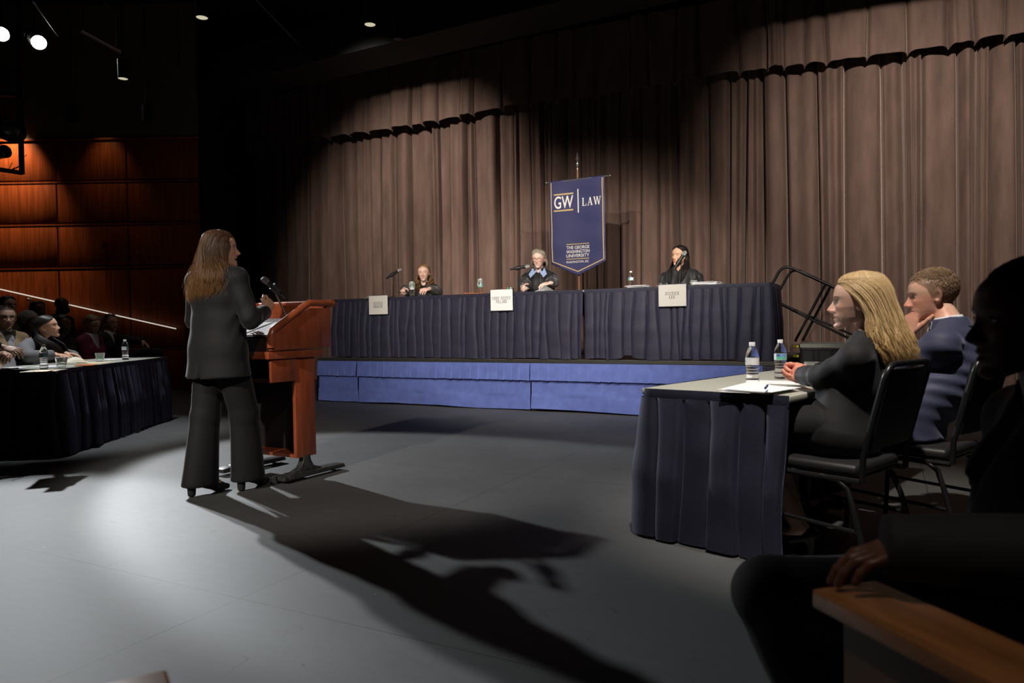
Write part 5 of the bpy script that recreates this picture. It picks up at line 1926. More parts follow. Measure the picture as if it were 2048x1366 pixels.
class Person:
    def __init__(self, label, loc, yaw, look, group=None):
        self.root = thing('person', label, 'person', loc, yaw, group)
        self.loc = Vector(loc)
        self.yaw = yaw
        self.p = dict(w=1.0, nose=1.0, lips=1.0, jaw=1.0, chin=1.0, open=0.0, skin=(0.62, 0.40, 0.30), lip=(0.50, 0.16, 0.14), hair=(0.05, 0.03, 0.02), brow=0.8, scale=1.0, lid=1.0, neck_r=0.048, iris=(0.06, 0.03, 0.015))
        self.p.update(look)

    def L(self, w):
        """world point -> local"""
        v = Matrix.Rotation(-self.yaw, 3, 'Z') @ (Vector(w) - self.loc)
        return np.array(v)

    def pose(self, **j):
        self.j = {k: np.array(v, float) if not isinstance(v, (dict, float, int)) else v for k, v in j.items()}
        j = self.j
        self.HR = rotm(*[float(a) for a in j.get('hrot', (0, 0, 0))])
        for s in 'LR':
            if 'el' + s not in j:
                j['el' + s] = ik(j['sh' + s], j['wr' + s], j.get('ua', 0.28), j.get('fa', 0.245), j.get('pole' + s, np.array([-0.3 if s == 'L' else 0.3, -0.6, -0.7])))
        return self

    # ---- continuous body
    def body(self, h=0.014, hh=0.0045, hands='LR', hand_h=0.004, legs=True, ankles=False):
        j, p = self.j, self.p
        sc = p['scale']
        H = j['head']
        pts = [v for k, v in j.items() if isinstance(v, np.ndarray) and v.shape == (3,) and k not in ('hrot', 'poleL', 'poleR')]
        lo = np.min(pts, 0) - 0.22
        hi = np.max(pts, 0) + 0.22
        fine = [[], [], []]
        for i in range(3):
            fine[i].append((H[i] - 0.135 * sc, H[i] + 0.145 * sc, hh))
        hand = {}
        for s in hands:
            hd = j['hand' + s]
            Fm = hand_frame(hd['d'], hd['b'])
            sg = 1.0 if hd.get('thumb_plus', s == 'R') else -1.0
            sg = hd.get('tx', sg)
            segs = hand_parts(1, hd['curl'], hd.get('thumb', (0.75, 0.62, -0.22)), hd.get('tcurl', 0.35), hd.get('spread', 0.06))
            mir = np.array([sg, 1, 1])
            hs = hd.get('scale', 1.0)
            W = [(j['wr' + s] + Fm @ (a * mir * hs), j['wr' + s] + Fm @ (b * mir * hs), ra * hs, rb * hs) for a, b, ra, rb in segs]
            hand[s] = (W, Fm, hs)
            P_ = np.array([w[0] for w in W] + [w[1] for w in W] + [j['wr' + s]])
            for i in range(3):
                fine[i].append((P_[:, i].min() - 0.02, P_[:, i].max() + 0.02, hand_h))
        if ankles:
            for s in 'LR':
                for i in range(3):
                    fine[i].append((j['an' + s][i] - 0.06, j['an' + s][i] + 0.06, 0.008))
        self.hand_geo = hand
        F = Field(lo, hi, h, fine)
        R = self.HR
        # torso under the clothes
        F.seg(j['pel'], j['waist'], 0.10, 0.09, 0.05, q=(1.2, 0.8))
        F.seg(j['waist'], j['chest'], 0.09, 0.10, 0.05, q=(1.2, 0.85))
        F.seg(j['chest'], j['neck'], 0.085, 0.05, 0.05, q=(1.2, 0.9))
        F.seg(j['shL'], j['shR'], 0.042, None, 0.04)
        for s in 'LR':
            F.seg(j['sh' + s], j['el' + s], 0.040, 0.033, 0.02)
            F.seg(j['el' + s], j['wr' + s], 0.035, 0.0245, 0.02)
            if legs:
                F.seg(j['hip' + s], j['kn' + s], 0.070, 0.050, 0.03)
                F.seg(j['kn' + s], (j['kn' + s] + j['an' + s]) / 2, 0.050, 0.052, 0.02)
                F.seg((j['kn' + s] + j['an' + s]) / 2, j['an' + s], 0.050, 0.033, 0.02)
                F.seg(j['an' + s], j['toe' + s], 0.034, 0.026, 0.02, q=(1.2, 0.8))
        # neck and head
        nk = H + R @ np.array([0, -0.030, -0.055]) * sc
        F.seg(j['neck'], nk, p['neck_r'] * 1.12, p['neck_r'], 0.03)
        def hfn(X, Y, Z):
            dx, dy, dz = X - H[0], Y - H[1], Z - H[2]
            x = (dx * R[0, 0] + dy * R[1, 0] + dz * R[2, 0]) / sc
            y = (dx * R[0, 1] + dy * R[1, 1] + dz * R[2, 1]) / sc
            z = (dx * R[0, 2] + dy * R[1, 2] + dz * R[2, 2]) / sc
            return head_sdf(x, y, z, p) * sc
        F.put(H - 0.15 * sc, H + 0.15 * sc, hfn, 0.014)
        for s in hands:
            W, Fm, hs = hand[s]
            wr = j['wr' + s]
            def pf(X, Y, Z, Fm=Fm, wr=wr, hs=hs):
                dx, dy, dz = X - wr[0], Y - wr[1], Z - wr[2]
                x = (dx * Fm[0, 0] + dy * Fm[1, 0] + dz * Fm[2, 0]) / hs
                y = (dx * Fm[0, 1] + dy * Fm[1, 1] + dz * Fm[2, 1]) / hs
                z = (dx * Fm[0, 2] + dy * Fm[1, 2] + dz * Fm[2, 2]) / hs
                wx = 0.030 + 0.010 * np.clip(y / 0.07, 0, 1)
                n = (np.abs(x) / wx) ** 3 + (np.abs(y - 0.046) / 0.050) ** 3 + (np.abs(z) / 0.0145) ** 3
                return (n ** (1 / 3) - 1) * 0.0145 * hs
            c_ = wr + Fm @ np.array([0, 0.046, 0]) * hs
            F.put(c_ - 0.07, c_ + 0.07, pf, 0.010)
            for a, b, ra, rb in W:
                F.seg(a, b, ra, rb, 0.005)
        V, Q = F.mesh()
        d = V - H
        loc = d @ R / sc
        C = np.repeat(np.array(p['skin'], F32)[None], len(V), 0)
        m = (np.linalg.norm(d, axis=1) < 0.17 * sc)
        C[m] = head_tint(loc[m, 0], loc[m, 1], loc[m, 2], p)
        if p.get('hand_tint') is not None:
            for s in hands:
                m = np.linalg.norm(V - j['wr' + s], axis=1) < 0.2
                C[m] = C[m] * np.array(p['hand_tint'], F32)
        o = np_mesh('body', V, Q, p.get('mat', m_skin), self.root, C)
        self.eyes()
        return o

    def hp(self, v):
        """head-local point -> person-local"""
        return self.j['head'] + self.HR @ (np.array(v, float) * self.p['scale'])

    def eyes(self):
        p = self.p
        im = mat('iris_%d_%d' % (int(p['iris'][0] * 1000), int(p['iris'][2] * 1000)), p['iris'], rough=0.1)
        R = Matrix([list(map(float, r)) for r in self.HR])
        for sx in (-1, 1):
            yb = 0.0712 + 0.004 * (1 - 1)
            c = np.array([sx * 0.0315 * p['w'], yb, 0.0040])
            e = MB().ball(tuple(self.hp(c)), (0.0128 * p['scale'], 0.0128 * p['scale'], 0.0068 * p['lid'] * p['scale']), n=16, rot=R).build('eye', m_eye, self.root, smooth=180)
            g = np.array(p.get('gaze', (0, 1, 0)), float)
            g /= np.linalg.norm(g)
            q = c + g * 0.0095
            MB().ball(tuple(self.hp(q)), (0.0052 * p['scale'], 0.0042 * p['scale'], min(0.0052, 0.0066 * p['lid']) * p['scale']), n=12, rot=R).build('iris', im, e, smooth=180)
            pts = []
            for t in np.linspace(-1, 1, 9):
                pts.append(tuple(self.hp((c[0] + t * 0.0128, yb + 0.0128 * math.sqrt(max(0, 1 - (t * 0.93) ** 2)) * 0.98 + 0.0008, 0.0040 + 0.0066 * p['lid'] * (1 - t * t) + 0.0004))))
            MB().tube(pts, 0.0011 * p['scale'] * p.get('lash', 1.0), n=5).build('eyelashes', m_lash, self.root)

    # ---- hair
    def long_hair(self, levels, gap, n=1600, seed=1, base=(0.05, 0.03, 0.02), tip=None, streak=None, streak_p=0.2, wav=(0.012, 60.0), rad=0.0021,
                  zend=None, jit=0.10, yaw=None, shine=None, part=0.0, curl=0.0, m=18, mt=None, endvar=0.07, center=None, fan=0.0, gap_pow=1.0, name='hair', flyaway=0.0):
        """levels: (z, cx, cy, rx, ry) about the head centre, turned by yaw; gap(z) = half angle left open around the face"""
        r = np.random.default_rng(seed)
        Lv = np.array(levels, float)
        zt, zb = Lv[0, 0], Lv[-1, 0]
        gz_ = np.array(gap, float)
        def env(z, c):
            return np.interp(-z, -Lv[:, 0], Lv[:, c])
        u = r.uniform(-1, 1, n)
        u = np.sign(u) * np.abs(u) ** gap_pow
        ze = zb + np.abs(r.normal(0, endvar, n)) * (zt - zb)
        ze = np.clip(ze, zb, zt - 0.08)
        t = np.linspace(0, 1, m)
        tt = t ** 1.15
        Z = zt + (ze - zt)[:, None] * tt[None]
        # denser samples over the crown
        G_ = np.interp(-Z, -gz_[:, 0], gz_[:, 1]) * PI / 180
        A = np.sign(u)[:, None] * (G_ + (PI - G_) * np.abs(u)[:, None])
        ph = r.uniform(0, 6.28, (n, 1))
        fq = wav[1] * r.uniform(0.7, 1.3, (n, 1))
        ramp = np.clip((t[None] - 0.38) / 0.45, 0, 1) ** 1.5
        rx, ry = env(Z, 3), env(Z, 4)
        k = 1 - jit * r.random((n, 1)) * (0.12 + 0.88 * ramp) + 0.03 * r.normal(0, 1, (n, 1)) * ramp
        clump = np.floor((u + 1) * 14)
        cph = (clump * 2.399)[:, None]
        wv = wav[0] * ramp * (0.4 * np.sin(fq[:1] * Z + cph) + 0.6 * np.sin(fq * Z + ph))
        wv2 = wav[0] * ramp * (0.4 * np.cos(fq[:1] * Z + cph * 1.3) + 0.6 * np.cos(fq * Z + ph))
        X = env(Z, 1) + part * np.clip(1 - t[None] * 4, 0, 1) + (rx * k + wv) * np.sin(A) 
        Y = env(Z, 2) + (ry * k + wv2) * np.cos(A)
        X = X + wv2 * np.cos(A)
        Y = Y - wv * np.sin(A)
        if curl:
            ca = 2 * PI * (Z / 0.055) + cph * 3.1 + 0.35 * (ph - 3.14)
            X = X + curl * ramp * np.cos(ca)
            Y = Y + curl * ramp * np.sin(ca)
        if flyaway:
            fl = (r.random((n, 1)) < 0.06) * flyaway * r.normal(0, 1, (n, 1)) * t[None] ** 2
            X = X + fl
            Z = Z + 0.4 * np.abs(fl)
        yw = self.j['hrot'][0] if yaw is None else yaw
        P = np.stack([X, Y, Z], -1) * self.p['scale']
        cy, sy = math.cos(yw), math.sin(yw)
        Rz = np.array([[cy, -sy, 0], [sy, cy, 0], [0, 0, 1]])
        if center is None:
            Rt = self.HR if yaw is None else Rz
        else:
            Rt = Rz
        P = P @ Rt.T + (self.j['head'] if center is None else center)
        Rr = rad * r.uniform(0.6, 1.25, (n, 1)) * (1 - 0.75 * t[None] ** 3)
        V, Fq = tubes(P, Rr)
        base = np.array(base)
        tipc = np.array(tip if tip is not None else base)
        C = base[None, None] * (1 - ramp[..., None] ** 1.2) + tipc[None, None] * ramp[..., None] ** 1.2
        C = np.broadcast_to(C, (n, m, 3)).copy()
        if streak is not None:
            sm = (r.random(n) < streak_p)
            C[sm] = C[sm] * 0.35 + np.array(streak) * 0.65
        C *= r.uniform(0.82, 1.18, (n, 1, 1))
        Cv = np.repeat(C.reshape(-1, 3), 4, 0)
        # inner shell so that the head does not show through
        nz, na = 30, 48
        zs = np.linspace(zt, zb + 0.06 * (zt - zb), nz)
        g = np.interp(-zs, -gz_[:, 0], gz_[:, 1]) * PI / 180
        sv = []
        for zz, gg in zip(zs, g):
            a = np.linspace(gg, 2 * PI - gg, na)
            q = 0.93
            sv.append(np.stack([env(zz, 1) + env(zz, 3) * q * np.sin(a), env(zz, 2) + env(zz, 4) * q * np.cos(a), zz + 0 * a], -1))
        sv = np.array(sv).reshape(-1, 3) * self.p['scale']
        sv = sv @ Rt.T + (self.j['head'] if center is None else center)
        I = np.arange(nz * na).reshape(nz, na)
        sF = np.stack([I[:-1, :-1], I[1:, :-1], I[1:, 1:], I[:-1, 1:]], -1).reshape(-1, 4)
        rr = np.clip((np.linspace(0, 1, nz) - 0.25) / 0.5, 0, 1)[:, None]
        sC = np.repeat((base * (1 - rr) + tipc * rr) * 0.75, na, 0)
        V, Fq, Cv = join_np([(V, Fq, Cv), (sv, sF, sC)])
        return np_mesh(name, V, Fq, mt or m_hair, self.root, Cv)

    def short_hair(self, n=2600, seed=2, base=(0.05, 0.03, 0.02), length=0.03, lift=0.5, hairline=0.078, rad=0.0013, top=1.0, comb=(0, -1, 0.1), side=0.5, temple=0.03):
        r = np.random.default_rng(seed)
        v = r.normal(size=(n * 3, 3))
        v /= np.linalg.norm(v, axis=1)[:, None]
        c = np.array([0, -0.018, 0.032])
        rad3 = np.array([0.0770 * self.p['w'], 0.1020, 0.0895])
        P = c + v * rad3
        hl = np.interp(P[:, 1], [-0.12, -0.08, -0.035, -0.02, 0.012, 0.028, 0.055, 0.08], [-0.075, -0.06, -0.03, -0.025, -0.012, temple, 0.058, hairline])
        P_ok = P[:, 2] > hl + r.normal(0, 0.003, len(P))
        P, v = P[P_ok][:n], v[P_ok][:n]
        n = len(P)
        up = np.clip((P[:, 2] - 0.03) / 0.06, 0, 1)[:, None]
        ln = length * (side + (top - side) * up) * r.uniform(0.7, 1.25, (n, 1))
        cb = np.array(comb) + r.normal(0, 0.25, (n, 3))
        low = np.array([0, -0.35, -1.0])
        cb = cb * up + low * (1 - up)
        nrm = v / rad3 * 0.09
        nrm /= np.linalg.norm(nrm, axis=1)[:, None]
        tg = cb - nrm * (cb * nrm).sum(1)[:, None]
        tg /= np.linalg.norm(tg, axis=1)[:, None] + 1e-6
        m = 5
        t = np.linspace(0, 1, m)[None, :, None]
        li = (lift * up + 0.12)[:, None, :]
        Q = P[:, None] + (nrm[:, None] * li * (t - 0.35 * t * t) + tg[:, None] * t) * ln[:, None] + nrm[:, None] * 0.002
        Rr = rad * (1 - 0.7 * t[:, :, 0] ** 2) * r.uniform(0.7, 1.2, (n, 1))
        Qw = (Q * self.p['scale']) @ self.HR.T + self.j['head']
        V, F = tubes(Qw, Rr, 3)
        C = np.array(base)[None] * r.uniform(0.7, 1.3, (n, 1))
        C = np.repeat(C, m * 3, 0)
        return np_mesh('hair', V, F, m_hair, self.root, C)

    # ---- clothes
    def cloth(self, name, build, mt, h=0.012, pad=0.3, fine=((), (), ()), wrinkle=None, cuts=(), rel=1, lohi=None, parent=None, holes=None):
        pts = [v for k, v in self.j.items() if isinstance(v, np.ndarray) and v.shape == (3,) and k not in ('hrot', 'poleL', 'poleR')]
        lo, hi = np.min(pts, 0) - pad, np.max(pts, 0) + pad
        if lohi:
            lo, hi = lohi
        F = Field(lo, hi, h, fine)
        build(F)
        if wrinkle:
            F.disp(wrinkle)
        for p_, n_ in cuts:
            F.plane(p_, n_)
        if holes:
            holes(F)
        V, Q = F.mesh()
        if rel:
            V = relax(V, Q, rel)
        return np_mesh(name, V, Q, mt, parent or self.root)

    def torso(self, F, g=0.0, bust=0.0, shw=0.052, belly=0.0, hipw=0.155, chestw=0.150, waistw=0.130, hem=None, hemr=None, depth=0.72):
        j = self.j
        q = (1.0, depth)
        sx = j['shR'] - j['shL']
        F.seg(j['pel'], j['waist'], hipw + g, waistw + g, 0.05, side=sx, q=q)
        F.seg(j['waist'], j['chest'], waistw + g, chestw + g, 0.05, side=sx, q=q)
        up = j['neck'] * 0.75 + j['chest'] * 0.25
        F.seg(j['chest'], up, chestw + g, 0.11 + g, 0.05, side=sx, q=q)
        F.seg(j['shL'], j['shR'], shw + g, None, 0.05)
        for s in 'LR':
            F.seg(j['neck'] + np.array([0, -0.012, 0.012]), j['sh' + s] * 0.8 + j['neck'] * 0.2 + np.array([0, 0, 0.012]), 0.042 + g, 0.040 + g, 0.04)
        if bust:
            fwd = np.cross(sx / np.linalg.norm(sx), np.array([0, 0, 1.0])) * -1
            for s in (-1, 1):
                F.ell(j['chest'] + sx / np.linalg.norm(sx) * 0.075 * s + fwd * (0.085 + g) + np.array([0, 0, -0.01]), (0.06 + g, 0.05 + bust, 0.065 + g), 0.05)
        if hem is not None:
            F.seg(j['pel'], hem, hipw + g, hemr, 0.05, side=sx, q=q)

    def sleeve(self, F, s, r=(0.062, 0.052, 0.042), stop=0.97, k=0.03):
        j = self.j
        e = j['wr' + s] * stop + j['el' + s] * (1 - stop)
        F.seg(j['sh' + s], j['el' + s], r[0], r[1], k)
        F.seg(j['el' + s], e, r[1], r[2], 0.02)

    def cuff_cut(self, F, s, stop=0.93):
        j = self.j
        d = j['wr' + s] - j['el' + s]
        p = j['el' + s] + d * stop
        n = d / np.linalg.norm(d)
        # local half-space cut around the hand
        def fn(X, Y, Z):
            a = -((X - p[0]) * n[0] + (Y - p[1]) * n[1] + (Z - p[2]) * n[2])
            b = np.sqrt((X - p[0]) ** 2 + (Y - p[1]) ** 2 + (Z - p[2]) ** 2) - 0.16
            return np.maximum(a, b)
        F.put(p - 0.16, p + 0.16, fn, 0.003, 'cut')

    def ring(self, name, c, ax_n, r0, r1, h, open_deg, mt, tilt=0.0, q=(1.0, 1.0), yaw=0.0, thick=0.004):
        """a collar: a band around the neck, open at the front by open_deg"""
        n = Vector(ax_n).normalized()
        s = Vector((math.cos(yaw), math.sin(yaw), 0))
        s = (s - n * s.dot(n)).normalized()
        f = n.cross(s)
        g = math.radians(open_deg) / 2
        c = Vector(c)
        def fn(u, v):
            a = g + (2 * PI - 2 * g) * u
            r = r0 + (r1 - r0) * v
            fr = math.cos(a)
            return tuple(c + s * (math.sin(a) * r * q[0]) + f * (math.cos(a) * r * q[1]) + n * (h * v - tilt * (0.5 + 0.5 * fr)))
        return MB().grid(fn, 44, 6).build(name, mt, self.root, smooth=180, solid=thick)

    def glasses(self, mt, w=0.0):
        g = MB()
        for sx in (-1, 1):
            pts = [tuple(self.hp((sx * 0.0335 + 0.0245 * math.cos(a), 0.0985, 0.000 + 0.019 * math.sin(a)))) for a in np.linspace(0, 2 * PI, 21)[:-1]]
            g.tube(pts, 0.0018, n=6, closed=True)
            g.tube([tuple(self.hp((sx * 0.058, 0.0975, 0.004))), tuple(self.hp((sx * 0.076 * self.p['w'], 0.06, 0.006))), tuple(self.hp((sx * 0.081 * self.p['w'], -0.01, 0.010)))], 0.0015, n=6)
        g.tube([tuple(self.hp((-0.009, 0.0985, 0.003))), tuple(self.hp((0, 0.101, 0.006))), tuple(self.hp((0.009, 0.0985, 0.003)))], 0.0016, n=6)
        return g.build('eyeglasses', mt, self.root)
# ------------------------------------------------------------------ people
m_blackwool = mat('black_wool', (0.0105, 0.0105, 0.0115), rough=0.72, spec=0.3, sheen=0.25, sheen_tint=(0.5, 0.5, 0.55), bump=0.06, bscale=300)
m_blacktrouser = mat('black_trouser', (0.0095, 0.0095, 0.0103), rough=0.75, spec=0.3, sheen=0.2, sheen_tint=(0.5, 0.5, 0.55), bump=0.05, bscale=300)
m_robe = mat('black_robe', (0.016, 0.016, 0.017), rough=0.55, spec=0.4, sheen=0.2, bump=0.05, bscale=200)
m_navysuit = mat('navy_suit', (0.040, 0.044, 0.085), rough=0.62, spec=0.35, sheen=0.35, sheen_tint=(0.55, 0.6, 0.85), bump=0.05, bscale=400)
m_shoe = mat('black_leather', (0.010, 0.010, 0.010), rough=0.28, spec=0.5)
m_suede = mat('black_suede', (0.010, 0.010, 0.010), rough=0.8)
m_shirtw = mat('white_shirt', (0.62, 0.63, 0.66), rough=0.75)
m_shirtb = mat('blue_shirt', (0.30, 0.40, 0.62), rough=0.75)
m_greysuit = mat('grey_suit', (0.12, 0.12, 0.125), rough=0.75, sheen=0.2, bump=0.06, bscale=300)
m_tan = mat('tan_wool', (0.34, 0.24, 0.13), rough=0.8)
m_maroon = mat('maroon_wool', (0.16, 0.015, 0.045), rough=0.75)
m_darkcloth = mat('dark_cloth', (0.014, 0.013, 0.013), rough=0.8)
m_brownknit = mat('brown_knit', (0.05, 0.032, 0.02), rough=0.9)

def A(*v):
    return np.array(v, float)


def seated(seat, male=False, lean=0.0, head=None, hrot=(0, 0, 0), knee=0.40, kz=0.08, hw=None, shrug=0.0, twist=0.0, tall=0.50, side=0.0, foot_y=0.0, kspread=0.10):
    shx = hw or (0.185 if male else 0.158)
    pel = A(0, 0, seat + 0.122)
    sp = A(math.sin(side), math.sin(lean), math.cos(lean))
    waist = pel + sp * 0.16 * tall / 0.5
    chest = pel + sp * 0.34 * tall / 0.5 + A(0, 0.005, 0)
    neck = pel + sp * tall
    sh = pel + sp * (tall - 0.055) + A(0, 0.0, shrug)
    ct, st = math.cos(twist), math.sin(twist)
    d = dict(pel=pel, waist=waist, chest=chest, neck=neck,
             shL=sh + A(-shx * ct, -shx * st, 0), shR=sh + A(shx * ct, shx * st, 0),
             hipL=pel + A(-0.09, 0, -0.005), hipR=pel + A(0.09, 0, -0.005),
             knL=A(-kspread, knee, seat + kz), knR=A(kspread, knee, seat + kz),
             anL=A(-kspread, knee - 0.02 + foot_y, 0.09), anR=A(kspread, knee - 0.02 + foot_y, 0.09),
             toeL=A(-kspread - 0.02, knee + 0.12 + foot_y, 0.045), toeR=A(kspread + 0.02, knee + 0.12 + foot_y, 0.045),
             head=head if head is not None else neck + A(0, 0.035 + 0.10 * math.sin(lean), 0.165), hrot=A(*hrot),
             ua=0.305 if male else 0.275, fa=0.255 if male else 0.235)
    return d


def shoe(P, s, mt, heel=0.0, name='shoe', top=None, pump=False):
    j = P.j
    a, t = j['an' + s], j['toe' + s]
    d = t - a
    d = A(d[0], d[1], 0)
    d /= np.linalg.norm(d)
    g = min(a[2], 0.12) * 0 + 0.0
    hz = heel
    base = A(a[0], a[1], 0)
    hp = base - d * 0.045
    F = Field(base - 0.26, base + np.array([0.26, 0.26, 0.24]), 0.007)
    F.seg(hp + A(0, 0, hz + 0.035), base + d * 0.06 + A(0, 0, hz * 0.55 + 0.035), 0.034, 0.036, 0.02, q=(1, 1))
    F.seg(base + d * 0.06 + A(0, 0, hz * 0.55 + 0.033), base + d * 0.14 + A(0, 0, 0.030), 0.036, 0.034, 0.02)
    F.seg(base + d * 0.14 + A(0, 0, 0.028), base + d * 0.195 + A(0, 0, 0.024), 0.032, 0.019, 0.02)
    if heel > 0.03:
        n = np.array([-d[1], d[0], 0])
        F.seg(hp + A(0, 0, hz + 0.01), hp + A(0, 0, 0.016), 0.027, 0.024, 0.01, side=n, q=(1.0, 1.0))
    F.plane(A(0, 0, 0.003), A(0, 0, -1), 0.002)
    if pump:
        F.ell(base + d * 0.045 + A(0, 0, hz * 0.75 + 0.085), (0.045, 0.045, 0.035), 0.006, op='cut')
        F.seg(base + d * 0.02 + A(0, 0, hz + 0.10), base + d * 0.085 + A(0, 0, hz * 0.4 + 0.085), 0.030, 0.026, 0.004, op='cut')
    V, Q = F.mesh()
    return np_mesh(name, V, relax(V, Q, 1), mt, P.root) if False else np_mesh(name, relax(V, Q, 1), Q, mt, P.root)


def fold_fn(seed, amp, kmin=14, kmax=45, big=0.0):
    w1 = wave(seed, 10, kmin, kmax)
    w2 = wave(seed + 1, 6, 5, 12)
    return lambda x, y, z: amp * (1 - 2 * np.abs(w1(x, y, z)) ** 0.7) + big * w2(x, y, z)


def arm_folds(P, s, amp, freq=75):
    """rings of creases that gather at the bent elbow"""
    e = P.j['el' + s]
    a = P.j['wr' + s] - P.j['sh' + s]
    a = a / np.linalg.norm(a)
    nz = wave(17, 5, 8, 20)
    def fn(x, y, z):
        d = np.sqrt((x - e[0]) ** 2 + (y - e[1]) ** 2 + (z - e[2]) ** 2)
        t = x * a[0] + y * a[1] + z * a[2]
        return amp * np.exp(-(d / 0.13) ** 2) * np.sin(t * freq + 5 * nz(x, y, z))
    return fn


def trousers(P, mt, name='trousers', r=(0.098, 0.075, 0.062), hip=0.155, stop=0.06, h=0.011, wr=0.003, crease=0.0, floor_z=None):
    j = P.j
    def b(F):
        F.seg(j['pel'] + A(0, 0, 0.02), (j['hipL'] + j['hipR']) / 2 - A(0, 0, 0.02), hip, hip * 0.96, 0.04, q=(1, 0.75))
        for s in 'LR':
            e = j['an' + s]
            F.seg(j['hip' + s], j['kn' + s], r[0], r[1], 0.03)
            F.seg(j['kn' + s], e + A(0, 0, stop), r[1], r[2], 0.02)
            F.seg(j['hip' + s] - A(0, 0.02, 0), j['hip' + s] + A(0, 0.02, 0), r[0] * 1.1, None, 0.04)
    cuts = []
    fn = fold_fn(33, wr)
    o = P.cloth(name, b, mt, h=h, wrinkle=fn, pad=0.2,
                holes=lambda F: [F.put(j['an' + s] - 0.14, j['an' + s] + A(0.14, 0.14, 0.02), lambda X, Y, Z, c=j['an' + s]: np.maximum(Z - (c[2] + stop * 0.4), np.sqrt((X - c[0]) ** 2 + (Y - c[1]) ** 2) - 0.13), 0.003, 'cut') for s in 'LR'])
    return o


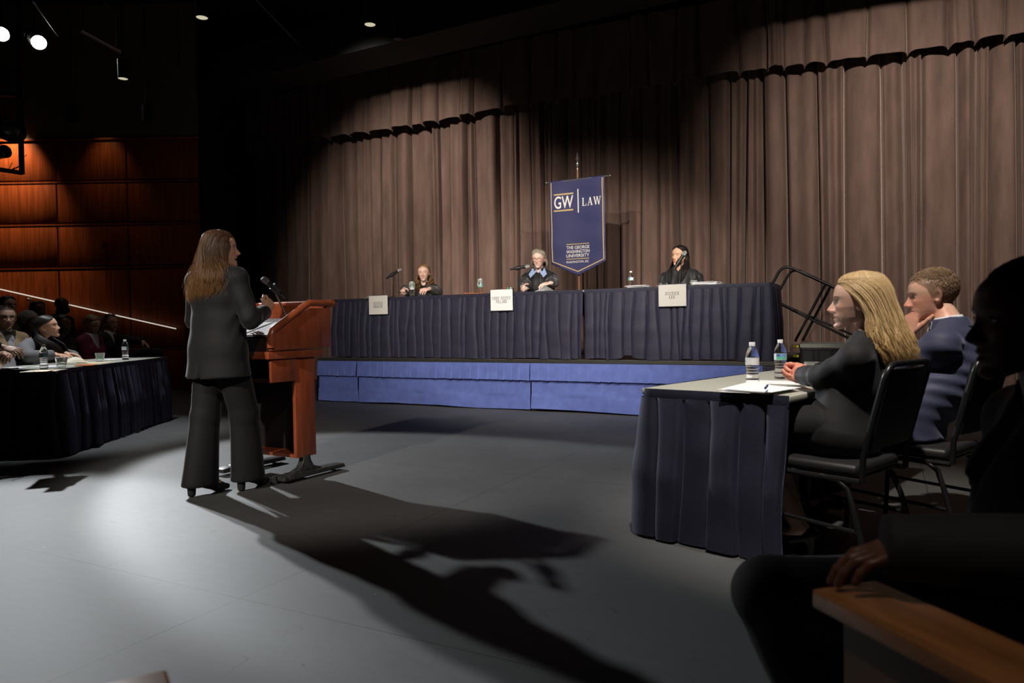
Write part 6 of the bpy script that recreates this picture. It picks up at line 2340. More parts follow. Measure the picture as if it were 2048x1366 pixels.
# ---------------------------------------------------------------- the woman standing at the lectern
def build_speaker():
    loc = Vector((-1.865, 4.53, 0))
    yaw = math.radians(-30)
    P = Person('standing woman in a black trouser suit speaking at the lectern', loc, yaw,
               dict(skin=(0.50, 0.27, 0.18), lip=(0.42, 0.13, 0.11), hair=(0.03, 0.015, 0.01), open=0.55, jaw=1.02, nose=1.0, lips=1.1, iris=(0.03, 0.015, 0.01), scale=0.98))
    hand_w = at_y(541, 612, 4.71)
    wr = P.L(hand_w) + A(-0.005, -0.035, -0.035)
    P.pose(pel=A(0.0, -0.01, 0.93), waist=A(0, 0.0, 1.08), chest=A(0, 0.0, 1.26), neck=A(0.0, -0.015, 1.415),
           shL=A(-0.188, -0.01, 1.350), shR=A(0.185, -0.01, 1.352), elR=A(0.272, 0.02, 1.10), elL=A(-0.275, 0.03, 1.10),
           hipL=A(-0.085, 0, 0.90), hipR=A(0.085, 0, 0.90), knL=A(-0.09, -0.05, 0.49), knR=A(0.085, 0.11, 0.49),
           anL=A(-0.065, -0.13, 0.125), anR=A(0.075, 0.12, 0.125), toeL=A(-0.05, 0.0, 0.06), toeR=A(0.055, 0.25, 0.06),
           head=A(0.012, 0.02, 1.550), hrot=A(math.radians(-40), math.radians(3), math.radians(0)),
           wrR=wr, wrL=A(-0.20, 0.23, 1.16), ua=0.285, fa=0.245,
           poleR=A(0.35, -0.75, -0.75), poleL=A(-0.5, -0.5, -0.6),
           handR=dict(d=(-0.15, 0.60, 0.72), b=(0.95, 0.05, 0.2), curl=PINCH, thumb=(0.35, 0.9, -0.25), tcurl=0.15, tx=-1.0),
           handL=dict(d=(0.2, 0.9, -0.1), b=(-0.2, 0.1, 0.9), curl=RELAX, tx=1.0))
    # thumb of the right hand must point up: choose the mirrored side that does
    P.body(h=0.016, hh=0.0045, hand_h=0.0036, ankles=True)
    j = P.j
    fw = fold_fn(5, 0.0022, 10, 26, 0.002)
    fr = arm_folds(P, 'R', 0.0045, 70)
    hemz = 0.742
    def jk(F):
        P.torso(F, g=0.012, bust=0.01, hipw=0.185, chestw=0.172, waistw=0.168, hem=A(0, -0.012, 0.70), hemr=0.235, depth=0.76)
        P.sleeve(F, 'R', (0.070, 0.060, 0.050)); P.sleeve(F, 'L', (0.068, 0.058, 0.048))
        F.ell(j['shR'] + A(0.012, 0, 0.012), (0.06, 0.062, 0.058), 0.03); F.ell(j['shL'] + A(-0.012, 0, 0.012), (0.06, 0.062, 0.058), 0.03)
    def holes(F):
        F.plane(A(0, 0, hemz), A(0, 0.03, -1), 0.003)
        P.cuff_cut(F, 'R', 0.90); P.cuff_cut(F, 'L', 0.93)
        # back vent
        F.seg(A(0.03, -0.24, 0.70), A(0.012, -0.20, 0.935), 0.030, 0.004, 0.002, side=(1, 0, 0), q=(1.0, 3.2), op='cut')
        F.seg(j['neck'] + A(0, 0.03, 0.0), j['neck'] + A(0, 0.12, -0.05), 0.055, 0.06, 0.01, op='cut')
        F.seg(j['neck'] + A(0, 0.0, 0.02), j['neck'] + A(0, 0.0, 0.2), 0.062, 0.075, 0.01, op='cut')
    jo = P.cloth('blazer', jk, m_blackwool, h=0.0085, wrinkle=lambda x, y, z: fw(x, y, z) + fr(x, y, z) - 0.003 * np.exp(-(x / 0.003) ** 2) * (y < 0), holes=holes, rel=1)
    # pocket flap and seams
    P.ring('collar', j['neck'] + A(0, -0.005, -0.012), (0, -0.15, 1), 0.088, 0.066, 0.05, 70, m_blackwool, q=(1.0, 0.95))
    def tr(F):
        F.seg(A(0, 0, 0.98), A(0, 0, 0.86), 0.150, 0.160, 0.04, q=(1, 0.75))
        for s in 'LR':
            k, e = j['kn' + s], j['an' + s]
            F.seg(j['hip' + s], k, 0.100, 0.084, 0.03, q=(1, 1.05))
            F.seg(k, A(e[0], e[1] + 0.015, 0.07), 0.084, 0.108, 0.03, q=(0.92, 1.12))
    tw = fold_fn(9, 0.003, 6, 16, 0.004)
    def tcut(F):
        F.plane(A(0, 0, 0.062), A(0, 0.0, -1), 0.003)
    P.cloth('trousers', tr, m_blacktrouser, h=0.0095, wrinkle=tw, holes=tcut, pad=0.2)
    for s in 'LR':
        shoe(P, s, m_suede, heel=0.070, name='shoe', pump=True)
    # long brown hair with golden ends
    lv = [(0.128, 0, -0.018, 0.012, 0.012), (0.122, 0, -0.018, 0.040, 0.050), (0.108, 0, -0.018, 0.060, 0.078), (0.085, 0, -0.018, 0.076, 0.098), (0.05, 0, -0.02, 0.086, 0.110), (0.0, 0, -0.028, 0.093, 0.114), (-0.05, 0, -0.040, 0.105, 0.112), (-0.10, 0.0, -0.055, 0.130, 0.100), (-0.15, -0.01, -0.070, 0.178, 0.100), (-0.21, -0.02, -0.072, 0.200, 0.108), (-0.30, -0.035, -0.080, 0.185, 0.105), (-0.35, -0.045, -0.085, 0.15, 0.090)]
    gp = [(0.128, 0), (0.090, 6), (0.070, 40), (0.03, 58), (-0.03, 66), (-0.09, 62), (-0.15, 46), (-0.22, 44), (-0.30, 60), (-0.36, 80)]
    P.long_hair(lv, gp, n=7000, seed=4, base=(0.050, 0.026, 0.015), tip=(0.19, 0.098, 0.040), streak=(0.26, 0.14, 0.055), streak_p=0.09, wav=(0.007, 30.0), rad=0.0011, jit=0.14, endvar=0.15, yaw=math.radians(-14), m=24, flyaway=0.05)
    return P

# ---------------------------------------------------------------- the blonde woman at the floor table
def build_blonde():
    yaw = math.radians(40)
    P = Person('seated blonde woman in a black suit with clasped hands on the floor table', CH1, yaw,
               dict(skin=(0.66, 0.42, 0.33), lip=(0.52, 0.20, 0.18), hair=(0.33, 0.19, 0.09), brow=0.5, nose=1.0, chin=1.0, jaw=0.97, lid=0.8, neck_r=0.046, iris=(0.07, 0.10, 0.12), scale=1.04))
    d = seated(0.462, lean=-0.16, tall=0.475, hw=0.155)
    sh = A(0.05, -0.02, 0)
    for k in ('pel', 'waist', 'chest', 'neck', 'shL', 'shR', 'hipL', 'hipR'):
        d[k] = d[k] + sh * (1.0 if k not in ('pel', 'hipL', 'hipR') else 0.6)
    hd = P.L(at_y(1716, 604, 3.10))
    d['head'] = hd
    d['neck'] = hd + A(0.0, -0.045, -0.165)
    mid = d['neck'] + A(0, 0.0, -0.075)
    d['shL'], d['shR'] = mid + A(-0.160, -0.01, 0.0), mid + A(0.155, 0.02, 0.0)
    d['chest'] = d['neck'] + A(0, 0.03, -0.19)
    d['waist'] = (d['chest'] + d['pel']) / 2
    d['hrot'] = A(math.radians(26), math.radians(0), 0)
    hw = P.L(at_y(1583, 744, 3.42))
    wl = hw + A(-0.045, -0.075, -0.01)
    wr = hw + A(0.065, -0.055, 0.0)
    d.update(wrL=wl, wrR=wr, poleL=A(-0.8, -0.4, -0.2), poleR=A(0.9, -0.4, 0.0),
             handL=dict(d=(0.50, 0.80, 0.10), b=(-0.72, 0.45, 0.45), curl=CLASP, thumb=(0.35, 0.9, -0.2), tcurl=0.2, tx=1.0),
             handR=dict(d=(-0.50, 0.80, 0.12), b=(0.72, 0.45, 0.45), curl=CLASP, thumb=(0.35, 0.9, -0.2), tcurl=0.2, tx=-1.0))
    d['elL'] = (d['shL'] + wl) / 2 + A(-0.085, -0.02, -0.035); d['elR'] = (d['shR'] + wr) / 2 + A(0.08, -0.02, -0.03)
    # calves drawn back under the seat
    d['anL'] = A(-0.06, 0.10, 0.115); d['anR'] = A(0.05, 0.17, 0.115)
    d['toeL'] = A(-0.07, 0.24, 0.05); d['toeR'] = A(0.05, 0.31, 0.05)
    P.p['hand_tint'] = (1.06, 0.86, 0.82)
    P.pose(**d)
    j = P.j
    P.body(h=0.016, hh=0.0034, hand_h=0.0034, ankles=True)
    fw = fold_fn(15, 0.003, 10, 26, 0.003)
    fl, frr = arm_folds(P, 'L', 0.005, 60), arm_folds(P, 'R', 0.004, 60)
    def jk(F):
        P.torso(F, g=0.012, bust=0.008, hipw=0.150, chestw=0.140, waistw=0.125, depth=0.74)
        P.sleeve(F, 'L', (0.060, 0.051, 0.043)); P.sleeve(F, 'R', (0.060, 0.051, 0.043))
        F.seg(j['waist'], j['pel'] + A(0, -0.03, -0.05), 0.14, 0.19, 0.04, q=(1, 0.8))
    def holes(F):
        F.plane(A(0, 0, 0.472), A(0, 0, -1), 0.003)
        P.cuff_cut(F, 'L', 0.90); P.cuff_cut(F, 'R', 0.90)
        F.seg(j['neck'] + A(0, 0.0, 0.015), j['neck'] + A(0, 0.0, 0.2), 0.060, 0.075, 0.01, op='cut')
        F.seg(j['neck'] + A(0, 0.07, 0.0), j['neck'] + A(0, 0.14, -0.1), 0.045, 0.04, 0.01, op='cut')
    P.cloth('blazer', jk, m_blackwool, h=0.0085, wrinkle=lambda x, y, z: fw(x, y, z) + fl(x, y, z) + frr(x, y, z), holes=holes)
    P.ring('collar', j['neck'] + A(0, -0.005, -0.012), (0, -0.2, 1), 0.084, 0.062, 0.05, 80, m_blackwool)
    def sk(F):
        for s in 'LR':
            F.seg(j['hip' + s] + A(0, 0, 0.01), j['kn' + s] * 0.92 + j['hip' + s] * 0.08, 0.092, 0.078, 0.06)
    P.cloth('skirt', sk, m_blacktrouser, h=0.012, wrinkle=fold_fn(3, 0.002), holes=lambda F: F.plane(A(0, 0, 0.470), A(0, 0, -1), 0.003) and None)
    for s in 'LR':
        shoe(P, s, m_shoe, heel=0.06, pump=True)
    lv = [(0.130, 0, -0.018, 0.012, 0.012), (0.124, 0, -0.018, 0.042, 0.052), (0.110, 0, -0.018, 0.062, 0.080), (0.085, 0, -0.018, 0.078, 0.100), (0.05, 0, -0.022, 0.087, 0.112), (0.0, 0, -0.034, 0.092, 0.112), (-0.05, 0, -0.050, 0.098, 0.112), (-0.10, 0, -0.066, 0.106, 0.112), (-0.15, 0.0, -0.088, 0.120, 0.112), (-0.20, 0.0, -0.110, 0.126, 0.102), (-0.245, 0.0, -0.120, 0.115, 0.088), (-0.265, 0.0, -0.120, 0.10, 0.075)]
    gp = [(0.130, 0), (0.098, 6), (0.080, 26), (0.062, 48), (0.035, 64), (0.0, 76), (-0.06, 82), (-0.12, 74), (-0.18, 70), (-0.265, 90)]
    P.long_hair(lv, gp, n=8000, seed=8, base=(0.40, 0.27, 0.135), tip=(0.56, 0.37, 0.16), streak=(0.68, 0.52, 0.29), streak_p=0.3, wav=(0.013, 36.0), rad=0.0010, jit=0.15, endvar=0.05, yaw=math.radians(18), m=24, flyaway=0.02)
    return P

# ---------------------------------------------------------------- the man in the navy suit
def build_navy():
    yaw = math.radians(40)
    P = Person('seated man in a navy suit with a hand at his chin beside the blonde woman', CH2, yaw,
               dict(skin=(0.62, 0.38, 0.28), lip=(0.45, 0.2, 0.17), hair=(0.10, 0.062, 0.036), brow=0.7, nose=1.05, jaw=1.06, chin=1.05, w=1.02, scalp=0.75, beard=0.08, neck_r=0.056, hairline=0.080, scale=1.04, iris=(0.06, 0.05, 0.04)))
    d = seated(0.462, male=True, lean=-0.02, tall=0.50, hw=0.19)
    hd = P.L(at_y(1862, 592, 3.52))
    d['head'] = hd
    d['neck'] = hd + A(-0.0, -0.085, -0.150)
    mid = d['neck'] + A(0, -0.02, -0.085)
    d['shL'], d['shR'] = mid + A(-0.200, -0.01, -0.005), mid + A(0.190, 0.03, 0.0)
    d['chest'] = d['neck'] + A(0, -0.02, -0.21)
    d['pel'] = A(0, -0.05, 0.577)
    d['waist'] = (d['chest'] + d['pel']) / 2 + A(0, -0.03, 0)
    d['hrot'] = A(math.radians(32), math.radians(-6), 0)
    P.pose(**dict(d, wrL=A(0, 0, 0), wrR=A(0.15, 0.22, 0.80)))
    for k_ in ('knL', 'knR', 'hipL', 'hipR'):
        d[k_] = d[k_] + A(0, 0, 0.018)
    lk = P.HR @ A(0, 1, 0)
    chin = P.hp((0.0, 0.085, -0.085))
    side_n = np.cross(lk, A(0, 0, 1))
    wl = chin + lk * 0.015 - side_n * 0.01 + A(0, 0, -0.085)
    d.update(wrL=wl, wrR=A(0.13, 0.16, 0.80), poleL=A(-0.45, 0.2, -0.9), poleR=A(0.8, -0.3, -0.4),
             handL=dict(d=tuple(-lk * 0.10 + A(0.0, 0, 0.98) + side_n * 0.05), b=tuple(-side_n * 0.55 + lk * 0.75), curl=((0.25, 0.5, 0.3), (1.0, 1.3, 0.7), (1.2, 1.4, 0.8), (1.3, 1.4, 0.8)), thumb=(0.75, 0.75, -0.25), tcurl=0.05, tx=1.0, scale=1.04),
             handR=dict(d=(-0.8, 0.5, 0), b=(0.1, 0.2, 1), curl=RELAX, tx=-1.0))
    P.pose(**d)
    j = P.j
    P.p['hand_tint'] = (1.05, 0.88, 0.85)
    P.body(h=0.016, hh=0.0036, hand_h=0.0036)
    fw = fold_fn(25, 0.0045, 9, 22, 0.003)
    # creases that fan out from the armpit over the back
    nz = wave(61, 5, 4, 9)
    ap = j['shL'] + A(0.05, -0.02, -0.17)
    def back(x, y, z):
        t = (z - ap[2]) + 0.35 * (x - ap[0])
        r = np.sqrt((x - ap[0]) ** 2 + (y - ap[1]) ** 2 + (z - ap[2]) ** 2)
        return 0.0055 * np.sin(t * 95 + 3.0 * nz(x, y, z)) * np.exp(-(r / 0.20) ** 2)
    fl = arm_folds(P, 'L', 0.007, 62)
    def jk(F):
        P.torso(F, g=0.014, hipw=0.168, chestw=0.178, waistw=0.158, depth=0.76, shw=0.062)
        F.ell(j['chest'] + A(0.0, -0.03, 0.03), (0.17, 0.12, 0.15), 0.05)
        P.sleeve(F, 'L', (0.078, 0.066, 0.050)); P.sleeve(F, 'R', (0.076, 0.066, 0.050))
        F.ell(j['shL'] + A(-0.01, 0, 0.005), (0.07, 0.075, 0.065), 0.03); F.ell(j['shR'] + A(0.01, 0, 0.005), (0.07, 0.075, 0.065), 0.03)
        # skirts of the jacket hang beside the seat
        F.seg(j['pel'] + A(0, 0, 0.05), A(0, -0.045, 0.36), 0.178, 0.262, 0.05, q=(1, 0.72))
    def holes(F):
        # leave room for the seat and the lap
        F.put(A(-0.222, -0.26, 0.30), A(0.222, 0.5, 0.50), lambda X, Y, Z: np.maximum.reduce(np.broadcast_arrays(np.abs(X) - 0.238, Z - 0.470, -Y - 0.24)), 0.004, 'cut')
        F.plane(A(0, 0, 0.352), A(-0.10, 0.35, -1), 0.02)
        P.cuff_cut(F, 'L', 0.92); P.cuff_cut(F, 'R', 0.92)
        F.seg(j['neck'] + A(0, 0.0, 0.01), j['neck'] + A(0, 0.02, 0.2), 0.068, 0.085, 0.01, op='cut')
        F.seg(j['neck'] + A(0, 0.08, 0.02), j['neck'] + A(0, 0.16, -0.22), 0.05, 0.03, 0.01, op='cut')
    jo = P.cloth('suit_jacket', jk, m_navysuit, h=0.0085, wrinkle=lambda x, y, z: fw(x, y, z) + fl(x, y, z) + back(x, y, z), holes=holes)
    MB().box((-0.252, -0.05, 0.54), (0.010, 0.15, 0.048), rot=Matrix.Rotation(-0.05, 3, 'X'), bev=0.004).build('pocket_flap', m_navysuit, jo)
    P.ring('shirt_collar', j['neck'] + A(0, 0.005, 0.0), (0, 0.18, 1), 0.076, 0.064, 0.045, 50, m_shirtw, q=(1.0, 0.98))
    P.ring('jacket_collar', j['neck'] + A(0, 0.0, -0.015), (0, 0.12, 1), 0.098, 0.078, 0.052, 100, m_navysuit, q=(1.05, 1.0))
    sh_ = MB().grid(lambda u, v: tuple(j['neck'] + A((u - 0.5) * 0.10 * (1 - 0.4 * v), 0.075 + 0.05 * v, 0.02 - 0.22 * v)), 6, 8)
    sh_.build('shirt_front', m_shirtw, P.root, smooth=180, solid=0.004)
    MB().grid(lambda u, v: tuple(j['neck'] + A((u - 0.5) * 0.055 * (0.6 + 0.5 * v), 0.083 + 0.05 * v, 0.015 - 0.24 * v)), 5, 8).build('necktie', mat('grey_tie', (0.10, 0.10, 0.11), rough=0.6), P.root, smooth=180, solid=0.008)
    trousers(P, m_blacktrouser, r=(0.087, 0.070, 0.064))
    for s in 'LR':
        shoe(P, s, m_shoe, heel=0.02)
    P.short_hair(n=4200, seed=3, base=(0.23, 0.15, 0.092), length=0.022, lift=0.5, hairline=0.080, top=1.0, side=0.45, comb=(0.3, 0.5, 0.2), rad=0.0013, temple=0.042)
    return P

# ---------------------------------------------------------------- judges
def robe(P, bell=True, seed=1, h=0.011, hands=True):
    j = P.j
    nz = wave(seed, 6, 3, 8)
    def b(F):
        P.torso(F, g=0.026, hipw=0.19, chestw=0.165, waistw=0.170, depth=0.80, shw=0.066)
        for s in 'LR':
            e = j['wr' + s] * 0.86 + j['el' + s] * 0.14
            F.seg(j['sh' + s], j['el' + s], 0.062, 0.066, 0.03)
            F.seg(j['el' + s], e, 0.066, 0.060, 0.03)
            F.seg(j['chest'] * 0.6 + j['sh' + s] * 0.4 + A(0, 0, -0.06), j['el' + s] + A(0, 0.02, -0.01), 0.062, 0.056, 0.05)
    def folds(x, y, z):
        o = 0.005 * (1 - 2 * np.abs(np.sin(38 * x + 1.2 * nz(x, y, z)))) * np.clip((z - j['pel'][2]) / 0.2, 0, 1)
        for s in 'LR':
            a, e = j['sh' + s], j['el' + s]
            w = (e - a) / np.linalg.norm(e - a)
            px, py, pz = x - a[0], y - a[1], z - a[2]
            t = px * w[0] + py * w[1] + pz * w[2]
            ang = np.arctan2(py - t * w[1], px - t * w[0])
            r = np.sqrt((px - t * w[0]) ** 2 + (py - t * w[1]) ** 2 + (pz - t * w[2]) ** 2)
            m = np.exp(-(np.maximum(r - 0.09, 0) / 0.03) ** 2) * np.clip((t + 0.02) / 0.05, 0, 1) * np.clip((0.42 - t) / 0.1, 0, 1)
            o = o + 0.0075 * m * (1 - 2 * np.abs(np.sin(4 * ang + 1.5 * nz(x, y, z) + 2 * t)))
        return o
    def holes(F):
        F.plane(A(0, 0, 0.472), A(0, 0, -1), 0.003)
        for s in 'LR':
            P.cuff_cut(F, s, 0.84)
        F.seg(j['neck'] + A(0, 0.0, 0.01), j['neck'] + A(0, 0.02, 0.2), 0.066, 0.085, 0.01, op='cut')
        F.seg(j['neck'] + A(0, 0.09, 0.02), j['neck'] + A(0, 0.17, -0.11), 0.042, 0.012, 0.008, op='cut')
    fr = P.cloth('robe', b, m_robe, h=h, wrinkle=folds, holes=holes)
    return fr

def judge(k, label, px, py, vh, yaw_off, head_off, look, hands, lean=0.05, tall=0.50, res=0.0055, twist=0.0):
    chair_pos = G(JU[k], JV - 0.02, RZ)
    yaw = jy + yaw_off
    P = Person(label, chair_pos, yaw, look)
    d = seated(0.462, lean=lean, tall=tall, hw=0.165)
    hw = gpx(px, py, vh)
    hd = P.L(hw)
    d['head'] = hd
    d['neck'] = hd + A(-0.0, -0.045, -0.165)
    mid = d['neck'] + A(0, -0.005, -0.105)
    d['shL'], d['shR'] = mid + A(-0.172, 0, 0), mid + A(0.172, 0, 0)
    d['chest'] = d['neck'] + A(0, 0.01, -0.19)
    d['pel'] = A((hd[0]) * 0.5, -0.03, 0.575)
    d['hipL'], d['hipR'] = d['pel'] + A(-0.09, 0, 0), d['pel'] + A(0.09, 0, 0)
    d['waist'] = (d['chest'] + d['pel']) / 2
    d['hrot'] = A(*[math.radians(v) for v in head_off])
    for s in 'LR':
        hp = P.L(hands[s][0])
        dr = A(*hands[s][1]); dr = dr / np.linalg.norm(dr)
        d['wr' + s] = hp - dr * 0.06
        d['hand' + s] = dict(d=tuple(dr), b=hands[s][2], curl=hands[s][3], tx=1.0 if s == 'L' else -1.0, **(hands[s][4] if len(hands[s]) > 4 else {}))
        d['pole' + s] = A(-0.7 if s == 'L' else 0.7, -0.4, -0.7 if k else -0.3)
    d['ua'], d['fa'] = 0.285, 0.245
    P.pose(**d)
    P.body(h=0.018, hh=res, hand_h=0.005, legs=True)
    return P

def hand_on_bench(px, py, v, dz=0.0):
    p = gpx(px, py, v)
    return Vector((p.x, p.y, max(p.z, TT + 0.045) + dz))

def build_judges():
    # curly haired judge
    vh = JV + 0.02
    P = judge(0, 'seated judge in a black robe with long curly brown hair and bare throat', 847, 546, vh, math.radians(22), (6, -4, 2),
              dict(skin=(0.80, 0.53, 0.43), lip=(0.60, 0.24, 0.22), hair=(0.16, 0.09, 0.04), brow=0.4, lid=0.6, jaw=1.0, scale=1.06, iris=(0.05, 0.03, 0.02)),
              dict(R=(hand_on_bench(806, 584, TV + 0.30, 0.03), (0.05, 0.9, -0.25), (0.35, 0.1, 0.9), CLASP),
                   L=(hand_on_bench(853, 583, TV + 0.28, 0.03), (0.45, 0.8, -0.15), (-0.35, 0.2, 0.9), RELAX)))
    robe(P, seed=2)
    lv = [(0.126, 0, -0.018, 0.012, 0.012), (0.120, 0, -0.018, 0.042, 0.052), (0.106, 0, -0.018, 0.062, 0.080), (0.085, 0, -0.018, 0.078, 0.098), (0.05, 0, -0.02, 0.086, 0.108), (0.0, 0, -0.03, 0.088, 0.108), (-0.05, 0, -0.035, 0.100, 0.104), (-0.10, 0, -0.02, 0.120, 0.115), (-0.15, 0, 0.0, 0.125, 0.13), (-0.20, 0.0, 0.012, 0.115, 0.135), (-0.25, 0, 0.02, 0.09, 0.13)]
    gp = [(0.126, 0), (0.092, 6), (0.078, 36), (0.06, 60), (0.02, 76), (-0.03, 84), (-0.06, 72), (-0.10, 46), (-0.15, 30), (-0.25, 26)]
    P.long_hair(lv, gp, n=2200, seed=14, base=(0.22, 0.125, 0.055), tip=(0.20, 0.105, 0.04), streak=(0.40, 0.25, 0.11), streak_p=0.2, wav=(0.008, 50.0), rad=0.0020, jit=0.2, endvar=0.10, curl=0.013, m=44)
    for sx in (-1, 1):
        MB().ball(tuple(P.hp((sx * 0.083, -0.008, -0.045))), 0.007).build('earring', m_steel, P.root)
    pen('dark pen between the fingers of the curly haired judge', hand_on_bench(806, 585, TV + 0.22), TH + 0.2, m_blackplastic)
    # judge in glasses
    P = judge(1, 'seated judge in a black robe with grey bobbed hair glasses and blue collar', 1077, 518, JV + 0.0, math.radians(14), (-2, -8, 0),
              dict(skin=(0.80, 0.54, 0.44), lip=(0.60, 0.27, 0.24), hair=(0.30, 0.25, 0.20), brow=0.25, lid=0.6, jaw=0.98, scale=1.06, iris=(0.08, 0.09, 0.10)),
              dict(R=(hand_on_bench(1045, 575, TV + 0.30), (-0.25, 0.85, -0.2), (0.75, 0.2, 0.5), PINCH),
                   L=(hand_on_bench(1093, 571, TV + 0.26, 0.022), (0.72, 0.65, -0.15), (-0.2, 0.25, 0.95), RELAX)))
    robe(P, seed=6)
    lv = [(0.127, 0, -0.018, 0.012, 0.012), (0.121, 0, -0.018, 0.042, 0.052), (0.107, 0, -0.018, 0.064, 0.082), (0.085, 0, -0.018, 0.081, 0.101), (0.05, 0, -0.022, 0.090, 0.112), (0.0, 0, -0.032, 0.095, 0.112), (-0.045, 0, -0.040, 0.102, 0.108), (-0.075, 0, -0.042, 0.104, 0.100), (-0.10, 0, -0.044, 0.088, 0.085)]
    gp = [(0.127, 0), (0.090, 4), (0.072, 24), (0.055, 42), (0.03, 58), (-0.01, 76), (-0.05, 78), (-0.10, 84)]
    P.long_hair(lv, gp, n=2400, seed=24, base=(0.30, 0.26, 0.205), tip=(0.34, 0.28, 0.21), streak=(0.48, 0.44, 0.38), streak_p=0.3, wav=(0.004, 40.0), rad=0.0014, jit=0.08, endvar=0.03, m=16, part=0.02)
    P.glasses(mat('red_frames', (0.20, 0.03, 0.03), rough=0.3))
    j = P.j
    P.ring('shirt_collar', j['neck'] + A(0, 0.0, 0.0), (0, 0.25, 1), 0.074, 0.062, 0.05, 60, m_shirtb)
    for sx in (-1, 1):
        q = [A(sx * 0.012, 0.098, 0.0), A(sx * 0.080, 0.050, 0.040), A(sx * 0.125, 0.112, -0.045), A(sx * 0.088, 0.172, -0.095)]
        MB().add([tuple(j['neck'] + v) for v in q], [(0, 1, 2, 3)]).build('collar_point', m_shirtb, P.root, smooth=0, solid=0.006)
        MB().ball(tuple(P.hp((sx * 0.080, -0.004, -0.042))), 0.0075).build('earring', m_steel, P.root)
    MB().tube([tuple(P.hand_geo['L'][1] @ A(math.cos(a) * 0.032, -0.015, math.sin(a) * 0.024) + j['wrL']) for a in np.linspace(0, 2 * PI, 17)[:-1]], 0.007, n=6, closed=True).build('wristwatch', m_steel, P.root)
    q = P.j['wrR'] + P.hand_geo['R'][1] @ A(0.0, 0.105, -0.04)
    wq = P.root.matrix_basis @ Vector(q)
    pn = thing('pen', 'dark blue pen held upright by the judge in glasses', 'pen', Matrix.Translation(P.loc) @ Matrix.Rotation(P.yaw, 4, 'Z') @ Vector(q))
    MB().tube([(0.01, -0.03, -0.03), (-0.03, 0.05, 0.075)], 0.0045, n=8).build('barrel', m_blueplastic, pn)
    MB().tube([(-0.03, 0.05, 0.075), (-0.034, 0.058, 0.086)], 0.005, n=8).build('pen_cap', m_white, pn)
    # long haired judge
    P = judge(2, 'seated judge in a black robe with long straight black hair', 1359, 512, JV + 0.0, math.radians(0), (-22, 0, -3),
              dict(skin=(0.64, 0.37, 0.235), lip=(0.50, 0.12, 0.11), hair=(0.012, 0.010, 0.010), brow=0.8, lid=0.7, jaw=0.98, nose=0.9, scale=1.05),
              dict(R=(G(JU[2] - 0.12, JV - 0.26, RZ + 0.66), (-0.3, 0.85, -0.1), (0.2, 0.2, 0.9), RELAX),
                   L=(G(JU[2] + 0.14, JV - 0.26, RZ + 0.66), (0.3, 0.85, -0.1), (-0.2, 0.2, 0.9), RELAX)))
    robe(P, seed=9)
    lv = [(0.127, 0, -0.018, 0.012, 0.012), (0.121, 0, -0.018, 0.042, 0.052), (0.107, 0, -0.018, 0.063, 0.081), (0.085, 0, -0.018, 0.080, 0.100), (0.05, 0, -0.022, 0.088, 0.110), (0.0, 0, -0.034, 0.092, 0.108), (-0.06, 0.0, -0.03, 0.098, 0.105), (-0.12, 0, -0.01, 0.108, 0.120), (-0.18, 0, 0.02, 0.110, 0.135), (-0.26, 0.0, 0.03, 0.100, 0.145), (-0.32, 0, 0.035, 0.085, 0.145)]
    gp = [(0.127, 0), (0.096, 5), (0.080, 24), (0.06, 42), (0.03, 54), (0.0, 60), (-0.06, 62), (-0.12, 44), (-0.18, 34), (-0.32, 30)]
    P.long_hair(lv, gp, n=2600, seed=34, base=(0.014, 0.011, 0.010), tip=(0.020, 0.015, 0.013), wav=(0.004, 25.0), rad=0.0015, jit=0.12, endvar=0.06, m=20, yaw=math.radians(-14))

SPK = build_speaker()
BLO = build_blonde()
NAV = build_navy()
build_judges()
# ------------------------------------------------------------------ the people on the audience side
def hands_lap(P, d, s, w, dr, b, curl=RELAX):
    dr = A(*dr); dr = dr / np.linalg.norm(dr)
    d['wr' + s] = P.L(w) - dr * 0.06
    d['hand' + s] = dict(d=tuple(dr), b=b, curl=curl, tx=1.0 if s == 'L' else -1.0)
    d['pole' + s] = A(-0.8 if s == 'L' else 0.8, -0.4, -0.5)


def head_to_pose(P, d, hw, lean_neck=(0, -0.045, -0.165), shw=0.165, drop=0.07):
    hd = P.L(hw)
    d['head'] = hd
    d['neck'] = hd + A(*lean_neck)
    mid = d['neck'] + A(0, -0.01, -drop)
    d['shL'], d['shR'] = mid + A(-shw, 0, 0), mid + A(shw, 0, 0)
    d['chest'] = d['neck'] + A(0, 0.01, -0.20)
    d['waist'] = (d['chest'] + d['pel']) / 2
    return d


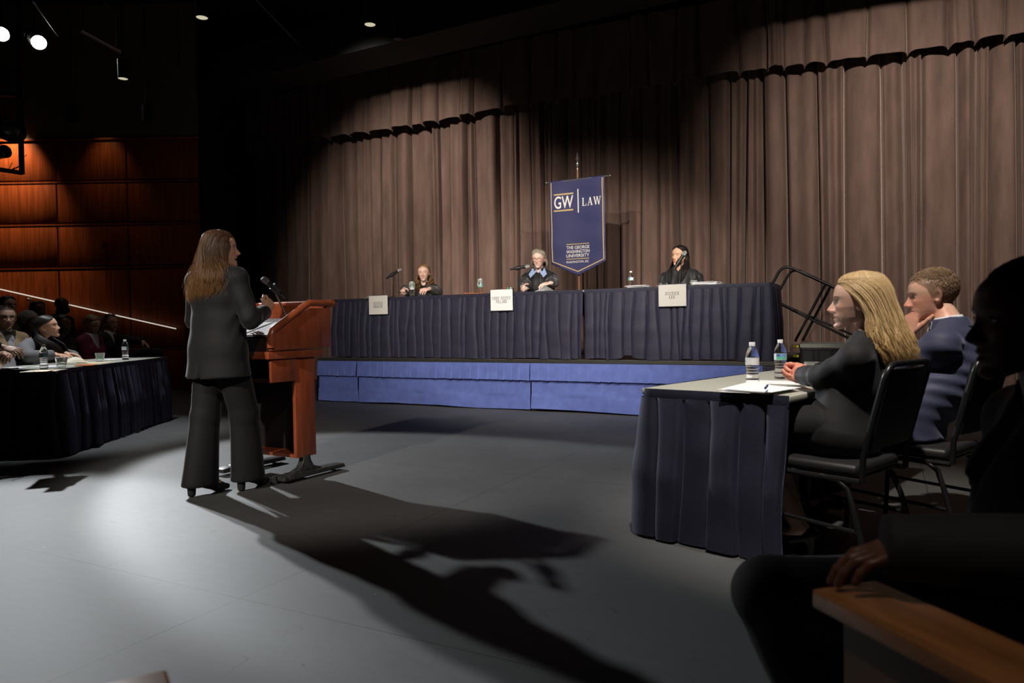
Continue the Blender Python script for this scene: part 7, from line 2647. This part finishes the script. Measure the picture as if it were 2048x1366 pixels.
# ---- woman in the grey blazer at the table by the audience
def build_grey():
    yaw = LA + PI
    P = Person('seated woman in a grey blazer with long black hair looking up over the table', GIRL, yaw,
               dict(skin=(0.62, 0.36, 0.24), lip=(0.45, 0.14, 0.12), hair=(0.014, 0.010, 0.010), brow=0.8, nose=0.88, jaw=1.03, neck_r=0.047, scale=0.98, hairline=0.08))
    d = seated(0.462, lean=0.12, tall=0.48)
    hw = at_y(95, 655, 7.22)
    head_to_pose(P, d, hw, (0, -0.13, -0.145), 0.165)
    d['chest'] = d['chest'] + A(0, -0.05, 0)
    d['pel'] = d['pel'] + A(0, -0.05, 0)
    d['waist'] = (d['chest'] + d['pel']) / 2
    d['hrot'] = A(math.radians(6), math.radians(12), 0)
    hands_lap(P, d, 'R', on_z(140, 722, LT_H + 0.05), (0.2, 0.9, -0.1), (0.1, 0.1, 0.9))
    hands_lap(P, d, 'L', on_z(60, 730, LT_H + 0.05), (-0.1, 0.9, -0.1), (-0.1, 0.1, 0.9))
    d['wrR'] = d['shR'] + A(0.02, 0.30, -0.17); d['wrL'] = d['shL'] + A(0.10, 0.28, -0.17)
    for s in 'LR':
        d['wr' + s][2] = 0.818
        d['pole' + s] = A(-0.8 if s == 'L' else 0.8, -0.45, -0.05)
    for k_ in ('knL', 'knR', 'hipL', 'hipR'):
        d[k_] = d[k_] + A(0, 0, 0.016)
    P.pose(**d)
    j = P.j
    P.body(h=0.017, hh=0.0045, hand_h=0.005)
    fw = fold_fn(45, 0.0035, 9, 24, 0.003)
    def jk(F):
        P.torso(F, g=0.014, bust=0.004, hipw=0.155, chestw=0.145, waistw=0.14, depth=0.76)
        P.sleeve(F, 'L', (0.070, 0.062, 0.050)); P.sleeve(F, 'R', (0.070, 0.062, 0.050))
    def holes(F):
        P.cuff_cut(F, 'L', 0.92); P.cuff_cut(F, 'R', 0.92)
        F.plane(A(0, 0, 0.475), A(0, 0, -1), 0.003)
        F.seg(j['neck'] + A(0, 0.0, 0.01), j['neck'] + A(0, 0.02, 0.2), 0.066, 0.08, 0.01, op='cut')
        F.seg(j['neck'] + A(0, 0.10, 0.02), j['neck'] + A(0, 0.19, -0.20), 0.05, 0.03, 0.01, op='cut')
    P.cloth('blazer', jk, m_greysuit, h=0.010, wrinkle=fw, holes=holes)
    def sh(F):
        F.seg(j['neck'] + A(0, 0.03, -0.03), j['waist'] + A(0, 0.04, 0), 0.085, 0.11, 0.03, q=(1.0, 0.9))
        F.ell(j['chest'] + A(0, 0.075, 0), (0.10, 0.055, 0.07), 0.04)
    P.cloth('blouse', sh, m_shirtw, h=0.012, holes=lambda F: F.seg(j['neck'] + A(0, 0.02, 0.0), j['neck'] + A(0, 0.05, 0.2), 0.06, 0.09, 0.01, op='cut'))
    trousers(P, m_blacktrouser, h=0.016)
    for s in 'LR':
        shoe(P, s, m_shoe, heel=0.05)
    lv = [(0.127, 0, -0.018, 0.012, 0.012), (0.121, 0, -0.018, 0.042, 0.052), (0.107, 0, -0.018, 0.063, 0.081), (0.085, 0, -0.018, 0.079, 0.100), (0.05, 0, -0.022, 0.086, 0.110), (0.0, 0, -0.034, 0.083, 0.106), (-0.06, 0, -0.045, 0.09, 0.100), (-0.12, 0, -0.02, 0.11, 0.115), (-0.18, 0, 0.02, 0.12, 0.14), (-0.28, 0.0, 0.05, 0.12, 0.16), (-0.36, 0, 0.07, 0.10, 0.165)]
    gp = [(0.127, 0), (0.104, 8), (0.085, 42), (0.05, 66), (0.0, 98), (-0.06, 100), (-0.12, 62), (-0.18, 36), (-0.36, 26)]
    P.long_hair(lv, gp, n=1300, seed=44, base=(0.016, 0.012, 0.011), tip=(0.030, 0.016, 0.012), wav=(0.006, 25.0), rad=0.0024, jit=0.14, endvar=0.08, m=20, yaw=math.radians(4))
    return P


# ---- simpler seated figures in the dark rows
def sitter(label, px, py, dep, yaw_deg, look, cloth, hrot=(0, 0, 0), male=True, shirt=None, hair=None, seat=0.45, tie=None, h=0.014, group=None, hands=None, lean=0.0, hat=None, extra=None):
    kn_ = 0.31
    hw = at_y(px, py, dep)
    yaw = math.radians(yaw_deg)
    f = Vector((-math.sin(yaw), math.cos(yaw), 0))
    r = Vector((math.cos(yaw), math.sin(yaw), 0))
    s0 = 0.80 if male else 0.76
    base = Vector((hw.x, hw.y, 0)) - f * (0.06 + lean)
    seat = hw.z - s0 + 0.0
    fl = max(0.0, seat - 0.46)
    P = Person(label, base + Vector((0, 0, 0)), yaw, look, group)
    d = seated(seat, male=male, lean=0.04, tall=0.52 if male else 0.49, knee=kn_)
    head_to_pose(P, d, hw, (0, -0.05, -0.16), 0.19 if male else 0.16)
    d['hrot'] = A(*[math.radians(v) for v in hrot])
    d['wrL'] = A(-0.10, 0.30, seat + 0.19); d['wrR'] = A(0.10, 0.30, seat + 0.19)
    d['handL'] = dict(d=(0.4, 0.85, -0.3), b=(-0.2, 0.2, 0.9), curl=RELAX, tx=1.0)
    d['handR'] = dict(d=(-0.4, 0.85, -0.3), b=(0.2, 0.2, 0.9), curl=RELAX, tx=-1.0)
    if px < 0:
        for k_ in ('knL', 'knR', 'hipL', 'hipR'):
            d[k_] = d[k_] + A(0, 0, 0.0)
    d['anL'][2] = fl + 0.09; d['anR'][2] = fl + 0.09; d['toeL'][2] = fl + 0.045; d['toeR'][2] = fl + 0.045
    if hands:
        hands(P, d)
    P.pose(**d)
    j = P.j
    P.body(h=0.02, hh=0.006, hand_h=0.006)
    def jk(F):
        P.torso(F, g=0.014, hipw=0.17 if male else 0.155, chestw=0.170 if male else 0.145, waistw=0.155 if male else 0.14, depth=0.76, bust=0 if male else 0.004)
        P.sleeve(F, 'L', (0.072, 0.062, 0.048)); P.sleeve(F, 'R', (0.072, 0.062, 0.048))
    def holes(F):
        F.plane(A(0, 0, j['pel'][2] - 0.10), A(0, 0, -1), 0.003)
        P.cuff_cut(F, 'L', 0.92); P.cuff_cut(F, 'R', 0.92)
        F.seg(j['neck'] + A(0, 0.0, 0.01), j['neck'] + A(0, 0.02, 0.2), 0.068, 0.085, 0.01, op='cut')
        if shirt is not None:
            F.seg(j['neck'] + A(0, 0.10, 0.02), j['neck'] + A(0, 0.20, -0.26), 0.065, 0.035, 0.01, op='cut')
    P.cloth('jacket', jk, cloth, h=h, wrinkle=fold_fn(abs(int(px)) + 3, 0.003, 8, 22, 0.003), holes=holes)
    if shirt is not None:
        def sh(F):
            F.seg(j['neck'] + A(0, 0.02, -0.01), j['waist'] + A(0, 0.02, 0), 0.085, 0.125, 0.03, q=(1.05, 0.95))
        P.cloth('shirt', sh, shirt, h=h, holes=lambda F: F.seg(j['neck'] + A(0, 0.0, 0.02), j['neck'] + A(0, 0.03, 0.2), 0.058, 0.085, 0.01, op='cut'))
        P.ring('shirt_collar', j['neck'] + A(0, 0.005, 0.0), (0, 0.18, 1), 0.074, 0.062, 0.045, 40, shirt)
    if tie == 'bow':
        m_ = mat('bow_tie_cloth', (0.05, 0.05, 0.015), rough=0.6)
        q = j['neck'] + A(0, 0.095, -0.005)
        b_ = MB()
        for sx in (-1, 1):
            b_.prism([(0, -0.010), (sx * 0.055, -0.026), (sx * 0.055, 0.026), (0, 0.010)], 'y', -0.008, 0.008)
        b_.box((0, 0.004, 0), (0.02, 0.022, 0.022), bev=0.004)
        b_.v = [tuple(A(*v) + q) for v in b_.v]
        b_.build('bow_tie', m_, P.root, smooth=30)
    elif tie:
        MB().grid(lambda u, v: tuple(j['neck'] + A((u - 0.5) * 0.05, 0.095 + 0.045 * v, 0.0 - 0.26 * v)), 4, 8).build('necktie', tie, P.root, smooth=180, solid=0.008)
    trousers(P, m_darkcloth, h=0.018)
    for s in 'LR':
        sh_ = MB().ball((0, 0, 0), (0.045, 0.13, 0.045)); sh_.v = [tuple(A(*v) + (j['an' + s] * 0.45 + j['toe' + s] * 0.55) * A(1, 1, 0) + A(0, 0, j['toe' + s][2] + 0.0)) for v in sh_.v]
        sh_.build('shoe', m_shoe, P.root)
    if hair:
        hair(P)
    if extra:
        extra(P)
    return P


def audience_seat(P, label, col=None):
    """upholstered theatre seat under a sitter"""
    z = P.j['pel'][2] - 0.150
    t = thing('theatre_seat', label, 'seat', (P.loc.x, P.loc.y, 0), P.yaw, 'upholstered theatre seats')
    m_ = col or mat('seat_cloth', (0.045, 0.010, 0.010), rough=0.8)
    MB().box((0, -0.01, z - 0.06), (0.46, 0.42, 0.09), bev=0.03, seg=3).build('seat', m_, t)
    MB().box((0, -0.33, z + 0.20), (0.48, 0.07, 0.50), rot=Matrix.Rotation(0.18, 3, 'X'), bev=0.03, seg=3).build('backrest', m_, t)
    for sx in (-1, 1):
        MB().box((sx * 0.265, 0.02, (z + 0.10) / 2), (0.035, 0.06, z + 0.10)).build('standard', m_black, t, smooth=0)
        MB().box((sx * 0.265, 0.03, z + 0.14), (0.05, 0.34, 0.03), bev=0.006).build('armrest', m_arm, t)
    return t


def hair_short(**k):
    return lambda P: P.short_hair(**k)


def hair_long(col, tip=None, n=700, zb=-0.16, vol=1.0, face=70, seed=1):
    def f(P):
        lv = [(0.127, 0, -0.018, 0.012, 0.012), (0.121, 0, -0.018, 0.042, 0.052), (0.107, 0, -0.018, 0.063, 0.081), (0.085, 0, -0.018, 0.079, 0.100), (0.05, 0, -0.022, 0.087, 0.110), (0.0, 0, -0.034, 0.090 * vol, 0.108 * vol), (-0.06, 0, -0.04, 0.098 * vol, 0.10 * vol), (zb, 0, -0.04, 0.10 * vol, 0.09 * vol)]
        gp = [(0.127, 0), (0.104, 8), (0.085, 42), (0.05, 66), (0.0, face + 10), (-0.06, face + 5), (zb, face)]
        P.long_hair(lv, gp, n=n, seed=seed, base=col, tip=tip, wav=(0.005, 30.0), rad=0.0030, jit=0.12, endvar=0.06, m=14)
    return f

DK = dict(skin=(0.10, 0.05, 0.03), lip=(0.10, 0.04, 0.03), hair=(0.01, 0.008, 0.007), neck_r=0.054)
LT = dict(skin=(0.55, 0.33, 0.24), lip=(0.40, 0.18, 0.15), hair=(0.04, 0.025, 0.018), neck_r=0.054, scalp=0.6)

build_grey()
m_glf = mat('dark_frames', (0.02, 0.015, 0.012), rough=0.3)
# man at the end of the table: only his jacket front and folded hands reach into view
def mh(P, d):
    hands_lap(P, d, 'R', at_y(22, 699, 6.05), (0.30, 0.85, -0.25), (0.5, 0.2, 0.8), RELAX)
    hands_lap(P, d, 'L', at_y(16, 708, 6.12), (0.9, 0.3, -0.25), (-0.2, 0.3, 0.9), RELAX)
pm = sitter('man in a black suit with folded hands at the near end of the audience table', -98, 606, 6.12, math.degrees(LA + PI) + 6, dict(LT), m_darkcloth, male=True, shirt=m_shirtw, hair=hair_short(n=900, base=(0.04, 0.03, 0.02)), hands=mh, h=0.012)

rows = []
rows.append(sitter('man in a tan jacket and bow tie sitting behind the grey blazer', 14, 636, 7.62, -112, dict(LT, scale=1.05), m_tan, hrot=(-25, 0, 0), shirt=m_shirtw, tie='bow', hair=hair_short(n=1100, base=(0.03, 0.02, 0.015), length=0.035, comb=(0.6, 0.2, 0.2)), extra=lambda P: P.glasses(m_glf)))
rows.append(sitter('person with a high forehead sitting behind the man in the tan jacket', 17, 611, 9.15, -104, dict(LT, skin=(0.42, 0.25, 0.18)), m_brownknit, hrot=(-10, 0, 0), male=False, hair=hair_long((0.02, 0.014, 0.012), zb=-0.12)))
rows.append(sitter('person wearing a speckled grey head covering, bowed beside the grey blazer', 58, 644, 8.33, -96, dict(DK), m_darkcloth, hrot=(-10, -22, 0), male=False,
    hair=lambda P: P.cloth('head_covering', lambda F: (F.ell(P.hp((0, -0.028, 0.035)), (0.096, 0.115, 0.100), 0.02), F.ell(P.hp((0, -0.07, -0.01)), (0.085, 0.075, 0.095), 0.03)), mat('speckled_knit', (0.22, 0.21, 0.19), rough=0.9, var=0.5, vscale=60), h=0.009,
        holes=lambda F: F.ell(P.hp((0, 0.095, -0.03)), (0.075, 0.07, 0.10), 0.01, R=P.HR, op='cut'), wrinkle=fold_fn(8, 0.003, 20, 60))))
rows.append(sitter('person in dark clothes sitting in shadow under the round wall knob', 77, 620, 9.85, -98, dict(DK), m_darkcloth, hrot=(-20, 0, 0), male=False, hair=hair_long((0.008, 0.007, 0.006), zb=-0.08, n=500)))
rows.append(sitter('bald man in a black face mask sitting below the sloping pale handrail', 124, 611, 10.5, -98, dict(DK, skin=(0.16, 0.08, 0.05), scalp=0.3, hair=(0.03, 0.02, 0.015)), m_darkcloth, hrot=(-14, 0, 0),
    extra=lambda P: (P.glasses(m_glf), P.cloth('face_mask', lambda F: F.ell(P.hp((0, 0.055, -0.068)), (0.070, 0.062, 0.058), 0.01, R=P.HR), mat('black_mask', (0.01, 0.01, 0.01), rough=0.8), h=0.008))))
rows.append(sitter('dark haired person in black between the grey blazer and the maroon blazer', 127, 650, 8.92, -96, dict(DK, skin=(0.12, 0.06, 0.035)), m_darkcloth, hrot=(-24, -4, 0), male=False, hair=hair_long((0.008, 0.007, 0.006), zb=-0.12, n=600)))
rows.append(sitter('woman in a maroon blazer and white blouse looking down in the audience', 186, 649, 9.54, -96, dict(LT, skin=(0.58, 0.34, 0.25), hair=(0.22, 0.14, 0.07), scalp=0.0), m_maroon, hrot=(-18, -22, 0), male=False, shirt=m_shirtw, hair=hair_long((0.25, 0.16, 0.075), zb=-0.045, n=700, face=92),
    extra=lambda P: MB().ball(tuple(P.hp((-0.083, -0.006, -0.04))), 0.008).build('earring', m_steel, P.root)))
def chinhand(P, d):
    q = P.L(at_y(209, 664, 11.12))
    d['wrL'] = q + A(0.02, -0.02, -0.10)
    d['handL'] = dict(d=(0.0, 0.15, 0.95), b=(-0.4, 0.8, 0.0), curl=FIST, tx=1.0)
    d['poleL'] = A(-0.5, 0.3, -0.8)
    d['wrR'] = d['wrL'] + A(0.07, 0.01, -0.02)
    d['handR'] = dict(d=(-0.2, 0.15, 0.95), b=(0.5, 0.7, 0.1), curl=FIST, tx=-1.0)
    d['poleR'] = A(0.5, 0.2, -0.8)
rows.append(sitter('balding man resting his mouth on his fists next to the maroon blazer', 203, 647, 11.25, -97, dict(LT, skin=(0.50, 0.28, 0.20), hair=(0.12, 0.10, 0.09), scalp=0.12), m_darkcloth, hrot=(-14, -12, 0), shirt=m_shirtb, hands=chinhand, hair=hair_short(n=300, base=(0.10, 0.08, 0.07), length=0.015, hairline=0.14, temple=0.09)))
def kneehand(P, d):
    q = P.L(at_y(287, 684, 10.0))
    d['knL'] = P.L(at_y(316, 706, 10.0)); d['knR'] = d['knL'] + A(0.22, -0.05, 0.02)
    d['wrL'] = q
    d['handL'] = dict(d=(0.15, 0.75, -0.5), b=(-0.3, 0.4, 0.85), curl=RELAX, tx=1.0)
    d['poleL'] = A(-0.6, -0.3, 0.1)
    d['ua'], d['fa'] = 0.32, 0.30
rows.append(sitter('man in glasses and a dark suit with one hand stretched to his knee', 223, 646, 10.16, -96, dict(LT, scale=1.02), m_darkcloth, hrot=(-24, 0, 0), shirt=m_shirtw, tie=m_blackplastic, hair=hair_short(n=1000, base=(0.02, 0.015, 0.012), length=0.03), hands=kneehand, extra=lambda P: P.glasses(m_glf)))
for P_, lab in zip(rows, ('theatre seat of the man in the tan jacket', 'theatre seat behind the man in the tan jacket', 'theatre seat of the person in the speckled head covering', 'theatre seat of the person under the round wall knob', 'theatre seat of the bald man in the face mask', 'theatre seat of the dark haired person in black', 'reddish theatre seat of the woman in the maroon blazer', 'theatre seat of the man with fists at his mouth', 'theatre seat of the man with a hand on his knee')):
    audience_seat(P_, lab)

# ---- the man in the dark near the camera
def build_near():
    hw = at_y(2060, 640, 1.46)
    yaw = math.radians(76)
    base = Vector((hw.x + 0.05, hw.y - 0.01, 0))
    P = Person('man in a dark suit in the near seat with one hand on the oak armrest', base, yaw,
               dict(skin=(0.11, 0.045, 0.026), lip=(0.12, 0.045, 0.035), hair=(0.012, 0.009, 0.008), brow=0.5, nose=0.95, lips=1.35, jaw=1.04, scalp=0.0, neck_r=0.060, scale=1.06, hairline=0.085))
    hd = P.L(hw)
    d = seated(0.36, male=True, tall=0.55)
    head_to_pose(P, d, hw, (0, -0.06, -0.16), 0.20, 0.075)
    d['pel'] = A(hd[0] * 0.8, -0.12, 0.47)
    d['waist'] = (d['chest'] + d['pel']) / 2 + A(0, -0.02, 0)
    d['hipL'], d['hipR'] = d['pel'] + A(-0.10, 0, 0), d['pel'] + A(0.10, 0, 0)
    d['knL'] = P.L(on_z(1490, 1185, 0.41)) + A(0.0, -0.06, 0); d['knR'] = d['knL'] + A(0.20, -0.12, -0.06)
    d['anL'] = d['knL'] + A(0.0, -0.09, -0.32); d['anR'] = d['knR'] + A(0.0, -0.06, -0.26)
    d['toeL'] = d['anL'] + A(-0.02, 0.14, -0.045); d['toeR'] = d['anR'] + A(0.02, 0.14, -0.045)
    d['hrot'] = A(math.radians(4), math.radians(-2), 0)
    hl = P.L(on_z(1790, 1162, 0.618))
    d['wrL'] = hl + A(-0.02, -0.07, 0.062); d['handL'] = dict(d=(0.1, 0.97, -0.12), b=(0.0, 0.1, 1), curl=((0.3, 0.4, 0.3),) * 4, tx=1.0, scale=1.05)
    d['wrR'] = d['pel'] + A(0.10, 0.22, 0.10); d['handR'] = dict(d=(-0.1, 0.9, -0.2), b=(0, 0.2, 1), curl=RELAX, tx=-1.0)
    d['poleL'] = A(-0.75, -0.5, -0.3); d['poleR'] = A(0.7, -0.5, -0.4)
    P.pose(**d)
    j = P.j
    P.body(h=0.018, hh=0.0042, hand_h=0.0045)
    fw = fold_fn(65, 0.005, 8, 20, 0.005)
    def jk(F):
        P.torso(F, g=0.016, hipw=0.18, chestw=0.185, waistw=0.175, depth=0.78, shw=0.064)
        P.sleeve(F, 'L', (0.085, 0.074, 0.052), stop=1.38); P.sleeve(F, 'R', (0.082, 0.07, 0.054))
    def holes(F):
        P.cuff_cut(F, 'L', 1.36); P.cuff_cut(F, 'R', 0.93)
        F.seg(j['neck'] + A(0, 0.0, 0.01), j['neck'] + A(0, 0.02, 0.2), 0.070, 0.09, 0.01, op='cut')
        F.seg(j['neck'] + A(0, 0.10, 0.02), j['neck'] + A(0, 0.2, -0.22), 0.055, 0.03, 0.01, op='cut')
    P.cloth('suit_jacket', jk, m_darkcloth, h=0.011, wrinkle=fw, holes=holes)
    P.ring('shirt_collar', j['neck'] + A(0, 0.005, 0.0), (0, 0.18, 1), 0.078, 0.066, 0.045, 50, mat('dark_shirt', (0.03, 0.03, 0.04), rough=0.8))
    trousers(P, m_darkcloth, r=(0.105, 0.088, 0.07), h=0.012, wr=0.004)
    for s in 'LR':
        shoe(P, s, m_shoe, heel=0.02)
    P.short_hair(n=2600, seed=13, base=(0.012, 0.009, 0.008), length=0.012, lift=0.25, hairline=0.092, top=1.0, side=0.8, rad=0.0022, temple=0.05)
    t = thing('theatre_seat', 'dark navy theatre seat of the man beside the oak armrest', 'seat', (base.x, base.y, 0), yaw)
    m_ = mat('navy_seat_cloth', (0.018, 0.016, 0.045), rough=0.8)
    z = d['pel'][2] - 0.150
    MB().box((d['pel'][0], 0.0, z - 0.08), (0.46, 0.50, 0.10), bev=0.035, seg=3).build('seat', m_, t)
    MB().box((d['pel'][0], -0.40, z + 0.22), (0.48, 0.08, 0.56), rot=Matrix.Rotation(0.14, 3, 'X'), bev=0.035, seg=3).build('backrest', m_, t)
    MB().lathe([(0.012, 0), (0.014, 0.004), (0.008, 0.008)], (d['pel'][0] - 0.232, 0.2, z - 0.08), rot=Matrix.Rotation(-PI / 2, 3, 'Y'), n=14).build('bolt', m_steel, t)
    for sx in (-1, 1):
        MB().box((d['pel'][0] + sx * 0.2, -0.05, (z - 0.10) / 2), (0.04, 0.08, z - 0.10)).build('standard', m_black, t, smooth=0)
    return P

NEAR = build_near()
# ------------------------------------------------------------------ light
def spot(name, loc, target, power, angle, blend=0.5, size=0.08, col=(1, 1, 1)):
    ld = bpy.data.lights.new(name, 'SPOT')
    ld.energy = power
    ld.spot_size = math.radians(angle)
    ld.spot_blend = blend
    ld.shadow_soft_size = size
    ld.color = col
    o = bpy.data.objects.new(name, ld)
    COL.objects.link(o)
    o.location = loc
    d = Vector(target) - Vector(loc)
    o.rotation_euler = d.to_track_quat('-Z', 'Y').to_euler()
    return o

W = bpy.data.worlds.new('world')
scene.world = W
W.use_nodes = True
W.node_tree.nodes['Background'].inputs[0].default_value = (0.6, 0.65, 0.8, 1)
W.node_tree.nodes['Background'].inputs[1].default_value = 0.0

WARM = (1.0, 0.90, 0.80)
COOL = (0.93, 0.97, 1.0)
# the two lamps that show at the top left
def front_of(p, q):
    return p + (q - p).normalized() * 0.16
spot('stage_spot_key', front_of(LAMP1, LAMP1_AIM), LAMP1_AIM, 3900, 22, 0.25, 0.09, COOL)
spot('stage_spot_side', front_of(LAMP2, LAMP2_AIM), LAMP2_AIM, 3200, 18.5, 0.4, 0.09, COOL)
# front-of-house wash on the bench, lectern and floor table
spot('house_wash', (-4.9, -3.5, 5.45), (-0.6, 7.0, 0.9), 3000, 30, 0.3, 0.12, WARM)
spot('house_wash_lectern', (1.6, -1.5, 5.5), (-1.5, 4.65, 1.1), 700, 14, 0.5, 0.12, WARM)
spot('armrest_fill', (-0.5, 0.2, 4.0), (0.62, 0.98, 0.6), 90, 12, 0.8, 0.06, WARM)  # unseen fill spot added only to brighten the oak armrest
# lamps between the downlights and the header, shining back onto the curtain
spot('bench_wash', (-1.6, 0.6, 5.6), (0.55, 9.4, 1.5), 2500, 34, 0.8, 0.10, WARM)
spot('bench_fill_right', (2.4, 0.4, 5.6), (0.7, 9.2, 1.5), 1600, 34, 0.8, 0.10, WARM)  # unseen fill added to soften the banner's shadow and lift the faces
spot('curtain_wash_left', (-2.6, 9.0, 5.12), (-1.5, 12.8, 2.9), 900, 72, 1.0, 0.10, WARM)
spot('curtain_wash_right', (3.2, 4.9, 5.15), (5.7, 9.7, 2.9), 1300, 70, 1.0, 0.10, WARM)
spot('overhead_wash_bench', (1.0, 5.2, 5.5), (1.8, 7.6, 0.6), 260, 60, 0.8, 0.10, COOL)
spot('overhead_wash_table', (0.55, 1.45, 5.5), (1.55, 3.35, 0.95), 1400, 30, 0.7, 0.08, WARM)
spot('overhead_wash_audience_table', (-4.35, 7.0, 5.6), (-4.4, 7.1, 0.8), 1100, 34, 0.8, 0.08, COOL)
spot('audience_fill', (-5.0, 8.3, 6.4), (-5.6, 8.9, 1.0), 80, 44, 1.0, 0.2, WARM)  # unseen fill spot added overhead to lift the dark audience rows
wx_ = wall_pt(25, 281).x
spot('wall_washer', (wx_, WY - 0.40, 5.0), (wx_, WY - 0.02, 3.2), 260, 66, 1.0, 0.05, (1.0, 0.74, 0.45))
wx_ = wall_pt(212, 281).x
spot('wall_washer', (wx_, WY - 0.35, 4.8), (wx_, WY - 0.02, 2.9), 9, 70, 1.0, 0.05, (1.0, 0.74, 0.45))

vs = scene.view_settings
scene.display_settings.display_device = 'sRGB'
vs.view_transform = 'Standard'
vs.look = 'None'
vs.gamma = 1.0
vs.use_curve_mapping = False
vs.exposure = 0.0
